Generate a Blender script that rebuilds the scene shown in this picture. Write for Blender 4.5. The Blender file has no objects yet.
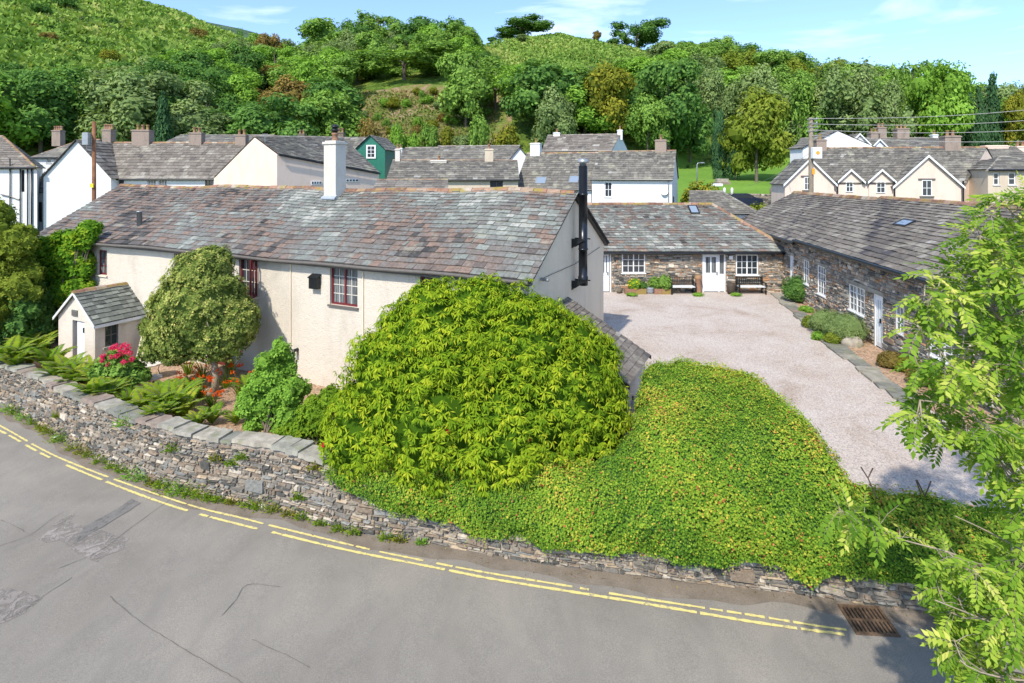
import bpy, math, random
import numpy as np
from mathutils import Vector, Matrix
random.seed(7); RNG = np.random.default_rng(7)
R = math.radians
SC = bpy.context.scene
COL = SC.collection

# ------------------------------------------------------------------ camera, sky, sun, exposure
F = 560.0; CAMH = 6.5; HOR = 175.0
cam = bpy.data.cameras.new('camera'); camo = bpy.data.objects.new('camera', cam); COL.objects.link(camo)
camo.location = (0, 0, CAMH); camo.rotation_euler = (R(90), 0, 0)
cam.sensor_width = 36; cam.lens = F/1024*36; cam.shift_y = -(341.5-HOR)/1024
cam.clip_start = .1; cam.clip_end = 6000
SC.camera = camo
SUNV = Vector((-.42*.68, -.907*.68, .733)).normalized()      # towards the sun
sun = bpy.data.lights.new('sun', 'SUN'); suno = bpy.data.objects.new('sun', sun); COL.objects.link(suno)
sun.energy = 2.6; sun.angle = R(1.0); sun.color = (1, .925, .8)
suno.rotation_euler = (-SUNV).to_track_quat('-Z', 'Y').to_euler()
wd = bpy.data.worlds.new('World'); SC.world = wd; wd.use_nodes = True
nt = wd.node_tree; nt.nodes.clear()
wo = nt.nodes.new('ShaderNodeOutputWorld'); bg = nt.nodes.new('ShaderNodeBackground')
sky = nt.nodes.new('ShaderNodeTexSky'); sky.sky_type = 'NISHITA'; sky.sun_disc = False
sky.sun_elevation = math.asin(SUNV.z); sky.sun_rotation = math.atan2(SUNV.x, SUNV.y)
sky.air_density = 1.0; sky.dust_density = .5; sky.ozone_density = 1.4
tc = nt.nodes.new('ShaderNodeTexCoord')
mp = nt.nodes.new('ShaderNodeMapping'); mp.inputs['Scale'].default_value = (1.3, 1.3, 6); mp.inputs['Location'].default_value = (1.15, .2, .6)
cn = nt.nodes.new('ShaderNodeTexNoise'); cn.inputs['Scale'].default_value = 2.3; cn.inputs['Detail'].default_value = 8; cn.inputs['Roughness'].default_value = .55; cn.inputs['Distortion'].default_value = .5
cr = nt.nodes.new('ShaderNodeValToRGB'); cr.color_ramp.elements[0].position = .54; cr.color_ramp.elements[1].position = .8
cr.color_ramp.elements[0].color = (0, 0, 0, 1); cr.color_ramp.elements[1].color = (.6, .6, .6, 1)
mx = nt.nodes.new('ShaderNodeMix'); mx.data_type = 'RGBA'; mx.inputs[7].default_value = (5.6, 5.9, 6.2, 1)
hs = nt.nodes.new('ShaderNodeHueSaturation'); hs.inputs['Saturation'].default_value = 1.0; hs.inputs['Value'].default_value = .95
L = nt.links.new
L(tc.outputs['Generated'], mp.inputs[0]); L(mp.outputs[0], cn.inputs['Vector']); L(cn.outputs['Fac'], cr.inputs[0])
mt_ = nt.nodes.new('ShaderNodeMix'); mt_.data_type = 'RGBA'; mt_.blend_type = 'MULTIPLY'; mt_.inputs[0].default_value = 1; sx_ = nt.nodes.new('ShaderNodeSeparateXYZ'); L(tc.outputs['Generated'], sx_.inputs[0]); hr_ = nt.nodes.new('ShaderNodeValToRGB'); hr_.color_ramp.elements[0].position = .02; hr_.color_ramp.elements[0].color = (.55, .67, .89, 1); hr_.color_ramp.elements[1].position = .55; hr_.color_ramp.elements[1].color = (.92, .94, .94, 1); L(sx_.outputs[2], hr_.inputs[0]); L(hr_.outputs[0], mt_.inputs[7]); L(sky.outputs[0], mt_.inputs[6]); L(mt_.outputs[2], hs.inputs['Color']); L(cr.outputs[0], mx.inputs[0]); L(hs.outputs[0], mx.inputs[6]); L(mx.outputs[2], bg.inputs[0]); L(bg.outputs[0], wo.inputs[0])
bg.inputs[1].default_value = .15
SC.view_settings.view_transform = 'Standard'; SC.view_settings.look = 'None'; SC.view_settings.gamma = 1
SC.view_settings.use_curve_mapping = False
SC.view_settings.exposure = 1.13

# ------------------------------------------------------------------ materials
def nmat(name, rough=.8, spec=.3):
    m = bpy.data.materials.new(name); m.use_nodes = True
    n = m.node_tree; b = n.nodes['Principled BSDF']; b.inputs['Roughness'].default_value = rough
    b.inputs['Specular IOR Level'].default_value = spec
    return m, n, b
def noise(n, scale, detail=4, rough=.5, vec=None, dist=0, stretch=None):
    t = n.nodes.new('ShaderNodeTexNoise'); t.inputs['Scale'].default_value = scale; t.inputs['Detail'].default_value = detail
    t.inputs['Roughness'].default_value = rough; t.inputs['Distortion'].default_value = dist
    if vec is None:
        c = n.nodes.new('ShaderNodeTexCoord'); vec = c.outputs['Object']
    if stretch:
        mp = n.nodes.new('ShaderNodeMapping'); mp.inputs['Scale'].default_value = stretch; n.links.new(vec, mp.inputs[0]); vec = mp.outputs[0]
    n.links.new(vec, t.inputs['Vector']); return t.outputs['Fac']
def ramp(n, fac, cols, interp='LINEAR'):
    r = n.nodes.new('ShaderNodeValToRGB'); cr = r.color_ramp; cr.interpolation = interp
    while len(cr.elements) > 1: cr.elements.remove(cr.elements[-1])
    for i, (p, c) in enumerate(cols):
        e = cr.elements[0] if i == 0 else cr.elements.new(p)
        e.position = p; e.color = tuple(c)+(1,) if len(c) == 3 else c
    n.links.new(fac, r.inputs[0]); return r.outputs[0]
def mixc(n, fac, a, b, mode='MIX'):
    m = n.nodes.new('ShaderNodeMix'); m.data_type = 'RGBA'; m.blend_type = mode
    for s, v in ((0, fac), (6, a), (7, b)):
        if hasattr(v, 'links') or hasattr(v, 'node'): n.links.new(v, m.inputs[s])
        elif isinstance(v, (int, float)): m.inputs[s].default_value = v
        else: m.inputs[s].default_value = tuple(v)+(1,)
    return m.outputs[2]
def add2(n, a, b_):
    m = n.nodes.new('ShaderNodeMath'); m.operation = 'ADD'; n.links.new(a, m.inputs[0]); n.links.new(b_, m.inputs[1]); return m.outputs[0]
def bump(n, b, h, strength=.3, dist=.02):
    bp = n.nodes.new('ShaderNodeBump'); bp.inputs['Strength'].default_value = strength; bp.inputs['Distance'].default_value = dist
    n.links.new(h, bp.inputs['Height']); n.links.new(bp.outputs[0], b.inputs['Normal'])
def tintf(n):
    a = n.nodes.new('ShaderNodeAttribute'); a.attribute_name = 'tint'; return a.outputs['Fac']
def flat(name, col, rough=.6, spec=.3, metal=0, var=.12, nscale=6):
    m, n, b = nmat(name, rough, spec); b.inputs['Metallic'].default_value = metal
    f = noise(n, nscale, 5)
    c = ramp(n, f, [(.3, [x*(1-var) for x in col]), (.7, [min(1, x*(1+var)) for x in col])])
    n.links.new(c, b.inputs['Base Color']); return m
def tintmat(name, cols, rough=.8, nscale=8, namt=.35, bmp=.4, bd=.01, lichen=None, interp='LINEAR', spec=.25):
    m, n, b = nmat(name, rough, spec)
    c = ramp(n, tintf(n), cols, interp)
    f = noise(n, nscale, 6, .65)
    v = ramp(n, f, [(.25, (1-namt,)*3), (.75, (1+namt*.6,)*3)])
    c = mixc(n, 1.0, c, v, 'MULTIPLY')
    if lichen:
        g = noise(n, lichen[1], 5, .6)
        k = ramp(n, g, [(lichen[2], (0, 0, 0)), (lichen[2]+.1, (lichen[3],)*3)])
        c = mixc(n, k, c, lichen[0])
    n.links.new(c, b.inputs['Base Color']); bump(n, b, f, bmp, bd); return m
def leafmat(name, cols, trans=.35, rough=.75, spec=.08, gloss=0):
    m, n, b = nmat(name, rough, spec)
    c = ramp(n, tintf(n), cols); b = n.nodes.new('ShaderNodeBsdfDiffuse')
    n.links.new(c, b.inputs['Color'])
    t = n.nodes.new('ShaderNodeBsdfTranslucent'); c2 = mixc(n, 1.0, c, (1.25, 1.3, .6), 'MULTIPLY'); n.links.new(c2, t.inputs['Color'])
    mx = n.nodes.new('ShaderNodeMixShader'); mx.inputs[0].default_value = trans
    n.links.new(b.outputs[0], mx.inputs[1]); n.links.new(t.outputs[0], mx.inputs[2])
    out = mx.outputs[0]
    if gloss:
        g = n.nodes.new('ShaderNodeBsdfGlossy'); g.inputs['Roughness'].default_value = .42; g.inputs['Color'].default_value = (.9, .95, .8, 1); m2 = n.nodes.new('ShaderNodeMixShader'); m2.inputs[0].default_value = gloss; n.links.new(out, m2.inputs[1]); n.links.new(g.outputs[0], m2.inputs[2]); out = m2.outputs[0]
    n.links.new(out, n.nodes['Material Output'].inputs['Surface']); return m
M = {}
SL = [(0, (.05, .048, .046)), (.16, (.105, .094, .088)), (.3, (.22, .155, .122)), (.42, (.16, .138, .124)), (.55, (.17, .165, .155)), (.72, (.19, .205, .185)), (.88, (.255, .268, .245)), (1, (.35, .35, .32))]
M['slate'] = tintmat('slate_mixed', SL, .65, 9, .5, .35, .008, ((.31, .31, .25), 1.6, .58, .45))
M['slate_grey'] = tintmat('slate_grey', [(0, (.08, .08, .08)), (.3, (.115, .107, .095)), (.6, (.168, .157, .136)), (.85, (.235, .218, .188)), (1, (.35, .35, .33))], .65, 5, .4, .3, .008, ((.33, .32, .24), 1.1, .56, .6))
M['slate_violet'] = tintmat('slate_violet', [(0, (.07, .065, .07)), (.3, (.135, .118, .1)), (.6, (.188, .165, .142)), (.85, (.255, .232, .2)), (1, (.36, .34, .31))], .7, 6, .45, .3, .008, ((.36, .34, .28), .9, .56, .55))
M['slate_green'] = tintmat('slate_green', [(0, (.06, .065, .058)), (.5, (.135, .145, .128)), (1, (.24, .255, .22))], .6, 8, .3, .3, .008)
M['terracotta'] = tintmat('terracotta', [(0, (.17, .095, .065)), (.5, (.3, .165, .11)), (.8, (.33, .24, .18)), (1, (.4, .35, .29))], .85, 5, .4, .4, .01, ((.25, .2, .045), 2.2, .5, .8))
M['stone'] = tintmat('rubble_stone', [(0, (.1, .1, .095)), (.08, (.2, .195, .18)), (.22, (.31, .285, .245)), (.36, (.27, .2, .14)), (.48, (.42, .34, .26)), (.62, (.3, .29, .26)), (.74, (.44, .25, .14)), (.83, (.5, .41, .32)), (.94, (.62, .55, .46))], .85, 14, .45, .6, .015, ((.4, .38, .34), 5, .63, .6), 'CONSTANT')
M['wallstone'] = tintmat('field_stone', [(0, (.09, .088, .08)), (.12, (.18, .165, .145)), (.32, (.27, .235, .19)), (.5, (.23, .18, .135)), (.64, (.33, .28, .22)), (.78, (.22, .22, .205)), (.87, (.38, .3, .21)), (.95, (.5, .44, .36))], .9, 12, .5, .7, .018, ((.36, .35, .3), 6, .6, .7), 'CONSTANT')
M['coping'] = tintmat('coping_slab', [(0, (.2, .2, .175)), (.2, (.31, .29, .245)), (.45, (.27, .215, .18)), (.6, (.29, .285, .24)), (.8, (.36, .325, .27))], .9, 3.5, .5, .8, .03, ((.2, .21, .12), 2.5, .55, .7), 'CONSTANT')
M['pale_stone'] = flat('pale_stone', (.62, .57, .5), .85, .2, 0, .15, 12)
M['mortar'] = flat('mortar', (.3, .255, .21), .95, .1, 0, .3, 20)
M['render_cream'] = None
def render_mat(name, col, stain=(.42, .38, .31), bs=.55, sc=26, amt=.5):
    m, n, b = nmat(name, .85, .15)
    f = noise(n, 1.3, 7, .62, None, .3, (1, 1, .35)); g = noise(n, sc, 4, .7)
    k = ramp(n, f, [(.48, (0, 0, 0)), (.75, (amt,)*3)])
    c = mixc(n, k, col, stain)
    v = ramp(n, g, [(.3, (.92,)*3), (.7, (1.03,)*3)]); c = mixc(n, 1.0, c, v, 'MULTIPLY')
    n.links.new(c, b.inputs['Base Color'])
    w = noise(n, 4, 6, .7); a = n.nodes.new('ShaderNodeMath'); a.operation = 'ADD'; n.links.new(g, a.inputs[0]); n.links.new(w, a.inputs[1])
    bump(n, b, a.outputs[0], bs, .03); return m
M['render_cream'] = render_mat('cream_render', (.64, .58, .495), (.46, .41, .34), .9, 26, .65)
M['render_lifted'] = render_mat('lifted_render', (.8, .68, .52), (.6, .5, .38), .3)  # cream render lightened and warmed to offset shade on the gable
M['render_white'] = render_mat('white_render', (.66, .665, .66), (.52, .52, .49), .25)
M['render_tan'] = render_mat('tan_render', (.56, .48, .375), (.4, .33, .25), .35)
M['render_pink'] = render_mat('pink_render', (.72, .58, .49), (.52, .41, .33), .2)
M['render_bright'] = render_mat('bright_render', (.70, .71, .71), (.6, .61, .6), .15)
M['render_stack'] = render_mat('stack_render', (.6, .57, .51), (.38, .36, .31), .6)
M['chimney_stone'] = render_mat('chimney_stone', (.3, .24, .2), (.16, .14, .12), .9, 9, .9)
M['green_paint'] = flat('green_boards', (.022, .15, .105), .5)
M['white_paint'] = flat('white_paint', (.74, .75, .75), .4, .4, 0, .04)
M['red_paint'] = flat('dark_red_paint', (.13, .018, .022), .4, .4)
M['dark_metal'] = flat('black_metal', (.02, .022, .025), .35, .5, .4)
M['flue_metal'] = flat('flue_metal', (.028, .032, .04), .28, .6, .7)
M['grey_metal'] = flat('grey_metal', (.32, .34, .35), .4, .5, .5)
M['lead'] = flat('lead_sheet', (.34, .38, .44), .5, .4, .2, .2, 3)
M['dark_wood'] = flat('dark_wood', (.06, .045, .035), .7)
M['grey_wood'] = flat('weathered_wood', (.12, .11, .1), .8)
M['pole_wood'] = flat('pole_wood', (.2, .095, .05), .8, .2, 0, .25, 4)
M['pole_grey'] = flat('pole_grey_wood', (.2, .17, .13), .8, .2, 0, .25, 4)
M['door_white'] = flat('door_white', (.72, .76, .8), .4, .4, 0, .03)
m, n, b = nmat('window_glass', .06, .8); b.inputs['Base Color'].default_value = (.03, .038, .048, 1); M['glass'] = m
m, n, b = nmat('skylight_glass', .1, .8); b.inputs['Base Color'].default_value = (.2, .25, .32, 1); M['skyglass'] = m
m, n, b = nmat('pale_glass', .12, .6); n.links.new(ramp(n, noise(n, 3, 3, .5, None, 0, (6, 6, .3)), [(.4, (.06, .07, .08)), (.6, (.2, .21, .21))]), b.inputs['Base Color']); M['glass_pale'] = m  # pale streaks; on the cottage they paint reflections into the panes
M['bark'] = tintmat('bark', [(0, (.12, .095, .07)), (1, (.22, .19, .15))], .9, 12, .4, .6, .02)
M['bark_pale'] = tintmat('pale_bark', [(0, (.26, .21, .15)), (1, (.36, .31, .24))], .85, 12, .3, .4, .01)
M['dead_stick'] = tintmat('dead_stick', [(0, (.1, .07, .055)), (1, (.14, .1, .08))], .9)
M['orange_sign'] = flat('orange_sign', (.85, .33, .03), .5, .3, 0, .02)
M['yellow_sign'] = flat('yellow_sign', (.8, .6, .03), .5, .3, 0, .02)

# ------------------------------------------------------------------ tagging and mesh building
def tag(o, label, cat, group=None, kind=None):
    if label: o['label'] = label
    if cat: o['category'] = cat
    if group: o['group'] = group
    if kind: o['kind'] = kind
    return o
def thing(name, label, cat, loc=(0, 0, 0), rz=0, group=None):
    o = bpy.data.objects.new(name, None); COL.objects.link(o); o.empty_display_size = .2
    o.location = loc; o.rotation_euler = (0, 0, rz); return tag(o, label, cat, group)
def inv(loc, rz): return (Matrix.Translation(loc) @ Matrix.Rotation(rz, 4, 'Z')).inverted()
class MB:
    def __init__(s): s.v = []; s.f = []; s.t = []
    def add(s, vs, fs, t=.5):
        k = len(s.v); s.v += [Vector(p) for p in vs]; s.f += [[i+k for i in f] for f in fs]
        s.t += [t]*len(fs) if not isinstance(t, (list, tuple)) else list(t)
    def bx(s, x0, x1, y0, y1, z0, z1, t=.5, mt=None):
        vs = [Vector((x, y, z)) for z in (z0, z1) for y in (y0, y1) for x in (x0, x1)]
        if mt is not None: vs = [mt @ p for p in vs]
        s.add(vs, [(0, 2, 3, 1), (4, 5, 7, 6), (0, 1, 5, 4), (2, 6, 7, 3), (0, 4, 6, 2), (1, 3, 7, 5)], t)
    def cbx(s, x0, x1, y0, y1, z0, z1, c=.01, t=.5, mt=None):      # box with chamfered top edges
        vs = []
        for (z, d) in ((z0, 0), (z1-c, 0), (z1, c)):
            vs += [Vector((x0+d, y0+d, z)), Vector((x1-d, y0+d, z)), Vector((x1-d, y1-d, z)), Vector((x0+d, y1-d, z))]
        if mt is not None: vs = [mt @ p for p in vs]
        fs = [(3, 2, 1, 0), (8, 9, 10, 11)]
        for l in (0, 4):
            for i in range(4): j = (i+1) % 4; fs.append((l+i, l+j, l+4+j, l+4+i))
        s.add(vs, fs, t)
    def prism(s, pts, d, t=.5):       # closed polygon extruded along vector d
        n = len(pts); d = Vector(d); vs = [Vector(p) for p in pts]; vs += [p+d for p in vs]
        s.add(vs, [list(range(n))[::-1], list(range(n, 2*n))]+[(i, (i+1) % n, (i+1) % n+n, i+n) for i in range(n)], t)
    def tube(s, pts, r, n=8, t=.5, cap=True):
        pts = [Vector(p) for p in pts]; rs = r if isinstance(r, (list, tuple)) else [r]*len(pts); rings = []; up = None
        for i, p in enumerate(pts):
            d = (pts[min(i+1, len(pts)-1)]-pts[max(i-1, 0)]).normalized()
            if up is None: up = Vector((0, 0, 1)) if abs(d.z) < .9 else Vector((1, 0, 0))
            a = d.cross(up).normalized(); bb = a.cross(d).normalized(); up = bb
            rings.append([p+(a*math.cos(2*math.pi*k/n)+bb*math.sin(2*math.pi*k/n))*rs[i] for k in range(n)])
        vs = [q for rg in rings for q in rg]; fs = []
        for i in range(len(pts)-1):
            for k in range(n): fs.append((i*n+k, i*n+(k+1) % n, (i+1)*n+(k+1) % n, (i+1)*n+k))
        if cap: fs += [list(range(n))[::-1], [(len(pts)-1)*n+k for k in range(n)]]
        s.add(vs, fs, t)
    def lathe(s, prof, cx=0, cy=0, n=16, t=.5):
        vs = []; fs = []
        for (r, z) in prof: vs += [(cx+r*math.cos(2*math.pi*k/n), cy+r*math.sin(2*math.pi*k/n), z) for k in range(n)]
        for i in range(len(prof)-1):
            for k in range(n): fs.append((i*n+k, i*n+(k+1) % n, (i+1)*n+(k+1) % n, (i+1)*n+k))
        fs += [list(range(n))[::-1], [(len(prof)-1)*n+k for k in range(n)]]
        s.add(vs, fs, t)
    def xf(s, m): s.v = [m @ p for p in s.v]; return s
    def build(s, name, mat, parent=None, smooth=False, label=None):
        me = bpy.data.meshes.new(name); me.from_pydata([tuple(p) for p in s.v], [], s.f)
        a = me.attributes.new('tint', 'FLOAT', 'FACE'); a.data.foreach_set('value', [float(x) for x in s.t])
        me.materials.append(mat)
        if smooth: me.polygons.foreach_set('use_smooth', [True]*len(me.polygons))
        me.update(); o = bpy.data.objects.new(name, me); COL.objects.link(o); o.parent = parent
        if label: o['label'] = label
        return o
def npmesh(name, V, T, mat, parent=None, k=4):
    """V (n*k,3) vertices of n separate k-gons, T (n,) tints"""
    n = len(V)//k; me = bpy.data.meshes.new(name); me.vertices.add(n*k); me.vertices.foreach_set('co', np.asarray(V, dtype=np.float32).ravel())
    me.loops.add(n*k); me.loops.foreach_set('vertex_index', np.arange(n*k, dtype=np.int32)); me.polygons.add(n)
    me.polygons.foreach_set('loop_start', np.arange(0, n*k, k, dtype=np.int32)); me.update(calc_edges=True)
    a = me.attributes.new('tint', 'FLOAT', 'FACE'); a.data.foreach_set('value', np.clip(T, 0, 1).astype(np.float32)); me.materials.append(mat)
    o = bpy.data.objects.new(name, me); COL.objects.link(o); o.parent = parent; return o
def unit(v): return v/np.maximum(np.linalg.norm(v, axis=-1, keepdims=True), 1e-9)
def leafquads(P, D, N, ln, wd, off=.45):
    """diamond leaves: base P, long axis D, face normal N"""
    D = unit(D); S = unit(np.cross(D, N)); ln = np.reshape(ln, (-1, 1)); wd = np.reshape(wd, (-1, 1))
    V = np.stack([P, P+D*ln*off+S*wd*.5, P+D*ln, P+D*ln*off-S*wd*.5], 1); return V.reshape(-1, 3)
def rsph(n): return unit(RNG.normal(size=(n, 3)))
def copy_tree(o, parent=None):
    c = o.copy(); COL.objects.link(c); c.parent = parent
    for ch in [x for x in o.children]: copy_tree(ch, c)
    return c

# ------------------------------------------------------------------ places
def at(px, py, Y): return Vector(((px-512)/F*Y, Y, CAMH-(py-HOR)/F*Y))
def rz_at(px, Y): return Vector(((px-512)/F*Y, Y, 0))
RA, RB = -1.5, .015                  # road plane z = RA + RB*x
def on_road(px, py):
    r = (px-512)/F; v = (py-HOR)/F; Y = (CAMH-RA)/(v+RB*r); return Vector((r*Y, Y, RA+RB*r*Y))
def on_z(px, py, z):
    Y = (CAMH-z)*F/(py-HOR); return Vector(((px-512)/F*Y, Y, z))
class Fr:
    def __init__(s, loc, rz): s.loc = Vector(loc); s.rz = rz; s.inv = inv(s.loc, rz); s.m = s.inv.inverted()
    def hit(s, px, py, ax, val):
        o = s.inv @ Vector((0, 0, CAMH)); d = s.inv.to_3x3() @ Vector(((px-512)/F, 1, -(py-HOR)/F)); k = (val-o[ax])/d[ax]; return o+d*k
    def rect(s, px0, px1, py0, py1, val=0.0, ax=1):       # pixel box -> (u0,u1,z0,z1) on a wall plane
        pm = (px0+px1)/2; a = s.hit(px0, py0, ax, val); b = s.hit(px1, py0, ax, val); c = s.hit(pm, py0, ax, val); d = s.hit(pm, py1, ax, val)
        o = 0 if ax == 1 else 1
        return (min(a[o], b[o]), max(a[o], b[o]), d.z, c.z)
wallpath = [on_road(*p) for p in [(-420, 345), (-200, 362), (-90, 383), (0, 407), (34, 422), (79, 449), (132, 474), (185, 493), (256, 506), (298, 515), (351, 532), (421, 541), (480, 553), (550, 565), (620, 573), (691, 583), (760, 589), (817, 597), (894, 608), (959, 613), (1060, 622), (1250, 636)]]
def interp_path(path, step):
    out = []; d = 0
    P = path
    for i in range(len(P)-1):                  # Catmull-Rom
        p0 = P[max(i-1, 0)]; p1 = P[i]; p2 = P[i+1]; p3 = P[min(i+2, len(P)-1)]; n = max(1, int((p2-p1).length/step))
        for k in range(n):
            t = k/n; out.append(.5*((2*p1)+(p2-p0)*t+(2*p0-5*p1+4*p2-p3)*t*t+(3*p1-p0-3*p2+p3)*t**3))
    out.append(P[-1]); return out
WP = interp_path(wallpath, .25)
# smooth the wall line a little
for _ in range(6): WP = [WP[0]]+[(WP[i-1]+WP[i]*2+WP[i+1])/4 for i in range(1, len(WP)-1)]+[WP[-1]]
WX = np.array([p.x for p in WP]); WY = np.array([p.y for p in WP]); WO_ = np.argsort(WX)
def wall_y(x): return float(np.interp(x, WX[WO_], WY[WO_]))
def sstep(a, b, x): t = min(1, max(0, (x-a)/(b-a))); return t*t*(3-2*t)
# ------------------------------------------------------------------ terrain
EPX = [-700, -200, 0, 60, 130, 176, 205, 231, 260, 290, 350, 420, 480, 520, 560, 600, 650, 700, 750, 850, 950, 1024, 1200, 1700]
EE = [.40, .44, .40, .355, .308, .284, .2625, .245, .222, .2, .197, .206, .222, .240, .251, .244, .22, .2, .175, .13, .085, .07, .07, .06]
EY = [420, 420, 420, 420, 420, 400, 380, 350, 310, 260, 215, 200, 200, 200, 200, 200, 195, 190, 185, 175, 165, 160, 160, 160]
FY = [70, 70, 78, 80, 85, 87, 88, 90, 91, 92, 96, 98, 98, 98, 98, 98, 104, 118, 122, 100, 95, 95, 95, 95]
def vnoise(x, y): return (math.sin(x*.11+1.3*math.sin(y*.07))+math.sin(y*.13+1.7*math.sin(x*.05)+2)+.5*math.sin(x*.31+y*.27)+.5*math.sin(x*.23-y*.37+1))/3
def terrain(x, y):
    if y < 33: 
        return -2.6
    px = 512+F*x/y
    e = float(np.interp(px, EPX, EE)); yr = float(np.interp(px, EPX, EY)); fy = float(np.interp(px, EPX, FY))
    base = -.6+.115*max(0, y-36)                                # village slope
    base = min(base, -.6+.115*(fy-36)) if y > fy else base
    if y < 60: base = max(base, -.6)
    zf = -.6+.115*(fy-36); zr = CAMH+yr*e
    if y > fy:
        t = (y-fy)/(yr-fy)
        if t <= 1: base = zf+(zr-zf)*(t*.75+.25*math.sin(t*math.pi/2))
        else: base = zr-(t-1)*(zr-zf)*.25
    return base+vnoise(x, y)*min(2.2, max(0, (y-80)*.02))-.05
def terr_pt(px, Y): x = (px-512)/F*Y; return Vector((x, Y, terrain(x, Y)))
def terrain_grid(us, ys, dz=0):
    mb = MB(); nu = len(us)
    for y in ys:
        for u in us:
            x = u*y; mb.v.append(Vector((x, y, terrain(x, y)+dz)))
    for j in range(len(ys)-1):
        for i in range(nu-1):
            mb.f.append((j*nu+i, j*nu+i+1, (j+1)*nu+i+1, (j+1)*nu+i)); mb.t.append(.5)
    return mb
# hillside material: bracken and grass with ochre and brown areas
m, n, b = nmat('hillside_bracken', .95, .1)
f1 = noise(n, .035, 7, .62); f2 = noise(n, .1, 10, .78, None, .8, (1, .5, 1.6)); f3 = noise(n, .75, 9, .8, None, .8)
c = ramp(n, f1, [(.35, (.14, .22, .05)), (.5, (.19, .29, .06)), (.6, (.26, .31, .085)), (.7, (.33, .27, .11))])
c2 = ramp(n, f2, [(.36, (.3, .44, .3)), (.44, (.75, .85, .7)), (.52, (1.1, 1.1, .95)), (.62, (1.6, 1.4, 1.0))])
c = mixc(n, 1.0, c, c2, 'MULTIPLY'); c = mixc(n, 1.0, c, ramp(n, f3, [(.38, (.35, .45, .4)), (.48, (.85, .9, .85)), (.62, (1.45, 1.35, 1.2))]), 'MULTIPLY')
n.links.new(c, b.inputs['Base Color']); a = n.nodes.new('ShaderNodeMath'); a.operation = 'ADD'; n.links.new(f2, a.inputs[0]); n.links.new(f3, a.inputs[1]); bump(n, b, a.outputs[0], 1.0, 1.6)
M['hill'] = m
us = list(np.linspace(-2.0, 2.0, 300)); ys = [33, 33.5]+[34*(1.0265**k) for k in range(0, 125)]
hill = terrain_grid(us, ys); hill.build('hillside', M['hill'], smooth=True)['kind'] = 'structure'
# near ground, under and behind everything
m, n, b = nmat('bare_ground', .95, .1); n.links.new(ramp(n, noise(n, .8, 6), [(.3, (.06, .075, .03)), (.7, (.12, .11, .06))]), b.inputs['Base Color']); M['ground'] = m
g = MB(); g.add([(-150, -120, -2.6), (150, -120, -2.6), (150, 33, -2.6), (-150, 33, -2.6)], [(0, 1, 2, 3)]); g.build('ground', M['ground'])['kind'] = 'structure'
# village ground behind the house on the left, and under the houses
m, n, b = nmat('yard_ground', .95, .1); n.links.new(ramp(n, noise(n, .5, 6), [(.3, (.12, .12, .09)), (.7, (.2, .19, .16))]), b.inputs['Base Color']); M['yard'] = m
def sheet(name, pts, mat, kind='structure'):
    mb = MB(); mb.add(pts, [list(range(len(pts)))]); o = mb.build(name, mat); o['kind'] = kind; return o
sheet('yard', [(-60, 26, -1.2), (-24, 20.5, -1.2), (-16, 29.5, -1.2), (4, 23, -.6), (4, 33.2, -.6), (-60, 33.2, -.7)], M['yard'])

# far wooded ridge
fm, n, b = nmat('far_wood', .95, .05); n.links.new(ramp(n, noise(n, .06, 8, .7), [(.35, (.04, .08, .055)), (.55, (.09, .15, .08)), (.7, (.12, .18, .12))]), b.inputs['Base Color']); bump(n, b, noise(n, .12, 6, .7), 1, 6); M['farwood'] = fm
mb = MB(); cols = []
fx = [60, 120, 160, 183, 195, 210, 225, 240, 255, 270, 285, 300, 330, 380, 450]; fyy = [22, 15, 12, 14, 17, 20, 23, 26, 30, 35, 41, 48, 58, 75, 90]
xs = np.linspace(60, 450, 90)
for px in xs:
    py = float(np.interp(px, fx, fyy)); Y = 760
    jag = 0
    mb.v += [at(px, 130, 560), at(px, (py+90)/2+10, 640), at(px, py+2.5, Y), at(px, py+22, 900)]
for i in range(len(xs)-1):
    for j in range(3): mb.f.append((i*4+j, (i+1)*4+j, (i+1)*4+j+1, i*4+j+1)); mb.t.append(.5)
mb.build('far_hill', M['farwood'], smooth=True)['kind'] = 'structure'

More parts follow.
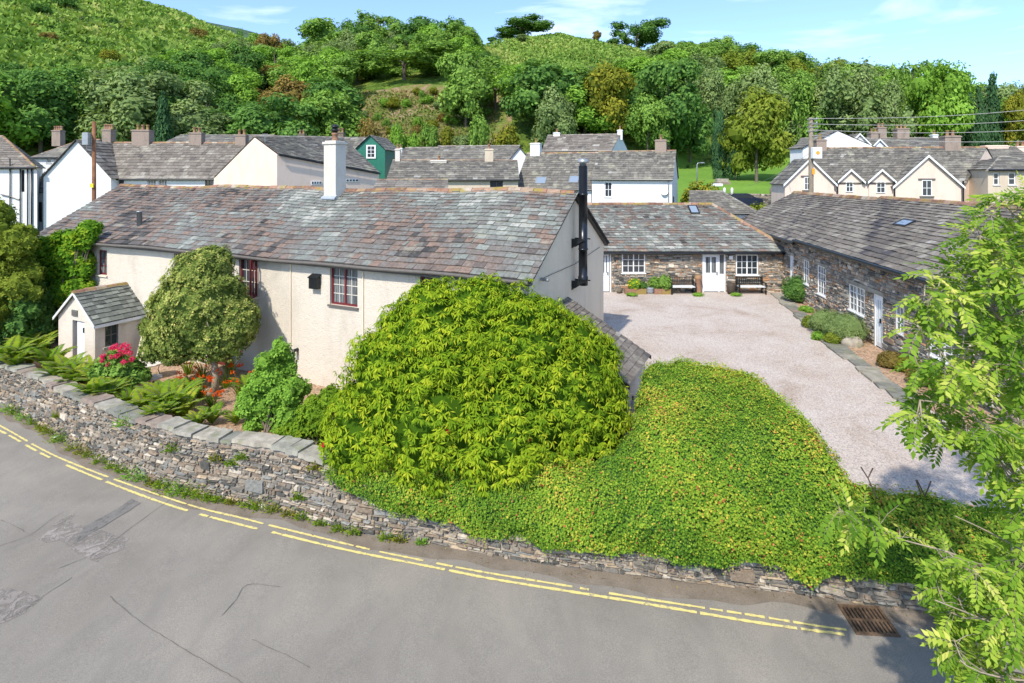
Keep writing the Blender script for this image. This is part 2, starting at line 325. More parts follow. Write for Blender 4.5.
# ------------------------------------------------------------------ road
m, n, b = nmat('asphalt', .9, .2)
f = noise(n, .35, 7, .6, None, .4); g1 = noise(n, 60, 3, .8); h1 = noise(n, 1.6, 7, .7, None, .8, (1, .5, 1))
c = ramp(n, f, [(.3, (.195, .178, .155)), (.5, (.228, .21, .185)), (.7, (.262, .238, .205))])
c = mixc(n, 1.0, c, ramp(n, h1, [(.3, (.9, .9, .91)), (.5, (1, 1, 1)), (.7, (1.07, 1.06, 1.05))]), 'MULTIPLY')
c = mixc(n, 1.0, c, ramp(n, g1, [(.3, (.7,)*3), (.7, (1.28,)*3)]), 'MULTIPLY')
n.links.new(c, b.inputs['Base Color']); bump(n, b, g1, .8, .008); M['asphalt'] = m
def patchmat(name, c1, c2, sc=3, gs=50, worn=0):
    m, n, b = nmat(name, .92, .15); c = ramp(n, noise(n, sc, 7, .65), [(.3, c1), (.7, c2)])
    g = noise(n, gs, 3, .8); c = mixc(n, 1.0, c, ramp(n, g, [(.3, (.75,)*3), (.7, (1.22,)*3)]), 'MULTIPLY'); n.links.new(c, b.inputs['Base Color']); bump(n, b, g, .5, .006)
    if worn:
        tr = n.nodes.new('ShaderNodeBsdfTransparent'); ms = n.nodes.new('ShaderNodeMixShader'); n.links.new(ramp(n, noise(n, 3.5, 9, .8, None, 1), [(worn-.04, (0, 0, 0)), (worn+.06, (1, 1, 1))]), ms.inputs[0]); n.links.new(tr.outputs[0], ms.inputs[1]); n.links.new(b.outputs[0], ms.inputs[2]); n.links.new(ms.outputs[0], n.nodes['Material Output'].inputs['Surface'])
    return m
def rp(x, y, dz=0): return Vector((x, y, RA+RB*x+dz))
pts = [p+Vector((0, .1, 0)) for p in WP]; verge_pts = list(pts); pts.insert(0, pts[0]+Vector((-45, 12, 0))); pts.append(pts[-1]+Vector((25, -2, 0)))
mb = MB(); n_ = len(pts)
for p in pts: mb.v += [rp(p.x, p.y), rp(p.x*.75, p.y*.45-2), rp(p.x*.6, -25)]
for i in range(n_-1):
    for j in (0, 1): mb.f.append((i*3+j, i*3+j+1, (i+1)*3+j+1, (i+1)*3+j)); mb.t.append(.5)
mb.build('road', M['asphalt'])['kind'] = 'structure'
# brown gritty verge strip along the wall foot
pts = verge_pts; n_ = len(pts)
M['verge'] = patchmat('gritty_verge', (.15, .125, .1), (.225, .19, .155), 2.2, 35)
mb = MB()
for i, p in enumerate(pts):
    w = .5+.07*math.sin(i*.31)+.05*math.sin(i*1.1)+random.uniform(-.03, .03); q = p-Vector((0, w, 0)); mb.v += [rp(p.x, p.y, .004), rp(q.x, q.y, .004)]
for i in range(n_-1): mb.f.append((i*2, i*2+1, i*2+3, i*2+2)); mb.t.append(.5)
mb.build('road_verge', M['verge'])['kind'] = 'structure'
def road_patch(pix, mat, name, dz=.008):
    P = [on_road(*p) for p in pix]; P = [Vector((p.x, p.y, p.z+dz)) for p in P]
    Q = []
    for i in range(len(P)):
        a, c_ = P[i], P[(i+1) % len(P)]; k = max(1, int((c_-a).length/.15))
        for j in range(k):
            q = a.lerp(c_, j/k); q.x += random.uniform(-.02, .02); q.y += random.uniform(-.02, .02); Q.append(q)
    mb = MB(); mb.add(Q, [list(range(len(Q)))[::-1]]); o = mb.build(name, mat); o['kind'] = 'structure'
    if o.data.polygons[0].normal.z < 0: o.data.flip_normals()
    return o
M['patch_pink'] = patchmat('worn_pink_patch', (.2, .18, .165), (.29, .262, .24), 2, 50, .47)
M['patch_grey'] = patchmat('grey_patch', (.2, .192, .18), (.24, .23, .215), 1.5, 50, .38)
M['patch_dark'] = patchmat('dark_patch', (.14, .135, .13), (.19, .18, .168), 2, 50, .4)
road_patch([(38, 540), (52, 527), (62, 519), (75, 513), (70, 523), (90, 527), (128, 539), (122, 550), (105, 556), (98, 562), (80, 556), (66, 546), (60, 541), (46, 543)], M['patch_pink'], 'road_patch')
road_patch([(-10, 592), (8, 588), (26, 592), (42, 598), (30, 610), (4, 623), (-20, 628)], M['patch_pink'], 'road_patch')
road_patch([(78, 536), (84, 527), (118, 509), (132, 499), (142, 503), (118, 518), (92, 533), (72, 545)], M['patch_dark'], 'road_patch', .011)
# seams and cracks in the asphalt
M['seam'] = flat('asphalt_seam', (.135, .125, .113), .95, .1)
def ribbon(P, w, name, mat, dz, jag=.0, parent=None):
    mb = MB(); n = len(P)
    for i, p in enumerate(P):
        d = (P[min(i+1, n-1)]-P[max(i-1, 0)]); d.z = 0; d.normalize(); s = Vector((-d.y, d.x, 0)); ww = w*(1+random.uniform(-jag, jag)); s = s*ww/2
        q = p+Vector((0, 0, 0)); mb.v += [rp((q+s).x, (q+s).y, dz), rp((q-s).x, (q-s).y, dz)]
    for i in range(n-1): mb.f.append((i*2, i*2+1, i*2+3, i*2+2)); mb.t.append(.5)
    return mb
mb_all = MB()
for pl in [[(0, 546), (30, 535), (52, 519), (64, 512)], [(0, 622), (22, 612), (45, 595), (72, 578)], [(110, 597), (140, 622), (190, 653), (240, 682), (260, 696)], [(222, 616), (236, 600), (247, 585), (280, 587)],
           [(252, 640), (285, 655), (310, 668)], [(58, 569), (100, 551), (132, 527), (170, 500), (180, 492)], [(0, 520), (18, 528), (24, 532)]]:
    P = interp_path([on_road(*p) for p in pl], .12)
    for p in P: p.x += random.uniform(-.008, .008); p.y += random.uniform(-.008, .008)
    r_ = ribbon(P, .01, '', None, .013, .5); mb_all.add(r_.v, r_.f)
mb_all.build('road_seam', M['seam'])['kind'] = 'structure'
# yellow lines
m, n, b = nmat('yellow_paint', .8, .2)
k = ramp(n, noise(n, 9, 8, .75), [(.36, (1, 1, 1)), (.47, (0, 0, 0))])
c = mixc(n, k, (.62, .53, .2), (.24, .22, .19)); n.links.new(c, b.inputs['Base Color']); M['yellow'] = m
up = [(-60, 396), (0, 426), (38, 447.5), (71, 463), (132, 486), (195, 507), (240, 518), (275, 527), (366, 549), (416, 559.5), (480, 572), (568, 586.5), (617, 595), (705, 608.5), (760, 617), (790, 622), (840, 629.5), (913, 637), (990, 643)]
lo = [(-60, 404), (0, 431), (38, 452), (72.5, 468), (132, 492), (184, 510), (240, 525), (272, 532.5), (345, 550), (445, 570), (500, 580.7), (620, 600), (700, 613.5), (760, 623.5), (840, 634.5), (913, 643), (990, 650)]
gaps_up = [(27, 31), (108, 113), (185, 187), (262, 266), (352, 354), (367, 379), (421, 434), (452, 455), (568, 578), (588, 608), (703, 707), (722, 726), (738, 744), (762, 766), (788, 792), (845, 908), (925, 1100)]
gaps_lo = [(-60, -10), (6, 9), (20, 25), (36, 40), (50, 66), (102, 106), (186, 198), (206, 210), (257, 270), (443, 447), (551, 553), (694, 697), (797, 800), (843, 920), (940, 1100)]
wpx = lambda p: 512+F*p.x/p.y
for nm, path, gaps, w in (('up', up, gaps_up, .052), ('lo', lo, gaps_lo, .062)):
    P = interp_path([on_road(*p) for p in path], .06); mb = ribbon(P, w, '', None, .012, .3)
    F_ = []
    for i, f_ in enumerate(mb.f):
        x = wpx(P[i])
        if any(a < x < b_ for a, b_ in gaps): continue
        F_.append(f_)
    mb.f = F_; mb.t = [.5]*len(F_); mb.build('yellow_line', M['yellow'])['kind'] = 'structure'

# ------------------------------------------------------------------ courtyard and garden sheets
m, n, b = nmat('courtyard_gravel', .95, .15)
v = n.nodes.new('ShaderNodeTexVoronoi'); v.inputs['Scale'].default_value = 34; tcn = n.nodes.new('ShaderNodeTexCoord'); n.links.new(tcn.outputs['Object'], v.inputs['Vector'])
f = noise(n, .5, 7, .65, None, .5); g2 = noise(n, 22, 4, .8)
c = ramp(n, f, [(.32, (.36, .295, .245)), (.45, (.44, .375, .33)), (.62, (.48, .43, .39)), (.75, (.42, .36, .28))])
c = mixc(n, 1.0, c, ramp(n, v.outputs['Color'], [(0, (.62, .62, .64)), (.5, (1, 1, 1)), (1, (1.3, 1.28, 1.26))]), 'MULTIPLY')
c = mixc(n, 1.0, c, ramp(n, g2, [(.3, (.85,)*3), (.7, (1.12,)*3)]), 'MULTIPLY')
n.links.new(c, b.inputs['Base Color']); bump(n, b, v.outputs['Distance'], .6, .02); M['gravel'] = m
court = [(2.6, 12.2, 0), (4, 11.6, 0), (6, 11.2, 0), (10, 10.9, 0), (20, 10.3, 0), (20, 34, 0), (2.5, 34, 0), (3.4, 24, 0), (2.2, 20, 0)]
mb = MB(); mb.prism([Vector(p)-Vector((0, 0, .6)) for p in court], (0, 0, .6)); mb.build('courtyard', M['gravel'])['kind'] = 'structure'
def gz(x, y):                       # garden surface
    w = wall_y(x)+.45; t = min(1, max(0, (y-w)/3.2)); far = -.75 if x > -9 else -.75-.35*min(1, (-9-x)/7)
    return -.42*(1-t)+far*t
m, n, b = nmat('garden_soil', .95, .1)
v = n.nodes.new('ShaderNodeTexVoronoi'); v.inputs['Scale'].default_value = 16; tcn = n.nodes.new('ShaderNodeTexCoord'); n.links.new(tcn.outputs['Object'], v.inputs['Vector'])
c = ramp(n, noise(n, .8, 6), [(.3, (.30, .2, .13)), (.55, (.40, .28, .2)), (.75, (.26, .2, .12))])
c = mixc(n, 1.0, c, ramp(n, v.outputs['Color'], [(0, (.5, .5, .5)), (1, (1.4, 1.35, 1.3))]), 'MULTIPLY'); n.links.new(c, b.inputs['Base Color']); bump(n, b, v.outputs['Distance'], .7, .03); M['soil'] = m
mb = MB(); xs = np.linspace(-34, 3.9, 110); ks = np.linspace(0, 1, 14)
for x in xs:
    w = wall_y(x)+.3; back = 15.9-.479*(x-.53)+.3 if x < .5 else min(17.8, 15.9+ (x-.5)*1.2)
    for k in ks: y = w+(back-w)*k; mb.v.append(Vector((x, y, gz(x, y)+.03*vnoise(x*9, y*9))))
for i in range(len(xs)-1):
    for j in range(len(ks)-1): a = i*14+j; mb.f.append((a, a+14, a+15, a+1)); mb.t.append(.5)
mb.build('garden', M['soil'], smooth=True)['kind'] = 'structure'
# lawn beyond the village
m, n, b = nmat('lawn_grass', .95, .1)
c = ramp(n, noise(n, .12, 6, .6), [(.3, (.1, .21, .03)), (.7, (.16, .28, .045))]); c = mixc(n, 1.0, c, ramp(n, noise(n, 2.5, 5, .7), [(.3, (.8,)*3), (.7, (1.15,)*3)]), 'MULTIPLY')
n.links.new(c, b.inputs['Base Color']); M['lawn'] = m
terrain_grid(list(np.linspace(.26, .56, 24)), list(np.linspace(66, 119, 30)), .1).build('lawn', M['lawn'], smooth=True)['kind'] = 'structure'
# bare scree slope on the wooded hill
m, n, b = nmat('scree', .95, .1)
c = ramp(n, noise(n, .16, 9, .75, None, 1.2), [(.34, (.09, .16, .03)), (.46, (.17, .2, .05)), (.53, (.25, .19, .1)), (.62, (.33, .24, .17)), (.72, (.36, .3, .25))])
c = mixc(n, 1.0, c, ramp(n, noise(n, .9, 6, .75), [(.3, (.6,)*3), (.7, (1.25,)*3)]), 'MULTIPLY'); n.links.new(c, b.inputs['Base Color']); bump(n, b, noise(n, .6, 6, .7), .9, 1.0); M['scree'] = m
terrain_grid(list(np.linspace(-.52, .0, 40)), list(np.linspace(99, 150, 30)), .12).build('bare_slope', M['scree'], smooth=True)['kind'] = 'structure'

# bracken and rough tussocks over the open slopes
def bracken(name, label, us0, us1, n, ymin, ymax, mask, size, cols, mat):
    P = []; S = []; T = []
    while len(P) < n:
        u = RNG.uniform(us0, us1); px = 512+F*u; yr = float(np.interp(px, EPX, EY)); fy = float(np.interp(px, EPX, FY)); Y = 1/RNG.uniform(1/min(ymax, yr+6), 1/max(ymin, fy)) if RNG.random() < .5 else RNG.uniform(max(ymin, fy), min(ymax, yr+6))
        x = u*Y; z = terrain(x, Y); b = HOR-(z-CAMH)*F/Y
        if not mask(px, b): continue
        v = .5+.4*math.sin(x*.09+2*math.sin(Y*.045))*math.sin(Y*.08+1.5*math.sin(x*.06)); w = .5+.5*math.sin(x*.31+Y*.23+math.sin(x*.17)*2)
        if RNG.random() > .35+.75*v*w+.2: continue
        P.append((x, Y, z+.1)); S.append(size*(.5+Y/300)*RNG.uniform(.5, 1.3)); T.append(.5*RNG.random()+.3*v+.25*(w-.3))
    P = np.array(P); S = np.array(S); n_ = len(P); D = unit(np.stack([RNG.normal(size=n_), RNG.normal(size=n_)*.6, .55+.5*RNG.random(n_)], 1)); N = unit(rsph(n_)*.7+np.array([0, -.5, .7]))
    o = npmesh(name, leafquads(P, D, N, S, S*.8, .5), np.array(T), mat); tag(o, label, 'bracken', None, 'stuff'); return o
BRM = leafmat('leaves_bracken', [(0, (.04, .1, .02)), (.3, (.15, .26, .05)), (.6, (.25, .36, .08)), (.88, (.4, .42, .14)), (1, (.4, .28, .13))], .25)
bracken('bracken', 'bright green bracken covering the open fell at upper left', -1.05, -.38, 85000, 84, 440, lambda px, b: b < float(np.interp(px, [0, 50, 100, 150, 200, 262], [112, 106, 96, 86, 76, 64])), 2.0, None, BRM)
bracken('heather_bracken', 'rough green and brown bracken on the bare hilltop above the wood', -.1, .3, 20000, 120, 215, lambda px, b: b < 84, .85, None, BRM)
SCM = leafmat('leaves_scrub', [(0, (.05, .1, .02)), (.4, (.13, .18, .04)), (.7, (.24, .2, .08)), (1, (.36, .22, .12))], .2)
bracken('scrub_grass', 'rusty and green rough grass on the bare scree slope', -.34, -.02, 14000, 97, 165, lambda px, b: 325 < px < 495 and b > 92, .65, None, SCM)
# ------------------------------------------------------------------ building kit (local frame: x along the front, y to the back, z up)
def RNDS(seed): return random.Random(seed)
def slates(mb, a, b_, c, d, course=.26, wid=.36, th=.014, seed=1, tf=None, jit=1.0, under=True):
    """courses of separate slates on the quad a(eave left) b(eave right) c(ridge right) d(ridge left)"""
    r = RNDS(seed); a, b_, c, d = map(Vector, (a, b_, c, d)); nrm = (b_-a).cross(d-a); 
    if nrm.length < 1e-6: nrm = (b_-a).cross(c-a)
    nrm.normalize()
    if nrm.z < 0: nrm = -nrm
    H = max((d-a).length, (c-b_).length); n = max(1, int(round(H/course))); vv = [((i/n)*(1.28-.28*i/n)) for i in range(n+1)]
    if under: mb.add([a-nrm*.03, b_-nrm*.03, c-nrm*.03, d-nrm*.03], [(0, 1, 2, 3)], .05)
    for i in range(n):
        v0, v1 = vv[i], min(1, vv[i+1]+.08/n); l0, r0, l1, r1 = a.lerp(d, v0), b_.lerp(c, v0), a.lerp(d, v1), b_.lerp(c, v1)
        W_ = (r0-l0).length
        if W_ < .06: continue
        x = -r.random()*wid
        shade = r.uniform(-.05, .05)
        wrow = wid*r.uniform(.85, 1.12)*(1.12-.3*v0)
        while x < W_:
            w = wrow*r.uniform(.7, 1.3); u0, u1 = max(0, x)/W_, min(W_, x+w-.008)/W_; x += w
            if u1 <= u0: continue
            z0 = th*r.uniform(1.3, 2.6)*jit; z2 = z0+r.uniform(-.004, .006)*jit; dr = r.uniform(-.015, .012)*jit if i else 0; dv = (l1-l0).normalized()*dr
            p = [l0.lerp(r0, u0)+nrm*z0+dv, l0.lerp(r0, u1)+nrm*z2+dv, l1.lerp(r1, u1)+nrm*.004, l1.lerp(r1, u0)+nrm*.004]
            q = [p[0]-nrm*(z0+.01), p[1]-nrm*(z2+.01)]
            t = (tf(p[0], r) if tf else r.gauss(.52, .16))+shade
            if r.random() < .03: t = r.uniform(.1, .95)
            t = min(1, max(0, t))
            mb.add(p+q, [(0, 1, 2, 3), (4, 5, 1, 0), (4, 0, 3), (5, 2, 1)], [t, t*.8, t*.8, t*.8])
def ridge_tiles(mb, a, b_, w=.16, h=.1, ln=.45, seed=3):
    r = RNDS(seed); a, b_ = Vector(a), Vector(b_); L_ = (b_-a).length; n = max(1, int(L_/ln)); d = (b_-a)/n; s = Vector((-d.y, d.x, 0)).normalized()
    for i in range(n):
        o = a+d*i; e = a+d*(i+.97); t = min(1, max(0, r.gauss(.5, .3))); j = r.uniform(-.012, .012)
        P = []
        for q in (o, e): P += [q+s*w+Vector((0, 0, -h*1.1)), q+s*w*.5+Vector((0, 0, j-.005)), q+Vector((0, 0, h*.35+j)), q-s*w*.5+Vector((0, 0, j-.005)), q-s*w+Vector((0, 0, -h*1.1))]
        mb.add(P, [(k, k+1, k+6, k+5) for k in range(4)]+[(0, 1, 2, 3, 4)[::-1], (5, 6, 7, 8, 9)], t)
def wall_face(mb, x0, x1, z0, z1, ops=(), reveal=.16, mt=None, t=.5):
    """plane y=0 (outward -y) with openings and their reveals"""
    xs = sorted({x0, x1, *[o[0] for o in ops], *[o[1] for o in ops]}); zs = sorted({z0, z1, *[o[2] for o in ops], *[o[3] for o in ops]})
    xs = [x for x in xs if x0 <= x <= x1]; zs = [z for z in zs if z0 <= z <= z1]; mt = mt or Matrix()
    for i in range(len(xs)-1):
        for j in range(len(zs)-1):
            cx, cz = (xs[i]+xs[i+1])/2, (zs[j]+zs[j+1])/2
            if any(o[0] < cx < o[1] and o[2] < cz < o[3] for o in ops): continue
            mb.add([mt @ Vector(p) for p in ((xs[i], 0, zs[j]), (xs[i+1], 0, zs[j]), (xs[i+1], 0, zs[j+1]), (xs[i], 0, zs[j+1]))], [(0, 1, 2, 3)], t)
    for (a, b_, c, d) in ops:
        for q in (((a, 0, c), (a, reveal, c), (a, reveal, d), (a, 0, d)), ((b_, 0, c), (b_, reveal, c), (b_, reveal, d), (b_, 0, d)), ((a, 0, c), (b_, 0, c), (b_, reveal, c), (a, reveal, c)), ((a, 0, d), (b_, 0, d), (b_, reveal, d), (a, reveal, d))):
            mb.add([mt @ Vector(p) for p in q], [(0, 1, 2, 3)], t)
def stones(mb, x0, x1, zlo, zhi, ops=(), mt=None, rowh=.12, wid=.3, prot=.03, seed=1, big=.05, curve=None):
    """rubble facing on plane y=0: every stone a chamfered lump; zlo/zhi may be functions of x; curve(x)->(point, dir) bends the wall"""
    r = RNDS(seed); mt = mt or Matrix()
    zl = zlo if callable(zlo) else (lambda x: zlo); zh = zhi if callable(zhi) else (lambda x: zhi)
    zmin = min(zl(x0), zl(x1), zl((x0+x1)/2)); zmax = max(zh(x0), zh(x1), zh((x0+x1)/2)); 
    rows = []; z = zmin
    while z < zmax+.05: h = rowh*r.uniform(.55, 1.5); rows.append((z, h)); z += h
    ph = [r.uniform(0, 6) for _ in range(len(rows)+1)]
    def wav(k, x): return rowh*.28*(math.sin(x*1.9+ph[k])+math.sin(x*4.3+ph[k]*2)*.5)
    def place(p): 
        if curve: return curve(*p)
        return mt @ Vector(p)
    def stone(a, b_, za0, za1, zb0, zb1, pr, t):
        ch = min(.03, (b_-a)*.2, abs(za1-za0)*.28+.004); j = lambda s: r.uniform(-s, s); e = ch*.6
        # outline of eight points
        out = [(a+j(e)+ch*.6, za0+j(e)*.6), (b_-ch*.6+j(e), zb0+j(e)*.6), (b_+j(e)*.4, zb0+ch+j(e)), (b_+j(e)*.4, zb1-ch+j(e)), (b_-ch+j(e), zb1+j(e)*.6), (a+ch+j(e), za1+j(e)*.6), (a+j(e)*.4, za1-ch+j(e)), (a+j(e)*.4, za0+ch+j(e))]
        cx = (a+b_)/2; cz = sum(p[1] for p in out)/8
        ti = r.uniform(-.012, .012); tj = r.uniform(-.012, .012)
        back = [place((p[0], .01, p[1])) for p in out]; fr = []
        for p in out:
            q = (p[0]+(cx-p[0])*min(.45, ch/max(.02, abs(p[0]-cx))*.6), p[1]+(cz-p[1])*min(.45, ch/max(.02, abs(p[1]-cz))*.6))
            fr.append(place((q[0], -pr+ti*(1 if q[0] > cx else -1)+tj*(1 if q[1] > cz else -1), q[1])))
        mb.add(back+fr, [(8, 9, 10, 11, 12, 13, 14, 15)]+[(i, (i+1) % 8, (i+1) % 8+8, i+8) for i in range(8)], t)
    for k, (z, h) in enumerate(rows):
        x = x0-r.random()*wid*.5
        while x < x1:
            w = wid*r.choice((.35, .5, .7, .9, 1.1, 1.4, 1.9))*(.6+.4*h/rowh); a, b_ = max(x, x0), min(x+w-.012, x1); x += w
            if b_-a < .05: continue
            m_ = (a+b_)/2; cz = z+h/2
            if cz > zh(m_) or cz < zl(m_)-.02: continue
            hit = False
            for o in ops:
                if b_ > o[0]-.01 and a < o[1]+.01 and z+h > o[2]-.01 and z < o[3]+.01:
                    if a < o[0]-.08: b_ = o[0]-.01
                    elif b_ > o[1]+.08: a = o[1]+.01
                    else: hit = True
            if hit: continue
            stone(a, b_, z+wav(k, a)+.006, min(z+h+wav(k+1, a)-.006, zh(a)+.03), z+wav(k, b_)+.006, min(z+h+wav(k+1, b_)-.006, zh(b_)+.03), prot*r.uniform(.5, 1.5), r.random())
    nb = int((x1-x0)*(zmax-zmin)*big*6)
    for _ in range(nb):
        a = r.uniform(x0, x1-.5); w = r.uniform(.3, .6); z = r.uniform(zmin, zmax-.3); h = r.uniform(.16, .3)
        if z+h > zh(a) or z < zl(a) or a+w > x1: continue
        if any(a+w > o[0] and a < o[1] and z+h > o[2] and z < o[3] for o in ops): continue
        stone(a, a+w, z, z+h, z+r.uniform(-.03, .03), z+h+r.uniform(-.05, .03), prot*1.7, r.random())
def window(parent, rect, mt=None, depth=.1, cols=2, rows=3, fmat='white_paint', gmat='glass', bar=.025, fr=.05, sill='render_white', split=None, bmat=None, lintel=None, sillz=.05, name='window'):
    x0, x1, z0, z1 = rect; mt = mt or Matrix(); fb = MB(); y0, y1 = depth-.03, depth+.03
    T = lambda mb: mb.xf(mt)
    fb.bx(x0, x1, y0, y1, z0, z0+fr); fb.bx(x0, x1, y0, y1, z1-fr, z1); fb.bx(x0, x0+fr, y0, y1, z0+fr, z1-fr); fb.bx(x1-fr, x1, y0, y1, z0+fr, z1-fr)
    n_l = split or 1; w = (x1-x0-2*fr)
    for s in range(1, n_l): cx = x0+fr+w*s/n_l; fb.bx(cx-fr*.55, cx+fr*.55, y0-.004, y1-.004, z0+fr, z1-fr)
    bb_ = MB() if bmat else fb
    for i in range(1, cols):
        cx = x0+fr+w*i/cols
        if split and abs((i/cols*split) % 1) < 1e-3: continue
        bb_.bx(cx-bar/2, cx+bar/2, y0+.008, y1-.008, z0+fr, z1-fr)
    for j in range(1, rows): cz = z0+fr+(z1-z0-2*fr)*j/rows; bb_.bx(x0+fr, x1-fr, y0+.012, y1-.012, cz-bar/2, cz+bar/2)
    o = T(fb).build(name, M[fmat], parent)
    if bmat: T(bb_).build('glazing_bars', M[bmat], o)
    gb = MB(); gb.bx(x0+.01, x1-.01, depth, depth+.012, z0+.01, z1-.01); T(gb).build('pane', M[gmat], o)
    if sill:
        sb = MB(); sb.bx(x0-.06, x1+.06, -.07, depth+.02, z0-sillz, z0-.002); T(sb).build('sill', M[sill], o)
    if lintel:
        lb = MB(); lb.bx(x0-.14, x1+.14, -.05, depth-.035, z1+.002, z1+.15, .4); T(lb).build('lintel', M[lintel], o)
    return o
def chimney(parent, x, y, z0, z1, w, d, mat, pots=2, potmat='terracotta', cap=True, cowl=False, poth=.45):
    cb = MB(); cb.bx(x-w/2, x+w/2, y-d/2, y+d/2, z0, z1)
    if cap: cb.bx(x-w/2-.05, x+w/2+.05, y-d/2-.05, y+d/2+.05, z1-.003, z1+.09); cb.bx(x-w/2+.03, x+w/2-.03, y-d/2+.03, y+d/2-.03, z1+.088, z1+.14)
    o = cb.build('chimney', M[mat], parent); top = z1+.13
    for i in range(pots):
        px = x+(i-(pots-1)/2)*min(.42, w/max(1, pots)); pb = MB(); pb.lathe([(.13, top), (.15, top+.05), (.12, top+.09), (.105, top+poth-.1), (.14, top+poth-.07), (.14, top+poth), (.09, top+poth)], px, y, 12, .35+.1*i); pb.build('chimney_pot', M[potmat], o, True)
        if cowl:
            pb = MB(); pb.lathe([(.1, top+poth), (.1, top+poth+.08), (.19, top+poth+.1), (.19, top+poth+.13), (.1, top+poth+.15), (.1, top+poth+.22), (.18, top+poth+.24), (.17, top+poth+.27), (.05, top+poth+.36)], px, y, 12); pb.build('cowl', M['dark_metal'], o, True)
    return o
def house(label, A, B, ze, D, rise, zg, wallmat='render_white', roofmat='slate_grey', group='houses of the village behind', wins=(), chims=(), hipL=0, hipR=0, skew=0, skewL=0, ov=.22, course=.45, wid=.6, seed=1, name='house', category='house', ridge='terracotta', verge=None, tf=None, gut='dark_metal', pieces=()):
    A, B = Vector((A[0], A[1])), Vector((B[0], B[1])); L_ = (B-A).length; rz = math.atan2(B.y-A.y, B.x-A.x); fr = Fr((A.x, A.y, zg), rz); h = ze-zg
    t = thing(name, label, category, fr.loc, rz, group)
    P = lambda x, y: x+(skew*(x/L_)+skewL*(1-x/L_))*(y/D)
    ops = []; W_ = []
    for w in wins:
        rc = fr.rect(*w['px']); ops.append(rc); W_.append((rc, w))
    wb = MB(); wall_face(wb, 0, L_, -1.5, h, ops)
    hr = h+rise
    yr = D/2
    if hipL: wb.add([(0, 0, -1.5), (P(0, D), D, -1.5), (P(0, D), D, h), (0, 0, h)], [(0, 1, 2, 3)])
    else: wb.add([(0, 0, -1.5), (P(0, D), D, -1.5), (P(0, D), D, h), (P(0, yr), yr, hr-.03), (0, 0, h)], [(0, 1, 2, 3, 4)])
    if hipR: wb.add([(L_, 0, -1.5), (P(L_, D), D, -1.5), (P(L_, D), D, h), (L_, 0, h)], [(0, 1, 2, 3)])
    else: wb.add([(L_, 0, -1.5), (P(L_, D), D, -1.5), (P(L_, D), D, h), (P(L_, yr), yr, hr-.03), (L_, 0, h)], [(0, 1, 2, 3, 4)])
    wb.add([(P(0, D), D, -1.5), (P(L_, D), D, -1.5), (P(L_, D), D, h), (P(0, D), D, h)], [(0, 1, 2, 3)])
    wb.build('wall', M[wallmat], t)
    for rc, w in W_:
        window(t, rc, None, .1, w.get('c', 2), w.get('r', 2), w.get('f', 'white_paint'), w.get('g', 'glass'), .04, .07, w.get('s', 'render_white'), lintel=w.get('l'))
    rb = MB(); dz = rise/yr*ov; ox = .12
    a, b_ = (-ox, -ov, h-dz+.05), (L_+ox, -ov, h-dz+.05); c, d = (P(L_, yr)+ox-hipR, yr, hr+.05), (P(0, yr)-ox+hipL, yr, hr+.05)
    slates(rb, a, b_, c, d, course, wid, .02, seed, tf)
    a2, b2 = (P(L_, D)+ox, D+ov, h-dz+.05), (P(0, D)-ox, D+ov, h-dz+.05)
    rb.add([a2, b2, d, c], [(0, 1, 2, 3)], .4)
    if hipL: slates(rb, b2, a, d, d, course, wid, .02, seed+7)
    if hipR: slates(rb, b_, a2, c, c, course, wid, .02, seed+8)
    ro = rb.build('roof', M[roofmat], t)
    if ridge:
        tb = MB(); ridge_tiles(tb, d, c, seed=seed)
        for q, hp in ((a, hipL), ): 
            if hp: ridge_tiles(tb, q, d, seed=seed)
        if hipR: ridge_tiles(tb, b_, c, seed=seed)
        tb.build('ridge_tiles', M[ridge], ro)
    if verge:
        vb = MB()
        for x0, x1, e in ((-ox-.05, -ox, 0), (L_+ox, L_+ox+.05, 1)):
            for s in (0, 1):
                ya, yb = (-ov, yr) if s == 0 else (D+ov, yr)
                vb.prism([(x0+(P(L_, ya)-L_)*e, ya, h-dz-.12), (x0+(P(L_, yb)-L_)*e, yb, hr-.12), (x0+(P(L_, yb)-L_)*e, yb, hr+.07), (x0+(P(L_, ya)-L_)*e, ya, h-dz+.07)], (.05, 0, 0))
        vb.build('bargeboard', M[verge], t)
    if gut:
        gb = MB(); gb.tube([(-.1, -ov-.06, h-dz), (L_+.1, -ov-.06, h-dz)], .07, 8); gb.build('gutter', M[gut], t)
    for (px, z0, z1, w, d_, mat, pots) in chims:
        q = fr.hit(px, 150, 1, yr); chimney(t, q.x, yr, (z0 if z0 else hr)-.7, z1-zg, w, d_, mat, pots)
    return t, fr, h, hr, L_
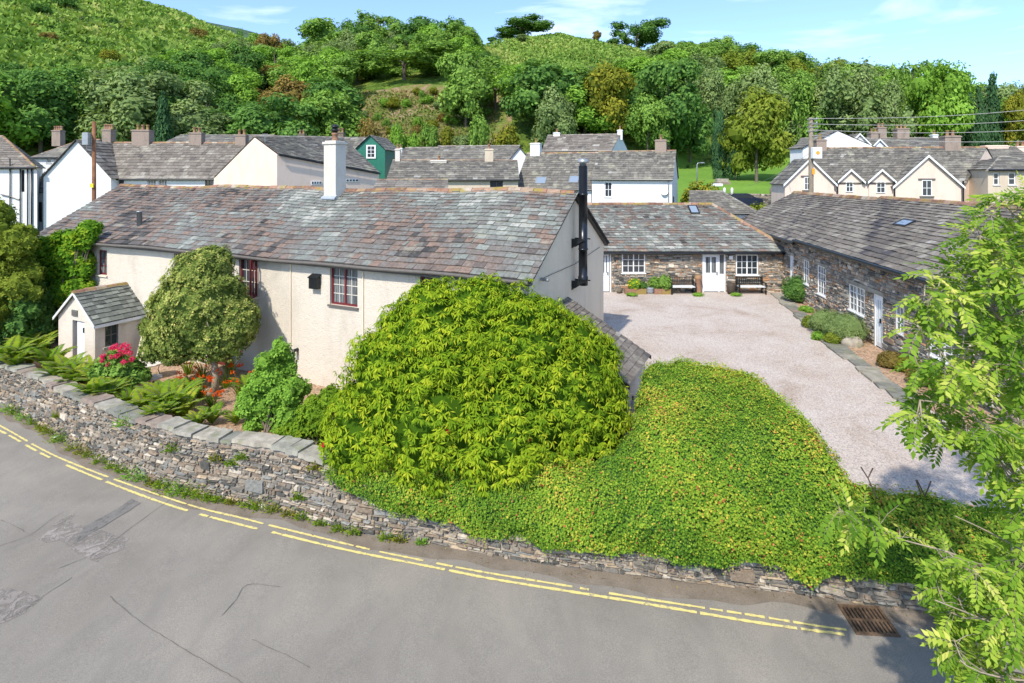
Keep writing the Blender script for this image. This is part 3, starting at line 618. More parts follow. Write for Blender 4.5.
def gable_wing(t, fr, x0, x1, y0, y1, h, rise, wallmat, roofmat, ops=(), wins=(), bargemat='white_paint', name='cross_gable', seed=5, zb=-1.5, ov=.18, group=None):
    """gable-fronted wing facing -y, a part of house t; its roof, windows and bargeboard are sub-parts"""
    xm = (x0+x1)/2; wb = MB(); mt = Matrix.Translation((0, y0, 0)); rl = [(a, b_, c, d) for (a, b_, c, d) in ops]
    wall_face(wb, x0, x1, zb, h, (), .14, mt); wb.add([(x0, y0, h), (x1, y0, h), (xm, y0, h+rise)], [(0, 1, 2)])
    wb.add([(x0, y0, zb), (x0, y1, zb), (x0, y1, h), (x0, y0, h)], [(0, 1, 2, 3)]); wb.add([(x1, y0, zb), (x1, y1, zb), (x1, y1, h), (x1, y0, h)], [(0, 1, 2, 3)])
    o = wb.build(name, M[wallmat], t)
    k = rise/(xm-x0); dz = k*ov; rb = MB(); f_ = y0-.2
    slates(rb, (x0-ov, y1, h-dz+.06), (x0-ov, f_, h-dz+.06), (xm, f_, h+rise+.06), (xm, y1, h+rise+.06), .4, .5, .02, seed)
    slates(rb, (x1+ov, f_, h-dz+.06), (x1+ov, y1, h-dz+.06), (xm, y1, h+rise+.06), (xm, f_, h+rise+.06), .4, .5, .02, seed+1)
    rb.build('roof', M[roofmat], o)
    if bargemat:
        bb = MB()
        for s in (-1, 1):
            xe = xm+s*(xm-x0+ov); bb.prism([(xe, f_-.03, h-dz-.1), (xm, f_-.03, h+rise-.1), (xm, f_-.03, h+rise+.08), (xe, f_-.03, h-dz+.08)], (0, .04, 0))
        bb.build('bargeboard', M[bargemat], o)
    for (rc, w) in zip(rl, wins): 
        x = window(o, rc, mt, -.035, w.get('c', 2), w.get('r', 2), 'white_paint', 'glass', .04, .06, None, name='window')
        for ch in list(x.children): ch.parent = o           # keep within three levels
    return o

# ------------------------------------------------------------------ main cottage
MH = Fr((-22.1, 26.5, -1.3), R(-25.6)); HL, HD, HE = 25.05, 7.75, 3.62+1.3; HR = 5.93+1.3
t = thing('cottage', 'long cream cottage with patchy slate roof, dark red windows and white chimney by the road', 'cottage', MH.loc, MH.rz)
COT = t; yw = .22
def mrect(*a): return MH.rect(*a, val=yw)
o1 = mrect(97.5, 107, 250, 275); o2 = mrect(174, 188, 254, 272); o3 = mrect(239, 257.5, 257, 296); o4 = mrect(330, 357.5, 266, 306); o5 = mrect(420, 438, 275, 312); o6 = mrect(172, 188, 346, 368); o7 = mrect(208, 229, 343, 385); o8 = mrect(430, 460, 370, 410)
o7 = (o7[0], o7[1], .35, o7[3])
eps = .02
def capz(o): return (o[0], o[1], o[2], min(o[3], HE-.12))
ops = [capz(o) for o in (o1, o2, o3, o4, o5, o6, o7, o8)]
wb = MB(); mt = Matrix.Translation((0, yw, 0)); wall_face(wb, -.7, HL-.15, -.6, HE, ops, .2, mt)
wb.add([(HL-.15, yw, -.6), (HL-.15, HD-.1, -.6), (HL-.15, HD-.1, HE+.2), (HL-.15, HD/2, HR-.12), (HL-.15, yw, HE+.02)], [(0, 1, 2, 3, 4)])
wb.add([(-.7, yw, -.6), (-.7, HD-.1, -.6), (-.7, HD-.1, HE), (-.7, HD/2, HR-.12), (-.7, yw, HE)], [(0, 1, 2, 3, 4)])
wb.add([(-.7, HD-.1, -.6), (HL-.15, HD-.1, -.6), (HL-.15, HD-.1, HE+.2), (-.7, HD-.1, HE)], [(0, 1, 2, 3)])
w_ = wb.build('wall', M['render_cream'], t)
# same render lightened against the gable's shade: a thin skin proud of the wall
gb = MB(); X = HL-.14; gb.prism([(X, yw+.02, -.6), (X, HD-.1, -.6), (X, HD-.1, HE+.18), (X, HD/2, HR-.15), (X, yw+.02, HE)], (.03, 0, 0)); gb.build('gable_render', M['render_lifted'], w_)
for k, (o, cfg) in enumerate(zip(ops, [dict(c=2, r=3), dict(c=2, r=3), dict(c=4, r=3, split=2), dict(c=4, r=4, split=2), dict(c=2, r=3), dict(c=2, r=2), None, dict(c=2, r=3, split=2)])):
    if cfg is None: continue
    window(t, o, mt, .12, cfg['c'], cfg['r'], 'red_paint', 'glass_pale' if k in (0, 3) else 'glass', .026, .075, 'grey_wood' if k == 3 else 'render_lifted', split=cfg.get('split'), sillz=.06, bmat='render_stack' if k in (2, 3) else None)  # paler panes paint in the light reflected on the glass
db = MB(); db.bx(o7[0], o7[1], yw+.17, yw+.2, o7[2], o7[3]); db.bx(o7[0], o7[0]+.08, yw+.1, yw+.17, o7[2], o7[3]); db.bx(o7[1]-.08, o7[1], yw+.1, yw+.17, o7[2], o7[3]); dd = db.build('door', M['red_paint'], t)
gb = MB(); gb.bx(o7[0]+.2, o7[1]-.2, yw+.155, yw+.165, o7[2]+.9, o7[3]-.2); gb.build('pane', M['glass'], dd)
# one casement of the window beside the round tree stands open
ob = MB(); q = ops[2]; mm = Matrix.Translation((q[1]-.03, yw-.01, 0)) @ Matrix.Rotation(R(-65), 4, 'Z'); w5 = (q[1]-q[0])/2
for (a, b_, c, d) in ((0, w5, q[2]+.03, q[2]+.1), (0, w5, q[3]-.1, q[3]-.03), (0, .06, q[2]+.1, q[3]-.1), (w5-.06, w5, q[2]+.1, q[3]-.1), (w5/2-.01, w5/2+.01, q[2]+.1, q[3]-.1)): ob.bx(a, b_, -.02, .02, c, d, .5, mm)
ob.build('open_casement', M['red_paint'], t)
# roof
rb = MB(); ov = 0.0; nz = 2.6
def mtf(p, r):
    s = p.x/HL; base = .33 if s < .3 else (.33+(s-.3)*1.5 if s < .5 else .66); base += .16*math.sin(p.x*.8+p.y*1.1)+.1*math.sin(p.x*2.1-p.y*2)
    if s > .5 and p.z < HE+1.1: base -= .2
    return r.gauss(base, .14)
sag = lambda x: -.05*math.sin(x*.5)-.04*math.sin(x*1.3+1)
for i in range(10):                                       # roof in bays that sag a little
    x0, x1 = HL*i/10-(.9 if i == 0 else 0), HL*(i+1)/10+(.12 if i == 9 else 0)
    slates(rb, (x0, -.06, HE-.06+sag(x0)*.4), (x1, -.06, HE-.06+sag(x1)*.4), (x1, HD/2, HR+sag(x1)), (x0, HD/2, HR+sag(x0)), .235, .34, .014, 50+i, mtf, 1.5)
slates(rb, (HL+.1, HD+.08, HE+.12), (-.9, HD+.08, HE-.05), (-.9, HD/2, HR), (HL+.1, HD/2, HR), .3, .5, .016, 71, mtf)
ro = rb.build('roof', M['slate'], t)
tb = MB()
for i in range(10): x0, x1 = HL*i/10-(.9 if i == 0 else 0), HL*(i+1)/10; ridge_tiles(tb, (x0, HD/2, HR+.03+sag(x0)), (x1, HD/2, HR+.03+sag(x1)), .17, .11, .46, 5+i)
tb.build('ridge_tiles', M['terracotta'], ro)
vb = MB(); vb.prism([(HL-.12, -.05, HE-.16), (HL-.12, HD/2, HR-.1), (HL-.12, HD/2, HR-.03), (HL-.12, -.05, HE-.09)], (.16, 0, 0)); vb.build('verge_board', M['dark_metal'], ro); vb = MB(); vb.prism([(HL-.12, HD+.05, HE+.02), (HL-.12, HD/2, HR-.1), (HL-.12, HD/2, HR-.03), (HL-.12, HD+.05, HE+.09)], (.16, 0, 0)); vb.build('verge_board', M['dark_metal'], ro)
# gutter along the eave, with its brackets
gb = MB(); gb.tube([(x, -.1, HE-.12+sag(x)*.4) for x in np.linspace(-.8, HL, 24)], .055, 8); gb.bx(0, HL, -.02, yw, HE-.24, HE-.17); gb.build('gutter', M['grey_wood'], t)
# white chimney
q = MH.hit(331.5, 196, 1, HD/2-.55); zt = MH.hit(331.5, 144, 1, HD/2-.55).z
ch = chimney(t, q.x, HD/2-.35, HR-1.1, zt, .64, .6, 'render_stack', 1, 'terracotta', True, True, .34)
fb = MB(); fb.prism([(q.x-.37, HD/2-.78, HR-.43), (q.x+.37, HD/2-.78, HR-.43), (q.x+.36, HD/2-.6, HR-.31), (q.x-.36, HD/2-.6, HR-.31)], (0, 0, .06)); fb.build('flashing', M['lead'], ch)
# small vent pipe in the roof
q = MH.hit(139.5, 226, 1, 1.1); zt = MH.hit(139.5, 212, 1, 1.1).z
vb = MB(); vb.lathe([(.11, HE+.2), (.11, zt), (.13, zt), (.13, zt+.04)], q.x, 1.1, 12); vb.build('vent_pipe', M['grey_metal'], t, True)
# black stove flue on the gable
q = MH.hit(582.5, 285, 0, HL+.22); q2 = MH.hit(582.5, 166, 0, HL+.22)
fb = MB(); fx_, fy_ = HL+.24, q.y
fb.lathe([(.17, q.z), (.17, q.z+.3), (.15, q.z+.32), (.15, q.z+1.2), (.165, q.z+1.2), (.165, q.z+1.26), (.15, q.z+1.26), (.15, q2.z-1), (.165, q2.z-1), (.165, q2.z-.94), (.15, q2.z-.94), (.15, q2.z)], fx_, fy_, 20)
fo = fb.build('stove_flue', M['flue_metal'], t, True)
cb = MB(); cb.lathe([(.12, q2.z), (.12, q2.z+.1), (.2, q2.z+.11), (.2, q2.z+.16), (.16, q2.z+.24), (.06, q2.z+.26)], fx_, fy_, 20); cb.build('flue_cap', M['grey_metal'], fo, True)
z = q.z+1.55
for zz in (z, q.z+.12): bb = MB(); bb.bx(HL-.14, fx_+.2, fy_-.2, fy_-.17, zz, zz+.04); bb.bx(HL-.14, fx_+.2, fy_+.17, fy_+.2, zz, zz+.04); bb.prism([(HL-.12, fy_-.2, zz-.3), (HL-.12, fy_-.2, zz), (fx_+.1, fy_-.2, zz)], (0, .03, 0)); bb.prism([(HL-.12, fy_+.17, zz-.3), (HL-.12, fy_+.17, zz), (fx_+.1, fy_+.17, zz)], (0, .03, 0)); bb.build('flue_bracket', M['dark_metal'], fo)
# thin cable from flue across the gable, vent spout
cb = MB(); a = MH.hit(541, 279, 0, HL-.08); c = MH.hit(600, 247, 0, HL-.08); cb.tube([a, a.lerp(c, .5)-Vector((0, 0, .12)), c], .01, 5); cb.build('cable', M['grey_wood'], t)
a = MH.hit(541, 279, 0, HL-.08); cb = MB(); cb.tube([a, a+Vector((.25, 0, -.02))], .05, 10); cb.build('overflow_pipe', M['grey_metal'], t)
# wall lantern, thin pipes and small fittings on the front
a, b_, c, d = mrect(313, 321, 276, 288); lb = MB(); lb.bx(a, b_, yw-.2, yw-.01, c, d-.05); lb.prism([(a-.03, yw-.23, d-.05), (b_+.03, yw-.23, d-.05), (b_+.03, yw, d+.05), (a-.03, yw, d+.05)], (0, 0, .03)); lb.build('wall_box', M['dark_metal'], t)
for px, p0, p1 in ((290.5, 262, 333), (363, 272, 345)):
    a = MH.hit(px, p0, 1, yw-.03); c = MH.hit(px, p1, 1, yw-.03); cb = MB(); cb.tube([a, (a.x, a.y, .4)], .02, 6); cb.build('cable_pipe', M['render_lifted'], t)
a = MH.hit(229.5, 345, 1, yw-.07); cb = MB(); cb.tube([(a.x, a.y, HE-.15), (a.x, a.y, .3)], .05, 10); cb.build('downpipe', M['dark_metal'], t, True)
a = MH.hit(296, 350, 1, yw-.08); cb = MB(); cb.tube([(a.x, yw, a.z), (a.x, yw-.18, a.z), (a.x, yw-.2, a.z-.12)], .06, 10); cb.build('wall_lamp', M['dark_metal'], t, True)

# ------------------------------------------------------------------ entrance porch of the cottage (part of the cottage)
pf = MH.hit(76, 366, 1, -1.75)
px0 = MH.hit(58.5, 340, 1, -1.7).x; px1 = MH.hit(95, 340, 1, -1.7).x
pr = MH.hit(73.4, 292, 1, -1.7).z; pe = MH.hit(95.5, 321, 1, -1.6).z
pxm = (px0+px1)/2
pd = MH.rect(72.5, 84.5, 321, 364, val=-1.7); pd = (pd[0], pd[1], .2, pd[3])
wb = MB(); mt2 = Matrix.Translation((0, -1.7, 0)); wall_face(wb, px0, px1, -.3, pe, [(pd[0], pd[1], pd[2], min(pd[3], pe-.02))], .25, mt2)
wb.add([(px0, -1.7, pe), (px1, -1.7, pe), (pxm, -1.7, pr)], [(0, 1, 2)])
mr = Matrix.Translation((px1, -1.7, 0)) @ Matrix.Rotation(R(90), 4, 'Z')
sw = MH.rect(105, 118.5, 324, 345.5, val=px1, ax=0); sw = (sw[0]+1.7, sw[1]+1.7, sw[2], min(sw[3], pe-.06))
wall_face(wb, 0, 1.9, -.3, pe, [sw], .12, mr)
wb.add([(px0, -1.7, -.3), (px0, .2, -.3), (px0, .2, pe), (px0, -1.7, pe)], [(0, 1, 2, 3)])
po = wb.build('porch', M['render_cream'], t)
rb = MB(); k = (pr-pe)/(px1-pxm); o_v = .16
slates(rb, (px1+o_v, -1.82, pe-k*o_v+.05), (px1+o_v, yw, pe-k*o_v+.05), (pxm, yw, pr+.05), (pxm, -1.82, pr+.05), .2, .26, .016, 31, None, 1.2)
slates(rb, (px0-o_v, yw, pe-k*o_v+.05), (px0-o_v, -1.82, pe-k*o_v+.05), (pxm, -1.82, pr+.05), (pxm, yw, pr+.05), .2, .26, .016, 32)
rb.build('porch_roof', M['slate_green'], po)
tb = MB(); ridge_tiles(tb, (pxm, -1.84, pr+.08), (pxm, yw, pr+.08), .13, .09, .4, 9); tb.build('ridge_tiles', M['terracotta'], po)
bb = MB(); f_ = -1.84
for s, xe in ((-1, px0-o_v), (1, px1+o_v)): bb.prism([(xe, f_, pe-k*o_v-.07), (pxm, f_, pr-.07), (pxm, f_, pr+.04), (xe, f_, pe-k*o_v+.04)], (0, .035, 0))
bb.bx(px1+o_v-.02, px1+o_v+.02, -1.84, yw-.02, pe-k*o_v-.1, pe-k*o_v+.02); bb.build('bargeboard', M['render_white'], po)
db = MB(); xs0, xs1 = pd[0]+.2, pd[1]
for i in range(5): w = (xs1-xs0)/5; db.bx(xs0+w*i+.004, xs0+w*(i+1)-.004, -1.63, -1.59, pd[2], pd[3]-.05)
db.bx(xs0, xs1, -1.589, -1.57, pd[2], pd[3]-.05); db.build('porch_door', M['door_white'], po)
db = MB(); db.bx(pd[0]+.005, xs0-.005, -1.575, -1.55, pd[2], pd[3]); db.build('dark_recess', M['grey_wood'], po)
hb = MB(); hb.bx(xs1-.18, xs1-.12, -1.67, -1.63, pd[3]-.45, pd[3]-.25); hb.build('door_knocker', M['dark_metal'], po)
pl = MH.rect(72.5, 78, 310, 316, val=-1.7); lb = MB(); lb.bx(pl[0], pl[1], -1.74, -1.705, pl[2], pl[3]); lb.build('plaque', M['slate_green'], po)
lb = MB(); c_ = ((pl[0]+pl[1])/2, (pl[2]+pl[3])/2); lb.bx(pl[0]+.05, pl[1]-.05, -1.75, -1.742, pl[2]+.05, pl[3]-.05); lb.build('plaque_face', M['grey_wood'], po)
x_ = window(po, sw, mr, .07, 2, 2, 'grey_wood', 'glass', .03, .05, None, name='porch_window')
for chd in list(x_.children): chd.parent = po
sb = MB(); sb.bx(sw[0]-.08, sw[1]+.08, -.08, .08, sw[2]-.08, sw[2]-.003, .4, mr); sb.build('porch_sill', M['coping'], po)
# raking buttress where the cottage wall flares towards the garden
a = MH.hit(124, 300, 1, yw); 
bb = MB(); bb.prism([(px1+.35, yw-.02, pe+.6), (px1+.35, yw-.75, -.3), (px1+.35, yw+.02, -.3)], (.4, 0, 0)); bb.build('buttress', M['render_cream'], w_)

# ------------------------------------------------------------------ lean-to store on the gable
lt = thing('lean_to_store', 'low grey rendered lean-to with a sloping slate roof under the gable of the cottage', 'outbuilding', (MH.m @ Vector((HL, 0, 0))), MH.rz)
FL = Fr(MH.m @ Vector((HL, 0, 0)), MH.rz)
y0, y1, wid_ = .75, 3.3, 2.5; z1_ = .9+1.3-.05; z0_ = 2.36+1.3-.05
wb = MB(); wb.prism([(-.05, y0, -.6), (wid_, y0, -.6), (wid_, y0, z1_+.02), (-.05, y0, z0_+.04)], (0, .12, 0)); wb.prism([(-.05, y1-.12, -.6), (wid_, y1-.12, -.6), (wid_, y1-.12, z1_+.02), (-.05, y1-.12, z0_+.04)], (0, .12, 0))
wb.bx(wid_-.12, wid_-.003, y0+.121, y1-.121, -.6, z1_+.02); wb.build('wall', M['render_stack'], lt)
rb = MB(); slates(rb, (wid_+.15, y0-.12, z1_-.02), (wid_+.15, y1+.12, z1_-.02), (-.1, y1+.12, z0_+.1), (-.1, y0-.12, z0_+.1), .18, .24, .013, 88, None, 1.0); rb.build('roof', M['slate_violet'], lt)
vb = MB(); vb.prism([(-.1, y1+.1, z0_-.02), (wid_+.17, y1+.1, z1_-.14), (wid_+.17, y1+.1, z1_-.03), (-.1, y1+.1, z0_+.09)], (0, .04, 0)); vb.build('verge_board', M['dark_wood'], lt); vb = MB(); vb.prism([(-.1, y0-.14, z0_-.02), (wid_+.17, y0-.14, z1_-.14), (wid_+.17, y0-.14, z1_-.03), (-.1, y0-.14, z0_+.09)], (0, .04, 0)); vb.build('verge_board', M['dark_wood'], lt)
vb = MB(); vb.lathe([(.06, 0), (.06, .03)], 0, 0, 12); vb.xf(Matrix.Translation((wid_, y0+.9, z1_-.75)) @ Matrix.Rotation(R(90), 4, 'Y')); vb.build('vent_cover', M['dark_metal'], lt)
# ------------------------------------------------------------------ roadside stone wall
arc = [0.0]
for i in range(1, len(WP)): arc.append(arc[-1]+(Vector((WP[i].x, WP[i].y))-Vector((WP[i-1].x, WP[i-1].y))).length)
arc = np.array(arc); PX_ = np.array([p.x for p in WP]); PY_ = np.array([p.y for p in WP])
def on_wall(s, off, z):          # s along the wall, off>0 towards the garden
    x = float(np.interp(s, arc, PX_)); y = float(np.interp(s, arc, PY_)); x2 = float(np.interp(s+.1, arc, PX_)); y2 = float(np.interp(s+.1, arc, PY_))
    if s+.1 > arc[-1]: x2, y2 = x, y; x1_ = float(np.interp(s-.1, arc, PX_)); y1_ = float(np.interp(s-.1, arc, PY_)); dx, dy = x2-x1_, y2-y1_
    else: dx, dy = x2-x, y2-y
    l = math.hypot(dx, dy) or 1; nx, ny = -dy/l, dx/l
    if ny < 0: nx, ny = -nx, -ny
    return Vector((x+nx*off, y+ny*off, z))
ST = float(arc[-1]); sX = lambda X: float(np.interp(X, PX_, arc))
s_h = sX(-4.2); s_r = sX(6.4)
def wtop(s):
    x = float(np.interp(s, arc, PX_)); z = np.interp(x, [-30, -17, -9, -6, -4, -2.5, 0, 6, 7, 12], [-.38, -.32, -.16, -.12, -.2, -.62, -.75, -.75, -.7, -.7]); return float(z)+.03*math.sin(s*1.7)
def wbot(s): x = float(np.interp(s, arc, PX_)); return RA+RB*x-.02
wl = thing('stone_wall', 'long rubble stone wall with slab coping curving beside the road below the hedge', 'stone wall', (0, 12, -1.5))
T0 = Matrix.Translation((0, -12, 1.5))
core = MB(); ss = np.linspace(0, ST, 200)
for s in ss: core.v += [on_wall(s, .02, wbot(s)-.3), on_wall(s, .02, wtop(s)-.01), on_wall(s, .45, wtop(s)-.01), on_wall(s, .45, wbot(s)-.3)]
for i in range(199):
    for j in range(3): core.f.append((i*4+j, i*4+j+1, (i+1)*4+j+1, (i+1)*4+j)); core.t.append(.5)
core.xf(T0).build('wall_core', M['mortar'], wl)
sb = MB(); stones(sb, 2, ST, wbot, wtop, curve=lambda x, y, z: on_wall(x, y+.02, z), rowh=.07, wid=.2, prot=.045, seed=11, big=.07); sb.xf(T0).build('stone_facing', M['wallstone'], wl)
# coping slabs, flat and overlapping, garden stretch
cb = MB(); r = RNDS(5); s = 2.0
while s < s_h+.6:
    w = r.uniform(.3, .85); z = wtop(s+w/2)-.005; th = r.uniform(.05, .12); f0 = r.uniform(-.08, -.03); b0 = r.uniform(.44, .56); tilt = r.uniform(-.012, .012); k = 5
    fr_ = [(s+w*i/k, f0+r.uniform(-.03, .03)) for i in range(k+1)]; bk = [(s+w*i/k, b0+r.uniform(-.03, .03)) for i in range(k, -1, -1)]
    pl_ = [(a+r.uniform(-.02, .02), o) for a, o in fr_+bk]; bot = [on_wall(a, o, z+tilt*(a-s)) for a, o in pl_]; top = [on_wall(a, o+.012*(1 if o < .2 else -1), z+th+tilt*(a-s)+r.uniform(-.008, .008)) for a, o in pl_]
    n_ = len(bot); cb.add(bot+top, [list(range(n_, 2*n_))]+[(i, (i+1) % n_, (i+1) % n_+n_, i+n_) for i in range(n_)], r.random()); s += w+r.uniform(-.0, .03)
cb.xf(T0).build('coping', M['coping'], wl)

# ------------------------------------------------------------------ courtyard building at the back
YB = 31.1; RBd = Fr((2.2, YB, 0), 0)
t = thing('courtyard_cottage', 'low stone cottage facing across the courtyard, white door between two white windows', 'cottage', RBd.loc, 0); yr_, z_e, z_r = 3.4, 2.42, 4.72
L1 = (786-512)/F*YB-2.2+.2
rw = lambda *a: RBd.rect(*a, val=0.0)
wa = rw(622, 645, 252.5, 273); wb_ = rw(736, 758, 254.5, 275); dr = rw(702.5, 725.5, 253.5, 293); dr = (dr[0], dr[1], 0.0, dr[3]); d0 = rw(600, 611, 252, 291); d0 = (d0[0], d0[1], 0, d0[3])
ops = [wa, wb_, dr, d0]; wb = MB(); wall_face(wb, 0, L1, -.3, z_e, ops, .16)
wb.add([(0, 0, -.3), (0, 6.8, -.3), (0, 6.8, z_e), (0, 3.4, z_r-.1), (0, 0, z_e)], [(0, 1, 2, 3, 4)]); wb.add([(0, 6.8, -.3), (L1, 6.8, -.3), (L1, 6.8, z_e), (0, 6.8, z_e)], [(0, 1, 2, 3)]); wb.add([(L1, 0, -.3), (L1, 6.8, -.3), (L1, 6.8, z_e), (L1, 0, z_e)], [(0, 1, 2, 3)])
w_ = wb.build('wall', M['mortar'], t); sb = MB(); stones(sb, 0, L1, 0, z_e, [(o[0]-.02, o[1]+.02, o[2], o[3]+.02) for o in ops], None, .1, .22, .04, 21, .1); sb.build('stone_facing', M['stone'], w_)
for o in (wa, wb_): lb = MB(); lb.bx(o[0]-.15, o[1]+.15, -.07, .04, o[3]+.002, o[3]+.09, .25); lb.build('lintel', M['coping'], w_)
for o in (wa, wb_): window(t, o, None, .03, 4, 3, 'white_paint', 'glass', .028, .055, 'white_paint', split=2)
def half_door(t, dr, y=.06, side=True):
    x0, x1, z0, z1 = dr; db = MB(); f = .07
    db.bx(x0, x0+f, y-.05, y+.04, z0, z1); db.bx(x1-f, x1, y-.05, y+.04, z0, z1); db.bx(x0+f, x1-f, y-.05, y+.04, z1-f, z1)
    xd = x0+(x1-x0)*.72 if side else x1-f
    if side: db.bx(xd-.035, xd+.035, y-.05, y+.04, z0, z1-f)
    o = db.build('door_frame', M['white_paint'], t); db = MB(); a, b_ = x0+f+.01, xd-.04; zm = z0+1.0
    for (p, q) in ((a, a+.11), (b_-.11, b_), ((a+b_)/2-.04, (a+b_)/2+.04)): db.bx(p, q, y-.02, y+.02, z0+.03, z1-f-.01)
    for (p, q) in ((z0+.03, z0+.2), (zm-.08, zm+.06), (z1-f-.13, z1-f-.01)): db.bx(a+.11, b_-.11, y-.018, y+.018, p, q)
    db.bx(a+.11, b_-.11, y-.002, y+.012, z0+.2, zm-.08); 
    if side: db.bx(xd+.04, x1-f-.01, y-.01, y+.02, z0+.03, zm)
    d = db.build('door', M['door_white'], t); gb = MB(); gb.bx(a+.1, b_-.1, y, y+.01, zm+.05, z1-f-.1)
    if side: gb.bx(xd+.035, x1-f, y, y+.01, zm, z1-f)
    gb.build('pane', M['glass_pale'], d); hb = MB(); hb.bx(b_-.09, b_-.05, y-.07, y-.02, zm-.05, zm+.12); hb.build('handle', M['dark_metal'], d)
half_door(t, dr); half_door(t, d0, side=False)
rb = MB(); ov = .3; dz = (z_r-z_e)/3.4*ov; hx = 2.25
xr = (712-512)/F*(YB+3.4)-2.2; a, b_ = (-.3, -ov, z_e-dz+.06), (L1+.1, -ov, z_e-dz+.06); c, d = (xr, 3.4, z_r), (-.3, 3.4, z_r)
def ctf(p, r): return r.gauss(.6+.12*math.sin(p.x*1.2+p.y*2), .2)
slates(rb, a, b_, c, d, .235, .34, .018, 41, ctf, 1.3); slates(rb, b_, (L1+.1, 6.9, z_e-dz), c, c, .3, .4, .018, 42, ctf); rb.add([(L1+.1, 6.9, z_e-dz), (-.3, 6.9, z_e-dz), d, c], [(0, 1, 2, 3)], .4)
ro = rb.build('roof', M['slate'], t); tb = MB(); ridge_tiles(tb, Vector(d)+Vector((0, 0, .05)), Vector(c)+Vector((0, 0, .05)), .15, .1, .42, 3); ridge_tiles(tb, Vector(b_)+Vector((0, 0, .09)), Vector(c)+Vector((0, 0, .05)), .15, .1, .42, 4); tb.build('ridge_tiles', M['terracotta'], ro)
def roof_window(t, ro, fr, pix, yc, e0, r0, run, w, h, tilt=None, frame='dark_metal'):
    """skylight on a front slope: pix centre; e0/r0 eave and ridge heights over run"""
    k = (r0-e0)/run; q = None
    lo_, hi_ = 0, run
    for _ in range(30):
        m_ = (lo_+hi_)/2; q = fr.hit(pix[0], pix[1], 1, m_)
        if q.z > e0+k*m_: lo_ = m_
        else: hi_ = m_
    an = math.atan(k); mt = Matrix.Translation((q.x, m_, e0+k*m_+.03)) @ Matrix.Rotation(an, 4, 'X'); fb = MB()
    fb.bx(-w/2, w/2, -h/2, -h/2+.06, 0, .09); fb.bx(-w/2, w/2, h/2-.06, h/2, 0, .09); fb.bx(-w/2, -w/2+.06, -h/2+.06, h/2-.06, 0, .09); fb.bx(w/2-.06, w/2, -h/2+.06, h/2-.06, 0, .09)
    o = fb.xf(mt).build('skylight', M[frame], ro); o2 = None; gb = MB(); gb.bx(-w/2+.02, w/2-.02, -h/2+.02, h/2-.02, .05, .07)
    gb.xf(mt).build('skylight_pane', M['skyglass'], ro)
roof_window(t, ro, RBd, (693.5, 210.5), 2.6, z_e, z_r, 3.4, .55, .8)
gb = MB(); gb.tube([(-.2, -ov-.05, z_e-dz-.02), (L1, -ov-.05, z_e-dz-.02)], .06, 8); gb.bx(-.2, L1, -ov+.02, -.01, z_e-dz-.08, z_e-dz-.03); gb.build('gutter', M['dark_metal'], t)
# lead valley between the hip and the long building
lb = MB(); lb.add([(L1+.15, .15, 2.3), (L1+1.0, .3, 2.42), (L1+1.6, 7.0, 3.1), (xr+1.0, 6.9, 3.5), (xr+.6, 3.6, 3.9)], [(0, 1, 2, 3, 4)]); lb.build('lead_valley', M['lead'], ro)
# brick patches beside the first window, alarm box
bb = MB(); bb.bx(wb_[0]-.42, wb_[0]-.22, -.13, -.05, wb_[3]-.25, wb_[3]-.05, .9); bb.build('alarm_box', M['white_paint'], t)

# ------------------------------------------------------------------ long stone building on the right
SB_A = Vector((16.2, 40.0)); SB_B = Vector((12.65, 12.0)); d_ = (SB_B-SB_A); rzS = math.atan2(d_.y, d_.x); SB = Fr((SB_A.x, SB_A.y, 0), rzS); SL_ = d_.length; SDp = 7.6; se, sr = 3.3, 5.32
t = thing('long_stone_building', 'long stone barn with grey slate roof and white windows right of the courtyard', 'barn', SB.loc, rzS)
def sr_(*a): return SB.rect(*a, val=0.0)
w1 = sr_(790.5, 793.5, 255, 283); w2 = sr_(804, 809, 260, 284); w3 = sr_(818, 826, 266, 295); w4 = sr_(849.5, 865, 286, 313); d5 = sr_(874.5, 883, 295, 350); w6 = sr_(896, 904.5, 305, 333); w7 = sr_(930, 960, 335, 362)
d5 = (d5[0], d5[1], 0, d5[3]); w1 = (w1[0], w1[1], .05, w1[3])
ops = [w1, w2, w3, w4, d5, w6, w7]
wb = MB(); wall_face(wb, 0, SL_, -.4, se, ops, .18)
wb.add([(0, 0, -.4), (0, SDp, -.4), (0, SDp, se), (0, SDp/2, sr-.1), (0, 0, se)], [(0, 1, 2, 3, 4)]); wb.add([(SL_, 0, -.4), (SL_, SDp, -.4), (SL_, SDp, se), (SL_, SDp/2, sr-.1), (SL_, 0, se)], [(0, 1, 2, 3, 4)]); wb.add([(0, SDp, -.4), (SL_, SDp, -.4), (SL_, SDp, se), (0, SDp, se)], [(0, 1, 2, 3)])
w_ = wb.build('wall', M['mortar'], t)
sb = MB(); stones(sb, 6, SL_, 0, se-.02, [(o[0]-.02, o[1]+.02, o[2], o[3]+.02) for o in ops], None, .1, .23, .04, 23, .1)
sb.build('stone_facing', M['stone'], w_)
for o in (w1, w2, w3, w6, w7): lb = MB(); lb.bx(o[0]-.25, o[1]+.25, -.07, .03, o[3]+.002, o[3]+.13, .3); lb.build('lintel', M['coping'], w_)
lb = MB(); lb.bx(w4[0]-.3, d5[1]+.15, -.07, .03, max(w4[3], d5[3])+.002, max(w4[3], d5[3])+.16, .3); lb.build('lintel', M['coping'], w_)
for k, (o, c, r_) in enumerate(((w2, 2, 3), (w3, 3, 4), (w4, 4, 4), (w6, 2, 3), (w7, 4, 3))): window(t, o, None, .02, c, r_, 'white_paint', 'glass_pale', .03, .06, 'white_paint', split=2 if c == 4 else None)
half_door(t, w1, .04, False); half_door(t, d5, .04, False)
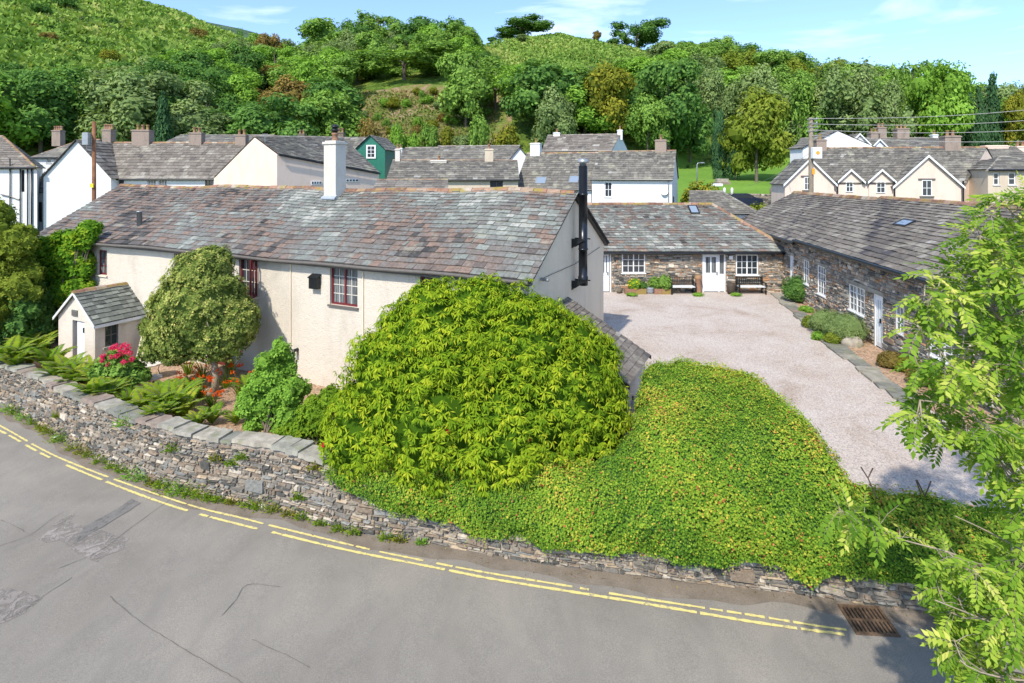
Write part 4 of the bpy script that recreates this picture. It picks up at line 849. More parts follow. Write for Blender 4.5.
rb = MB(); ov = .3; k = (sr-se)/(SDp/2); dz = k*ov; xs_ = sr_(801, 806, 236, 240)[0]
def stf(p, r): return r.gauss(.5+.12*math.sin(p.x*.9+p.y*1.6)-(.3 if (p.x*.7+p.y*1.1) % 6.1 < .5 else 0), .15)
slates(rb, (-.2, -ov-.05, se-dz-.08), (xs_, -ov-.05, se-dz-.08), (xs_, SDp/2, sr-.07), (-.2, SDp/2, sr-.07), .25, .4, .018, 61, stf, 1.2)
slates(rb, (xs_, -ov, se-dz+.06), (SL_+.2, -ov, se-dz+.06), (SL_+.2, SDp/2, sr+.05), (xs_, SDp/2, sr+.05), .25, .4, .018, 62, stf, 1.2)
rb.add([(SL_+.2, SDp+ov, se-dz), (-.2, SDp+ov, se-dz), (-.2, SDp/2, sr), (SL_+.2, SDp/2, sr)], [(0, 1, 2, 3)], .4)
ro = rb.build('roof', M['slate_violet'], t); tb = MB(); ridge_tiles(tb, (-.2, SDp/2, sr+.02), (xs_, SDp/2, sr+.02), .17, .12, .42, 8); ridge_tiles(tb, (xs_, SDp/2, sr+.1), (SL_+.2, SDp/2, sr+.1), .17, .12, .42, 9); tb.build('ridge_tiles', M['terracotta'], ro)
gb = MB(); gb.tube([(0, -ov-.07, se-dz-.14), (xs_, -ov-.07, se-dz-.14)], .08, 8); gb.tube([(xs_, -ov-.07, se-dz+.0), (SL_, -ov-.07, se-dz+.0)], .08, 8); gb.bx(xs_, SL_, -ov, -.02, se-dz-.1, se-dz-.03); gb.build('gutter', M['dark_metal'], t)
roof_window(t, ro, SB, (905, 224.5), 0, se, sr, SDp/2, .9, .5)

# ------------------------------------------------------------------ village houses behind (each with its own roof, walls, windows, chimneys)
def XY(px, Y): return ((px-512)/F*Y, Y)
def zat(py, Y): return CAMH-(py-HOR)/F*Y
def W_(*px, **k): return dict(px=px, **k)
# white house at far left, hipped right end
t, fr, h, hr, L_ = house('white house with black downpipes at the far left edge, brown slate roof', XY(-140, 44.5), XY(37, 45), zat(166, 45), 7, 2.6, -.6, 'render_bright', 'slate_violet', hipR=3.2, skew=-5, seed=3, wins=[W_(21, 24.5, 170, 192, f='dark_metal', s=None)])
for px in (10, 20.2, 27.5, 31.5):
    q = fr.hit(px, 166, 1, -.1); gb = MB(); gb.tube([(q.x, -.1, h+(.6 if px == 10 else -.05)), (q.x, -.1, -.3)], .045 if px < 31 else .06, 8); gb.build('downpipe', M['dark_metal'], t, True)
q = fr.hit(6, 197, 1, -.1); gb = MB(); gb.tube([(q.x-.4, -.1, q.z+.2), (q.x+.5, -.1, q.z), (q.x+1.0, -.1, q.z-.2)], .05, 6); gb.build('waste_pipe', M['dark_metal'], t)
house('grey slate lean-to with a dark opening squeezed between two white houses at left', XY(33, 47), XY(46, 47), zat(190, 47), 2.6, 1.5, -.6, 'render_bright', 'slate_grey', seed=4, name='outbuilding', category='outbuilding', wins=[W_(36, 42, 202, 222, s=None, f='grey_wood')], ridge=None, gut=None, skew=-1)
# terrace with the white gable
t, fr, h, hr, L_ = house('white terrace with long slate roof and stone chimneys behind the cottage at left', XY(60, 46.5), XY(252, 47), zat(177, 46.5), 6.6, 3.05, .2, 'render_bright', 'slate_violet', seed=5, course=.34, wid=.42,
    chims=[(143, 0, zat(131.5, 50), 1.5, .8, 'chimney_stone', 3), (109, 0, zat(131, 50), .75, .7, 'chimney_stone', 4), (197, 0, zat(134, 50), 1.1, .7, 'chimney_stone', 2), (242, 0, zat(136, 50), .9, .7, 'chimney_stone', 2)],
    wins=[W_(117, 124, 178, 186, c=1, r=1, f='grey_wood', s=None), W_(147, 156, 178, 190, c=3, r=2), W_(158, 167, 178, 190, c=3, r=2), W_(205, 213, 178, 192, c=2, r=2, f='grey_wood')])
xa = fr.hit(43.5, 176, 1, -.9).x; xb = fr.hit(111, 176, 1, -.9).x
gable_wing(t, fr, xa, xb, -.9, 4.0, h, 3.0, 'render_bright', 'slate_violet', (), (), None, 'gable_wing', 15)
# transformer pole in front of the white gable
house('grey roofed white house half hidden behind the white gable at left', XY(33, 57), XY(78, 57), zat(156.5, 57), 6, 1.9, 1.5, 'render_white', 'slate_grey', seed=6, hipL=2.8, chims=[(58.5, 0, zat(131.5, 60), .9, .7, 'chimney_stone', 4)], wins=[W_(46, 51, 158, 163, c=1, r=1), W_(54, 58, 158, 163, c=1, r=1)])
house('terrace roof with pale ridge just behind the long slate terrace at left', XY(165, 60), XY(262, 60), zat(143, 60), 6, 1.05, 2.2, 'render_white', 'slate_grey', seed=7, ridge='coping')
# cream house with big asymmetric gable (hand-built shape)
t = thing('house', 'cream house with broad lopsided gable and satellite dish behind the cottage chimney', 'house', at(277, 175, 40)*1, 0, 'houses of the village behind'); o_ = Vector(t.location); T = lambda p: Vector(p)-o_
gz_ = -.6-o_.z; a0 = at(277, 154, 40); a1 = at(254.8, 137.5, 41.5); a2 = at(214, 178.5, 44.5); b0 = at(379, 173, 47); b1 = at(343, 138.5, 52); b2 = at(300, 178, 54)
dn = lambda p: Vector((p.x, p.y, -.6))
wb = MB(); wb.add([T(dn(a2)), T(dn(a0)), T(a0), T(a1), T(a2)], [(0, 1, 2, 3, 4)]); wb.add([T(dn(a0)), T(dn(b0)), T(b0), T(a0)], [(0, 1, 2, 3)]); wb.add([T(dn(b0)), T(dn(b2)), T(b2), T(b1), T(b0)], [(0, 1, 2, 3, 4)]); wb.add([T(dn(b2)), T(dn(a2)), T(a2), T(b2)], [(0, 1, 2, 3)])
w_ = wb.build('wall', M['render_pink'], t); up_ = Vector((0, 0, .1)); rb = MB(); e_ = (a0-a1).normalized()*.15; e2_ = (b0-b1).normalized()*.15
slates(rb, T(a0+e_+up_), T(b0+e2_+up_), T(b1+up_), T(a1+up_), .38, .45, .02, 8); slates(rb, T(b2+up_), T(a2+up_), T(a1+up_), T(b1+up_), .4, .45, .02, 9); ro = rb.build('roof', M['slate_grey'], t)
tb = MB(); ridge_tiles(tb, T(a1)+up_*1.5, T(b1)+up_*1.5, .14, .08, .45, 3); tb.build('ridge_tiles', M['coping'], ro)
gb = MB(); gb.tube([T(a0+e_*1.6+up_*.3), T(b0+e2_*1.6+up_*.3)], .06, 8); gb.build('gutter', M['dark_metal'], t)
for k, (pa, pb, pya, pyb) in enumerate(((311, 321, 181, 184.5), (345.5, 358, 178.8, 182))):
    fcs = Fr((a0.x, a0.y, 0), math.atan2(b0.y-a0.y, b0.x-a0.x)); rc = fcs.rect(pa, pb, pya, pyb, val=0); fb = MB(); fb.bx(rc[0], rc[1], -.05, -.01, rc[2], rc[3]); gb_ = MB(); nseg = 4; ww = (rc[1]-rc[0])/nseg
    for i in range(nseg): gb_.bx(rc[0]+ww*i+.05, rc[0]+ww*(i+1)-.05, -.07, -.045, rc[2]+.06, rc[3]-.05)
    mw = Matrix.Translation(-o_) @ fcs.m; wo_ = fb.xf(mw).build('window', M['white_paint'], t); gb_.xf(mw).build('pane', M['glass'], wo_)
dish = at(260, 179, 42.5); db = MB()
for i in range(1): db.lathe([(.02, 0), (.2, .03), (.36, .1), (.4, .14)], 0, 0, 18)
db.xf(Matrix.Translation(T(dish)) @ Matrix.Rotation(R(75), 4, 'X') @ Matrix.Rotation(R(0), 4, 'Y')); db.tube([T(dish), T(dish)+Vector((0, -.45, -.1))], .02, 5); db.build('satellite_dish', M['grey_metal'], t)
ae = at(265, 152, 41); ab = MB(); ab.tube([T(ae), T(at(265, 134, 41))], .02, 5)
for k in range(5): ab.tube([T(at(262, 134+k*.6, 41)), T(at(268, 134+k*.6, 41))], .012, 4)
ab.build('aerial', M['grey_metal'], t)
house('slate roofed terrace with two tall chimneys behind the cream lopsided gable', XY(248, 62), XY(352, 62), zat(147, 62), 6, .95, 2.4, 'render_white', 'slate_grey', seed=10, chims=[(302, 0, zat(135, 65), .75, .7, 'bark', 2), (341, 0, zat(133.5, 65), .75, .7, 'bark', 2)], ridge='terracotta')
# green gable: ridge runs back to the left
t, fr, h, hr, L_ = house('slate house with a dark green boarded gable end and small white window', XY(325, 56.5), XY(384, 56), zat(150, 56), 5.5, .001, 1.5, 'green_paint', 'slate_grey', seed=12, ridge=None, gut=None, ov=.05)
xa = fr.hit(356, 160, 1, -.2).x; xb = fr.hit(385, 160, 1, -.2).x; rc = fr.rect(366.5, 376, 145, 158.5, val=-.2)
gable_wing(t, fr, xa, xb, -.2, 5.2, fr.hit(370, 149, 1, -.2).z, 1.35, 'green_paint', 'slate_grey', (), (), None, 'green_gable', 16)
window(t, (rc[0], rc[1], rc[2], rc[3]), Matrix.Translation((0, -.32, 0)), .06, 2, 3, 'white_paint', 'glass', .05, .14, None)
rb = MB(); slates(rb, (fr.hit(333, 148, 1, 0).x, -.3, h-.2), (xa+.1, -.3, h-.2), (fr.hit(368, 135, 1, 2.6).x, 2.6, h+1.5), (fr.hit(342, 134, 1, 2.6).x, 2.6, h+1.5), .4, .45, .02, 77); rb.build('side_roof', M['slate_grey'], t)
house('small slate roofed house with white gable in the middle of the village roofs', XY(398, 71), XY(446, 70), zat(160, 71), 6, 1.7, 3.2, 'render_bright', 'slate_grey', seed=13, chims=[(401, 0, zat(149, 74), .5, .5, 'render_white', 1)], skew=1.8, ridge='coping')
house('slate roofed house with mossy ridge and white square chimney stack behind the cottage', XY(388, 50), XY(518, 50.5), zat(179, 50), 6.5, 1.75, -.2, 'render_tan', 'slate_grey', seed=14, course=.33, wid=.42,
    chims=[(439, 5.2, zat(160.5, 49.5), 1.5, 1.2, 'render_stack', 1), (489, 0, zat(150, 53), .8, .7, 'render_tan', 1), (398, 0, zat(150, 53), .45, .6, 'render_stack', 1)], wins=[W_(490, 503, 180, 190, c=2, r=1, f='grey_wood', s=None)], ridge='terracotta')
house('long grey slate roof between the green hillside and the mossy ridge house', XY(432, 63), XY(512, 62), zat(160, 62), 6.5, 1.75, 1.8, 'render_pink', 'slate_grey', seed=15, chims=[(457, 0, zat(150, 65), .7, .6, 'bark', 1)], skew=1.0, ridge='coping')
house('little white gabled outhouse left of the big grey roofed white house', XY(509, 58), XY(530, 58), zat(160.5, 58), 3, .001, 1.5, 'render_bright', 'slate_grey', seed=16, name='outhouse', category='outhouse', ridge=None, gut=None)
o_l = [x for x in COL.objects if x.get('label', '').startswith('little white gabled')][0]
gable_wing(o_l, None, .05, 2.15, -.3, 3, zat(160, 58)-1.5, 1.25, 'render_bright', 'slate_grey', (), (), None, 'front_gable', 18)
house('low dark slate outbuilding with mossy ridge directly behind the cottage ridge', XY(375, 36), XY(446, 36.5), zat(189, 36), 4, .55, -.6, 'render_lifted', 'slate_violet', seed=17, name='outbuilding', category='outbuilding', ridge='terracotta', gut=None, chims=())
house('slate roofed white house peeping above the large grey roof at centre', XY(543, 66), XY(611, 64), zat(150, 65), 7, 2.0, 3, 'render_bright', 'slate_violet', seed=18, chims=[(557, 0, zat(133, 68), .8, .7, 'render_white', 1), (620, 0, zat(131.5, 68), .6, .6, 'render_white', 1)], skew=1.6, ridge='coping')
# the big white house
t, fr, h, hr, L_ = house('large white house with broad grey slate roof and stone ridge chimney at centre', XY(592, 50.6), XY(672, 48.2), zat(178, 49), 7.2, 2.5, 1.2, 'render_bright', 'slate_grey', seed=19, course=.33, wid=.4,
    chims=[(661, 0, zat(140.5, 51), 1.0, .75, 'chimney_stone', 1)], wins=[W_(604.5, 612, 182, 197, c=2, r=2, s='render_white')], ridge='terracotta')
q = fr.hit(664.5, 192, 1, -.1); db = MB(); db.lathe([(.02, 0), (.18, .03), (.3, .1)], 0, 0, 16); db.xf(Matrix.Translation(q) @ Matrix.Rotation(R(70), 4, 'X')); db.build('satellite_dish', M['grey_metal'], t)
q = fr.hit(668.5, 180, 1, -.1); gb = MB(); gb.tube([(q.x, -.1, h-.1), (q.x, -.1, 0)], .05, 6); gb.build('downpipe', M['grey_metal'], t)
gw = Matrix.Translation((L_, 0, 0)) @ Matrix.Rotation(R(90), 4, 'Z'); rcg = (1.0, 1.7, .9+1, 2.4+1); window(t, rcg, gw, .02-.05, 1, 2, 'grey_wood', 'glass', .03, .05, None)
t, fr, h, hr, L_ = house('lower slate roofed wing with two skylights joined to the left of the large white house', XY(516, 53.2), XY(591.3, 50.9), zat(187.5, 52), 8.0, 3.35, .5, 'render_bright', 'slate_grey', seed=20, course=.33, wid=.4, ridge='terracotta', chims=[(536, 0, zat(144, 56), 1.0, .8, 'render_white', 1)])
ro = [x for x in t.children if x.name.startswith('roof')][0]
roof_window(t, ro, fr, (541, 181), 0, h, hr, 4.0, 1.0, .95, frame='grey_metal'); roof_window(t, ro, fr, (574, 180), 0, h, hr, 4.0, .9, .95, frame='grey_metal')
# hipped store roof beyond the courtyard cottage
house('low slate outbuilding with hipped roof and pale wall in the gap behind the courtyard cottage', XY(690, 41.5), XY(757, 40), zat(211.5, 40.5), 5.2, 1.35, -.3, 'render_bright', 'slate_grey', seed=22, name='outbuilding', category='outbuilding', hipR=2.4, course=.3, wid=.38, ridge='coping')
# pink house on the right with gables and dormers
R1 = dict()
t, fr, h, hr, L_ = house('pale pink house with two white edged gables and two small dormers at right', XY(786, 45.2), XY(962, 43.6), zat(182, 44.5), 6.4, 2.85, .2, 'render_pink', 'slate_grey', seed=24, skew=7.5, skewL=7.5, ov=.2, gut=None, course=.34, wid=.42, ridge='terracotta',
    chims=[(950, 0, zat(138.5, 48), 1.2, .8, 'chimney_stone', 2), (820, 0, zat(141, 48), .8, .7, 'chimney_stone', 1)])
wbp = [x for x in t.children if x.name.startswith('wall')][0]
for (p0, p1, pe_, pa, wrect, cfg, lab) in ((785, 834, 183, 159, (804, 810, 177, 190), dict(c=2, r=2), 0), (894, 961, 185.5, 156, (921.5, 931.5, 180, 196), dict(c=2, r=2), 1)):
    xa = fr.hit(p0, pe_, 1, -.25).x; xb = fr.hit(p1, pe_, 1, -.25).x; ze_ = fr.hit(p0, pe_, 1, -.25).z; zr_ = fr.hit((p0+p1)/2, pa, 1, -.25).z; rc = fr.rect(*wrect, val=-.25)
    gable_wing(t, fr, xa, xb, -.25, 3.0, ze_, zr_-ze_, 'render_pink', 'slate_grey', [rc], [cfg], 'white_paint', 'cross_gable', 30+lab)
    lb = MB(); lb.bx(rc[0]-.25, rc[1]+.25, -.33, -.26, rc[3]+.01, rc[3]+.12); lb.bx(rc[0]-.15, rc[1]+.15, -.36, -.26, rc[2]-.1, rc[2]-.01); lb.build('window_surround', M['grey_wood'], t)
for (p0, p1, pe_, pa, wrect) in ((838.5, 862, 180.5, 170, (845.5, 853, 181.5, 192)), (869, 893, 180.5, 170, (876, 885, 181.5, 193))):
    xa = fr.hit(p0, pe_, 1, -.12).x; xb = fr.hit(p1, pe_, 1, -.12).x; ze_ = fr.hit(p0, pe_, 1, -.12).z; zr_ = fr.hit((p0+p1)/2, pa, 1, -.12).z; rc = fr.rect(*wrect, val=-.12)
    gable_wing(t, fr, xa, xb, -.12, 2.0, ze_, zr_-ze_, 'render_pink', 'slate_grey', [rc], [dict(c=2, r=2)], 'white_paint', 'dormer', 40)
for px in (836.5, 893.5, 962):
    q = fr.hit(px, 185, 1, -.15); gb = MB(); gb.tube([(q.x, -.3, h+.1), (q.x, -.3, -1)], .06, 8); gb.build('downpipe', M['dark_metal'], t)
house('long slate roofed building with white gable end and stone chimneys behind the pink house', XY(795, 61), XY(946, 60), zat(147, 61), 7, 1.15, 3, 'render_white', 'slate_grey', seed=26, skew=4.5, skewL=4.5, ridge='coping', chims=[(873.5, 0, zat(134, 64), 1.0, .8, 'chimney_stone', 2), (880.5, 0, zat(130, 66), .9, .8, 'chimney_stone', 2), (901, 0, zat(130, 64), 1.3, .9, 'chimney_stone', 3), (934, 0, zat(136, 64), .6, .5, 'render_white', 1)])
tt = [x for x in COL.objects if x.get('label', '').startswith('long slate roofed building')][0]; frr = Fr(tt.location, tt.rotation_euler.z)
for (p0, p1, wm, pa, pe_) in ((849, 869, 'render_white', 134, 144), (871.5, 886.5, 'door_white', 139.5, 147)):
    xa = frr.hit(p0, pe_, 1, -.3).x; xb = frr.hit(p1, pe_, 1, -.3).x; ze_ = frr.hit(p0, pe_, 1, -.3).z; zr_ = frr.hit(p0, pa, 1, -.3).z
    gable_wing(tt, frr, xa, xb, -.3, 3.5, ze_, zr_-ze_, wm, 'slate_grey', (), (), 'white_paint', 'dormer', 50)
t2, f2_, h2, hr2, l2 = house('tall white gable ended house with dark slate roof left of the pole at right', XY(790, 55.5), XY(803, 53.5), zat(148, 55), 5, 1.5, 2.5, 'render_bright', 'slate_grey', seed=27, skew=2.7, skewL=2.7, ridge=None, gut=None)
# cream houses at far right
house('cream house with wide gable and broad chimney at the far right', XY(971, 52), XY(1040, 51), zat(164, 52), 7, 1.7, 1, 'render_pink', 'slate_grey', seed=28, chims=[(994, 0, zat(147, 55), 2.0, .9, 'render_pink', 0), (1020, 0, zat(148, 55), 1.0, .9, 'render_pink', 2)], ridge='coping')
house('cream house with low hipped slate roof and two sash windows at the far right', XY(988, 42), XY(1060, 41), zat(169, 42), 5, .95, 0, 'render_tan', 'slate_grey', seed=29, hipL=2.2, hipR=2.0, wins=[W_(993.5, 999.5, 172.5, 185, c=1, r=2), W_(1008.5, 1016, 172.5, 185, c=1, r=2)], ridge='coping')
house('narrow tan lean-to wall between the pink house and the cream hipped house', XY(976, 44.5), XY(987, 44), zat(170, 44), 4, .8, 0, 'render_tan', 'slate_grey', seed=30, name='outbuilding', category='outbuilding', ridge=None, wins=[W_(980, 983.5, 176, 196, c=1, r=1, f='grey_wood', s=None)])
# ------------------------------------------------------------------ foliage materials
LM = {}
def lm(k, cols, tr=.3, **kw): LM[k] = leafmat('leaves_'+k, cols, tr, **kw)
lm('dark', [(0, (0.032, 0.079, 0.021)), (.5, (0.070, 0.149, 0.035)), (1, (0.131, 0.245, 0.052))])
lm('mid', [(0, (0.048, 0.104, 0.022)), (.5, (0.099, 0.200, 0.038)), (1, (0.176, 0.304, 0.064))])
lm('bright', [(0, (0.061, 0.135, 0.019)), (.5, (0.115, 0.243, 0.034)), (1, (0.189, 0.351, 0.061))])
lm('lime', [(0, (.07, .12, .016)), (.5, (.13, .19, .026)), (1, (.21, .27, .045))])
lm('grey', [(0, (0.072, 0.116, 0.043)), (.5, (0.138, 0.203, 0.072)), (1, (0.232, 0.304, 0.123))])
lm('gold', [(0, (.06, .09, .015)), (.5, (.13, .165, .022)), (1, (.24, .25, .03))])
lm('rust', [(0, (.07, .08, .02)), (.5, (.16, .14, .04)), (1, (.25, .19, .07))])
lm('conifer', [(0, (0.019, 0.051, 0.024)), (.5, (0.042, 0.099, 0.042)), (1, (0.080, 0.160, 0.056))], .15)
lm('conifer_olive', [(0, (0.042, 0.063, 0.017)), (.5, (0.084, 0.119, 0.028)), (1, (0.154, 0.175, 0.042))], .15)
lm('rhodo', [(0, (.04, .1, .008)), (.3, (.1, .2, .012)), (.65, (.2, .31, .018)), (.92, (.33, .4, .03)), (1, (.42, .26, .05))], .3)
lm('ivy', [(0, (0.034, 0.095, 0.013)), (.35, (0.084, 0.190, 0.020)), (.68, (0.168, 0.274, 0.031)), (.88, (0.336, 0.347, 0.050)), (.96, (0.370, 0.246, 0.056)), (1, (0.269, 0.101, 0.045))], .25)
lm('creeper', [(0, (.035, .11, .012)), (.5, (.09, .22, .018)), (.8, (.2, .32, .025)), (1, (.38, .4, .03))], .3, rough=.4)
lm('holly', [(0, (0.035, 0.07, 0.016)), (.45, (0.1, 0.155, 0.034)), (.8, (0.23, 0.28, 0.075)), (1, (0.42, 0.42, 0.15))], .2)
lm('fern', [(0, (.05, .12, .012)), (.5, (.11, .23, .02)), (.85, (.19, .29, .025)), (1, (.26, .3, .04))], .35)
lm('ash', [(0, (.045, .12, .014)), (.4, (.13, .26, .03)), (.75, (.26, .39, .055)), (1, (.46, .52, .14))], .4)
lm('orange_flower', [(0, (.6, .07, .01)), (1, (.85, .16, .015))], .3)
lm('pink_flower', [(0, (.55, .02, .09)), (1, (.85, .07, .2))], .3)
lm('yellow_flower', [(0, (.75, .5, .01)), (1, (.9, .7, .02))], .3)
lm('rhodo_flower', [(0, (.3, .01, .02)), (1, (.5, .03, .04))], .3)

for _k, _f, _g in (('dark', 1.25, 1.0), ('mid', 1.35, 1.1), ('bright', 1.3, 1.1), ('lime', 1.3, 1.1), ('grey', 1.2, 1), ('gold', 1.3, 1.1), ('rust', 1.25, 1.1), ('holly', 1.35, 1.1), ('ivy', 1.15, 1.12), ('rhodo', 1.2, 1.12), ('fern', 1.2, 1.15), ('creeper', 1.2, 1.1), ('ash', 1.15, 1.1), ('conifer', 1.2, 1), ('conifer_olive', 1.3, 1)):
    for _n in LM[_k].node_tree.nodes:
        if _n.type == 'VALTORGB':
            for _e in _n.color_ramp.elements: _c = _e.color; _h = 1.15 if _k in ('dark', 'mid', 'grey', 'bright', 'ivy') else 1.0; _e.color = (_c[0]*_f*_g*_h*1.04, _c[1]*_f*_h, _c[2]*_f*_h, 1)
# ------------------------------------------------------------------ crowns made of many small leaf faces
def crown_arrays(lobes, n, size, aspect=.6, inner=.25, droop=0., up=.35, rough=.6, zmin=None, tl=.28):
    lobes = np.array(lobes, dtype=float); w = (lobes[:, 3]*lobes[:, 4]+lobes[:, 4]*lobes[:, 5]+lobes[:, 3]*lobes[:, 5]); w /= w.sum()
    li = RNG.choice(len(lobes), n, p=w); c = lobes[li, :3]; r = lobes[li, 3:6]; d = rsph(n)
    # clumps: directions gather around a number of tuft centres
    nt_ = 26; tufts = rsph(len(lobes)*nt_).reshape(len(lobes), nt_, 3); pick = RNG.integers(0, nt_, n); tc_ = tufts[li, pick]
    d = unit(tc_+RNG.normal(size=(n, 3))*.26); tt = RNG.random((len(lobes), nt_))[li, pick]; tr_ = .86+.26*RNG.random((len(lobes), nt_))[li, pick]
    rad = np.where(RNG.random(n) < inner, .45+.4*RNG.random(n), tr_*(.9+.16*RNG.random(n)))[:, None]; P = c+d*r*rad
    P[:, 2] -= droop*RNG.random(n)
    # drop faces buried in another lobe
    keep = np.ones(n, bool)
    for k in range(len(lobes)):
        q = (P-lobes[k, :3])/lobes[k, 3:6]; ins = (np.linalg.norm(q, axis=1) < .7) & (li != k); keep &= ~(ins & (RNG.random(n) < .85))
    if zmin is not None: keep &= P[:, 2] > zmin
    P, d, li, tt = P[keep], d[keep], li[keep], tt[keep]; n = len(P)
    N = unit(d*.95+rsph(n)*rough+np.array([0, 0, up])); D = unit(rsph(n)+d*.3-np.array([0, 0, droop*2])); D = unit(D-N*np.sum(D*N, 1, keepdims=True))
    lobe_t = RNG.random(len(lobes))[li]; T = .5+(RNG.random(n)-.5)*.5+(lobe_t-.5)*tl+(tt-.5)*.4
    s = size*(.6+.8*RNG.random(n)); return P, D, N, s, T
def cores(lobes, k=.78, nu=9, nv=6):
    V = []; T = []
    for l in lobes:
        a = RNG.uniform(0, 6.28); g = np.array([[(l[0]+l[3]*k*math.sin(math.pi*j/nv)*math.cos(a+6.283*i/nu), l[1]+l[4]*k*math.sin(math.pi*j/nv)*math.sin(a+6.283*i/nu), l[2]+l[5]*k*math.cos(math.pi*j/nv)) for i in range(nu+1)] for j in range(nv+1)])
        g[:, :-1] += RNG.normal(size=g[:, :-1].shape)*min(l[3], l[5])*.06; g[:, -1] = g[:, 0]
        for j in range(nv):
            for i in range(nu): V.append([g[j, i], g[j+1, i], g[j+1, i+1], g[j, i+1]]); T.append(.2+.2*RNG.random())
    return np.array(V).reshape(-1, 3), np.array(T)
def crown(name, mat, parent, lobes, n, size, aspect=.6, core=.6, **k):
    P, D, N, s, T = crown_arrays(lobes, n, size, **k); V = leafquads(P, D, N, s, s*aspect)
    if core: V2, T2 = cores(lobes, core, 7, 5); V = np.concatenate([V, V2]); T = np.concatenate([T, T2])
    return npmesh(name, V, T, mat, parent)
def trunk_mb(h, r, limbs=5, spread=.4, seed=0, top=.75):
    q = random.Random(seed); mb = MB(); pts = [(0, 0, -.6), (q.uniform(-.02, .02)*h, q.uniform(-.02, .02)*h, h*.3), (q.uniform(-.04, .04)*h, q.uniform(-.04, .04)*h, h*.55), (0, 0, h*top)]
    mb.tube(pts, [r*1.25, r*.9, r*.6, r*.2], 8, .4)
    for i in range(limbs):
        a = q.uniform(0, 6.28); z = h*q.uniform(.3, .55); e = h*spread*q.uniform(.6, 1); mb.tube([(0, 0, z), (math.cos(a)*e*.5, math.sin(a)*e*.5, z+h*.14), (math.cos(a)*e, math.sin(a)*e, z+h*.28)], [r*.45, r*.3, r*.1], 6, .6)
    return mb
# unit trees: height 1, crown width 1 (scaled per tree)
PROTO = {}
def proto(kind):
    if kind in PROTO: return PROTO[kind]
    q = random.Random(hash_(kind)); lob = []
    base = kind.rstrip('0123456789')
    if base == 'round':
        lob = [(0, 0, .62, .3, .3, .3)]+[(math.cos(a)*.26*q.uniform(.7, 1.2), math.sin(a)*.26*q.uniform(.7, 1.2), .24+q.uniform(0, .54), q.uniform(.15, .25), q.uniform(.15, .25), q.uniform(.13, .2)) for a in [i*.78+q.random() for i in range(11)]]+[(q.uniform(-.1, .1), q.uniform(-.1, .1), .84, .17, .17, .14)]
        n, sz, kw = 8200, .048, dict(inner=.35)
    elif base == 'wide':
        lob = [(q.uniform(-.38, .38), q.uniform(-.38, .38), q.uniform(.28, .84), q.uniform(.15, .23), q.uniform(.13, .21), q.uniform(.1, .17)) for i in range(16)]; n, sz, kw = 8500, .046, dict(inner=.35)
    elif base == 'loose':
        lob = [(max(-.36, min(.36, q.gauss(0, .18))), max(-.36, min(.36, q.gauss(0, .18))), q.uniform(.25, .9), q.uniform(.1, .17), q.uniform(.1, .17), q.uniform(.09, .15)) for i in range(22)]; n, sz, kw = 4200, .05, dict(inner=.45, core=.5)
    elif base == 'birch':
        lob = [(q.gauss(0, .17), q.gauss(0, .17), z, q.uniform(.12, .2), q.uniform(.12, .2), q.uniform(.12, .2)) for z in [.25+.05*i for i in range(14)]]; n, sz, kw = 6000, .042, dict(droop=.06, inner=.45, core=.45)
    elif base == 'bush':
        lob = [(q.uniform(-.3, .3), q.uniform(-.3, .3), q.uniform(.2, .6), q.uniform(.2, .3), q.uniform(.2, .3), q.uniform(.25, .38)) for i in range(7)]; n, sz, kw = 2200, .085, {}
    elif base == 'cypress':
        lob = [(0, 0, .1+.16*i, .4-.055*abs(i-2), .4-.055*abs(i-2), .14) for i in range(6)]; n, sz, kw = 6500, .055, dict(rough=.5)
    elif base in ('spruce', 'pine'):
        lob = []; nl = 13
        for i in range(nl):
            z = .12+.83*i/nl; rr = .5*(1-z)**.85+.02; m_ = max(3, int(9*(1-z)+3))
            for k in range(m_): a = k*6.283/m_+i*.7+q.random()*.4; l_ = rr*q.uniform(.75, 1.05); lob.append((math.cos(a)*l_*.55, math.sin(a)*l_*.55, z-.02, l_*.48, l_*.48, .03))
        n, sz, kw = 11000, .055, dict(droop=.03, up=.5, core=.6)
    root = None; crown_o = crown('crown', LM['mid'], None, lob, n, sz, .6, **kw)
    tr = trunk_mb(1, .022 if base != 'bush' else .012, 0 if base in ('spruce', 'cypress', 'bush') else 6, .3, 3, .8).build('trunk', M['bark'])
    PROTO[kind] = (crown_o.data, tr.data); bpy.data.objects.remove(crown_o); bpy.data.objects.remove(tr); return PROTO[kind]
def hash_(s): 
    h = 0
    for ch in s: h = (h*131+ord(ch)) % 1000003
    return h
NAMES = {'round': 'broadleaf_tree', 'wide': 'broadleaf_tree', 'loose': 'broadleaf_tree', 'birch': 'birch_tree', 'bush': 'bush', 'cypress': 'cypress_tree', 'spruce': 'spruce_tree', 'pine': 'pine_tree'}
TREES = []
def tree(kind, col, loc, h, w, label=None, group=None, rz=None):
    base = kind.rstrip('0123456789'); cd, td = proto(kind); nm = NAMES[base]
    o = thing(nm, label, nm.split('_')[0] if base == 'bush' else 'tree', loc, random.uniform(0, 6.28) if rz is None else rz, group); o.scale = (w, w, h)
    for nm2, data, mat in (('crown', cd, LM[col]), ('trunk', td, M['bark'])):
        c = bpy.data.objects.new(nm2, data); COL.objects.link(c); c.parent = o; c.material_slots[0].link = 'OBJECT'; c.material_slots[0].material = mat
    TREES.append((o, kind, col)); return o
def ptree(px, top, Y, wpx, kind, col, label=None, group='trees on the wooded hill', base=None):
    p = terr_pt(px, Y); zt = at(px, top, Y).z; h = max(2.5, zt-p.z); w = wpx/F*Y; 
    return tree(kind, col, p, h, w, label, group)
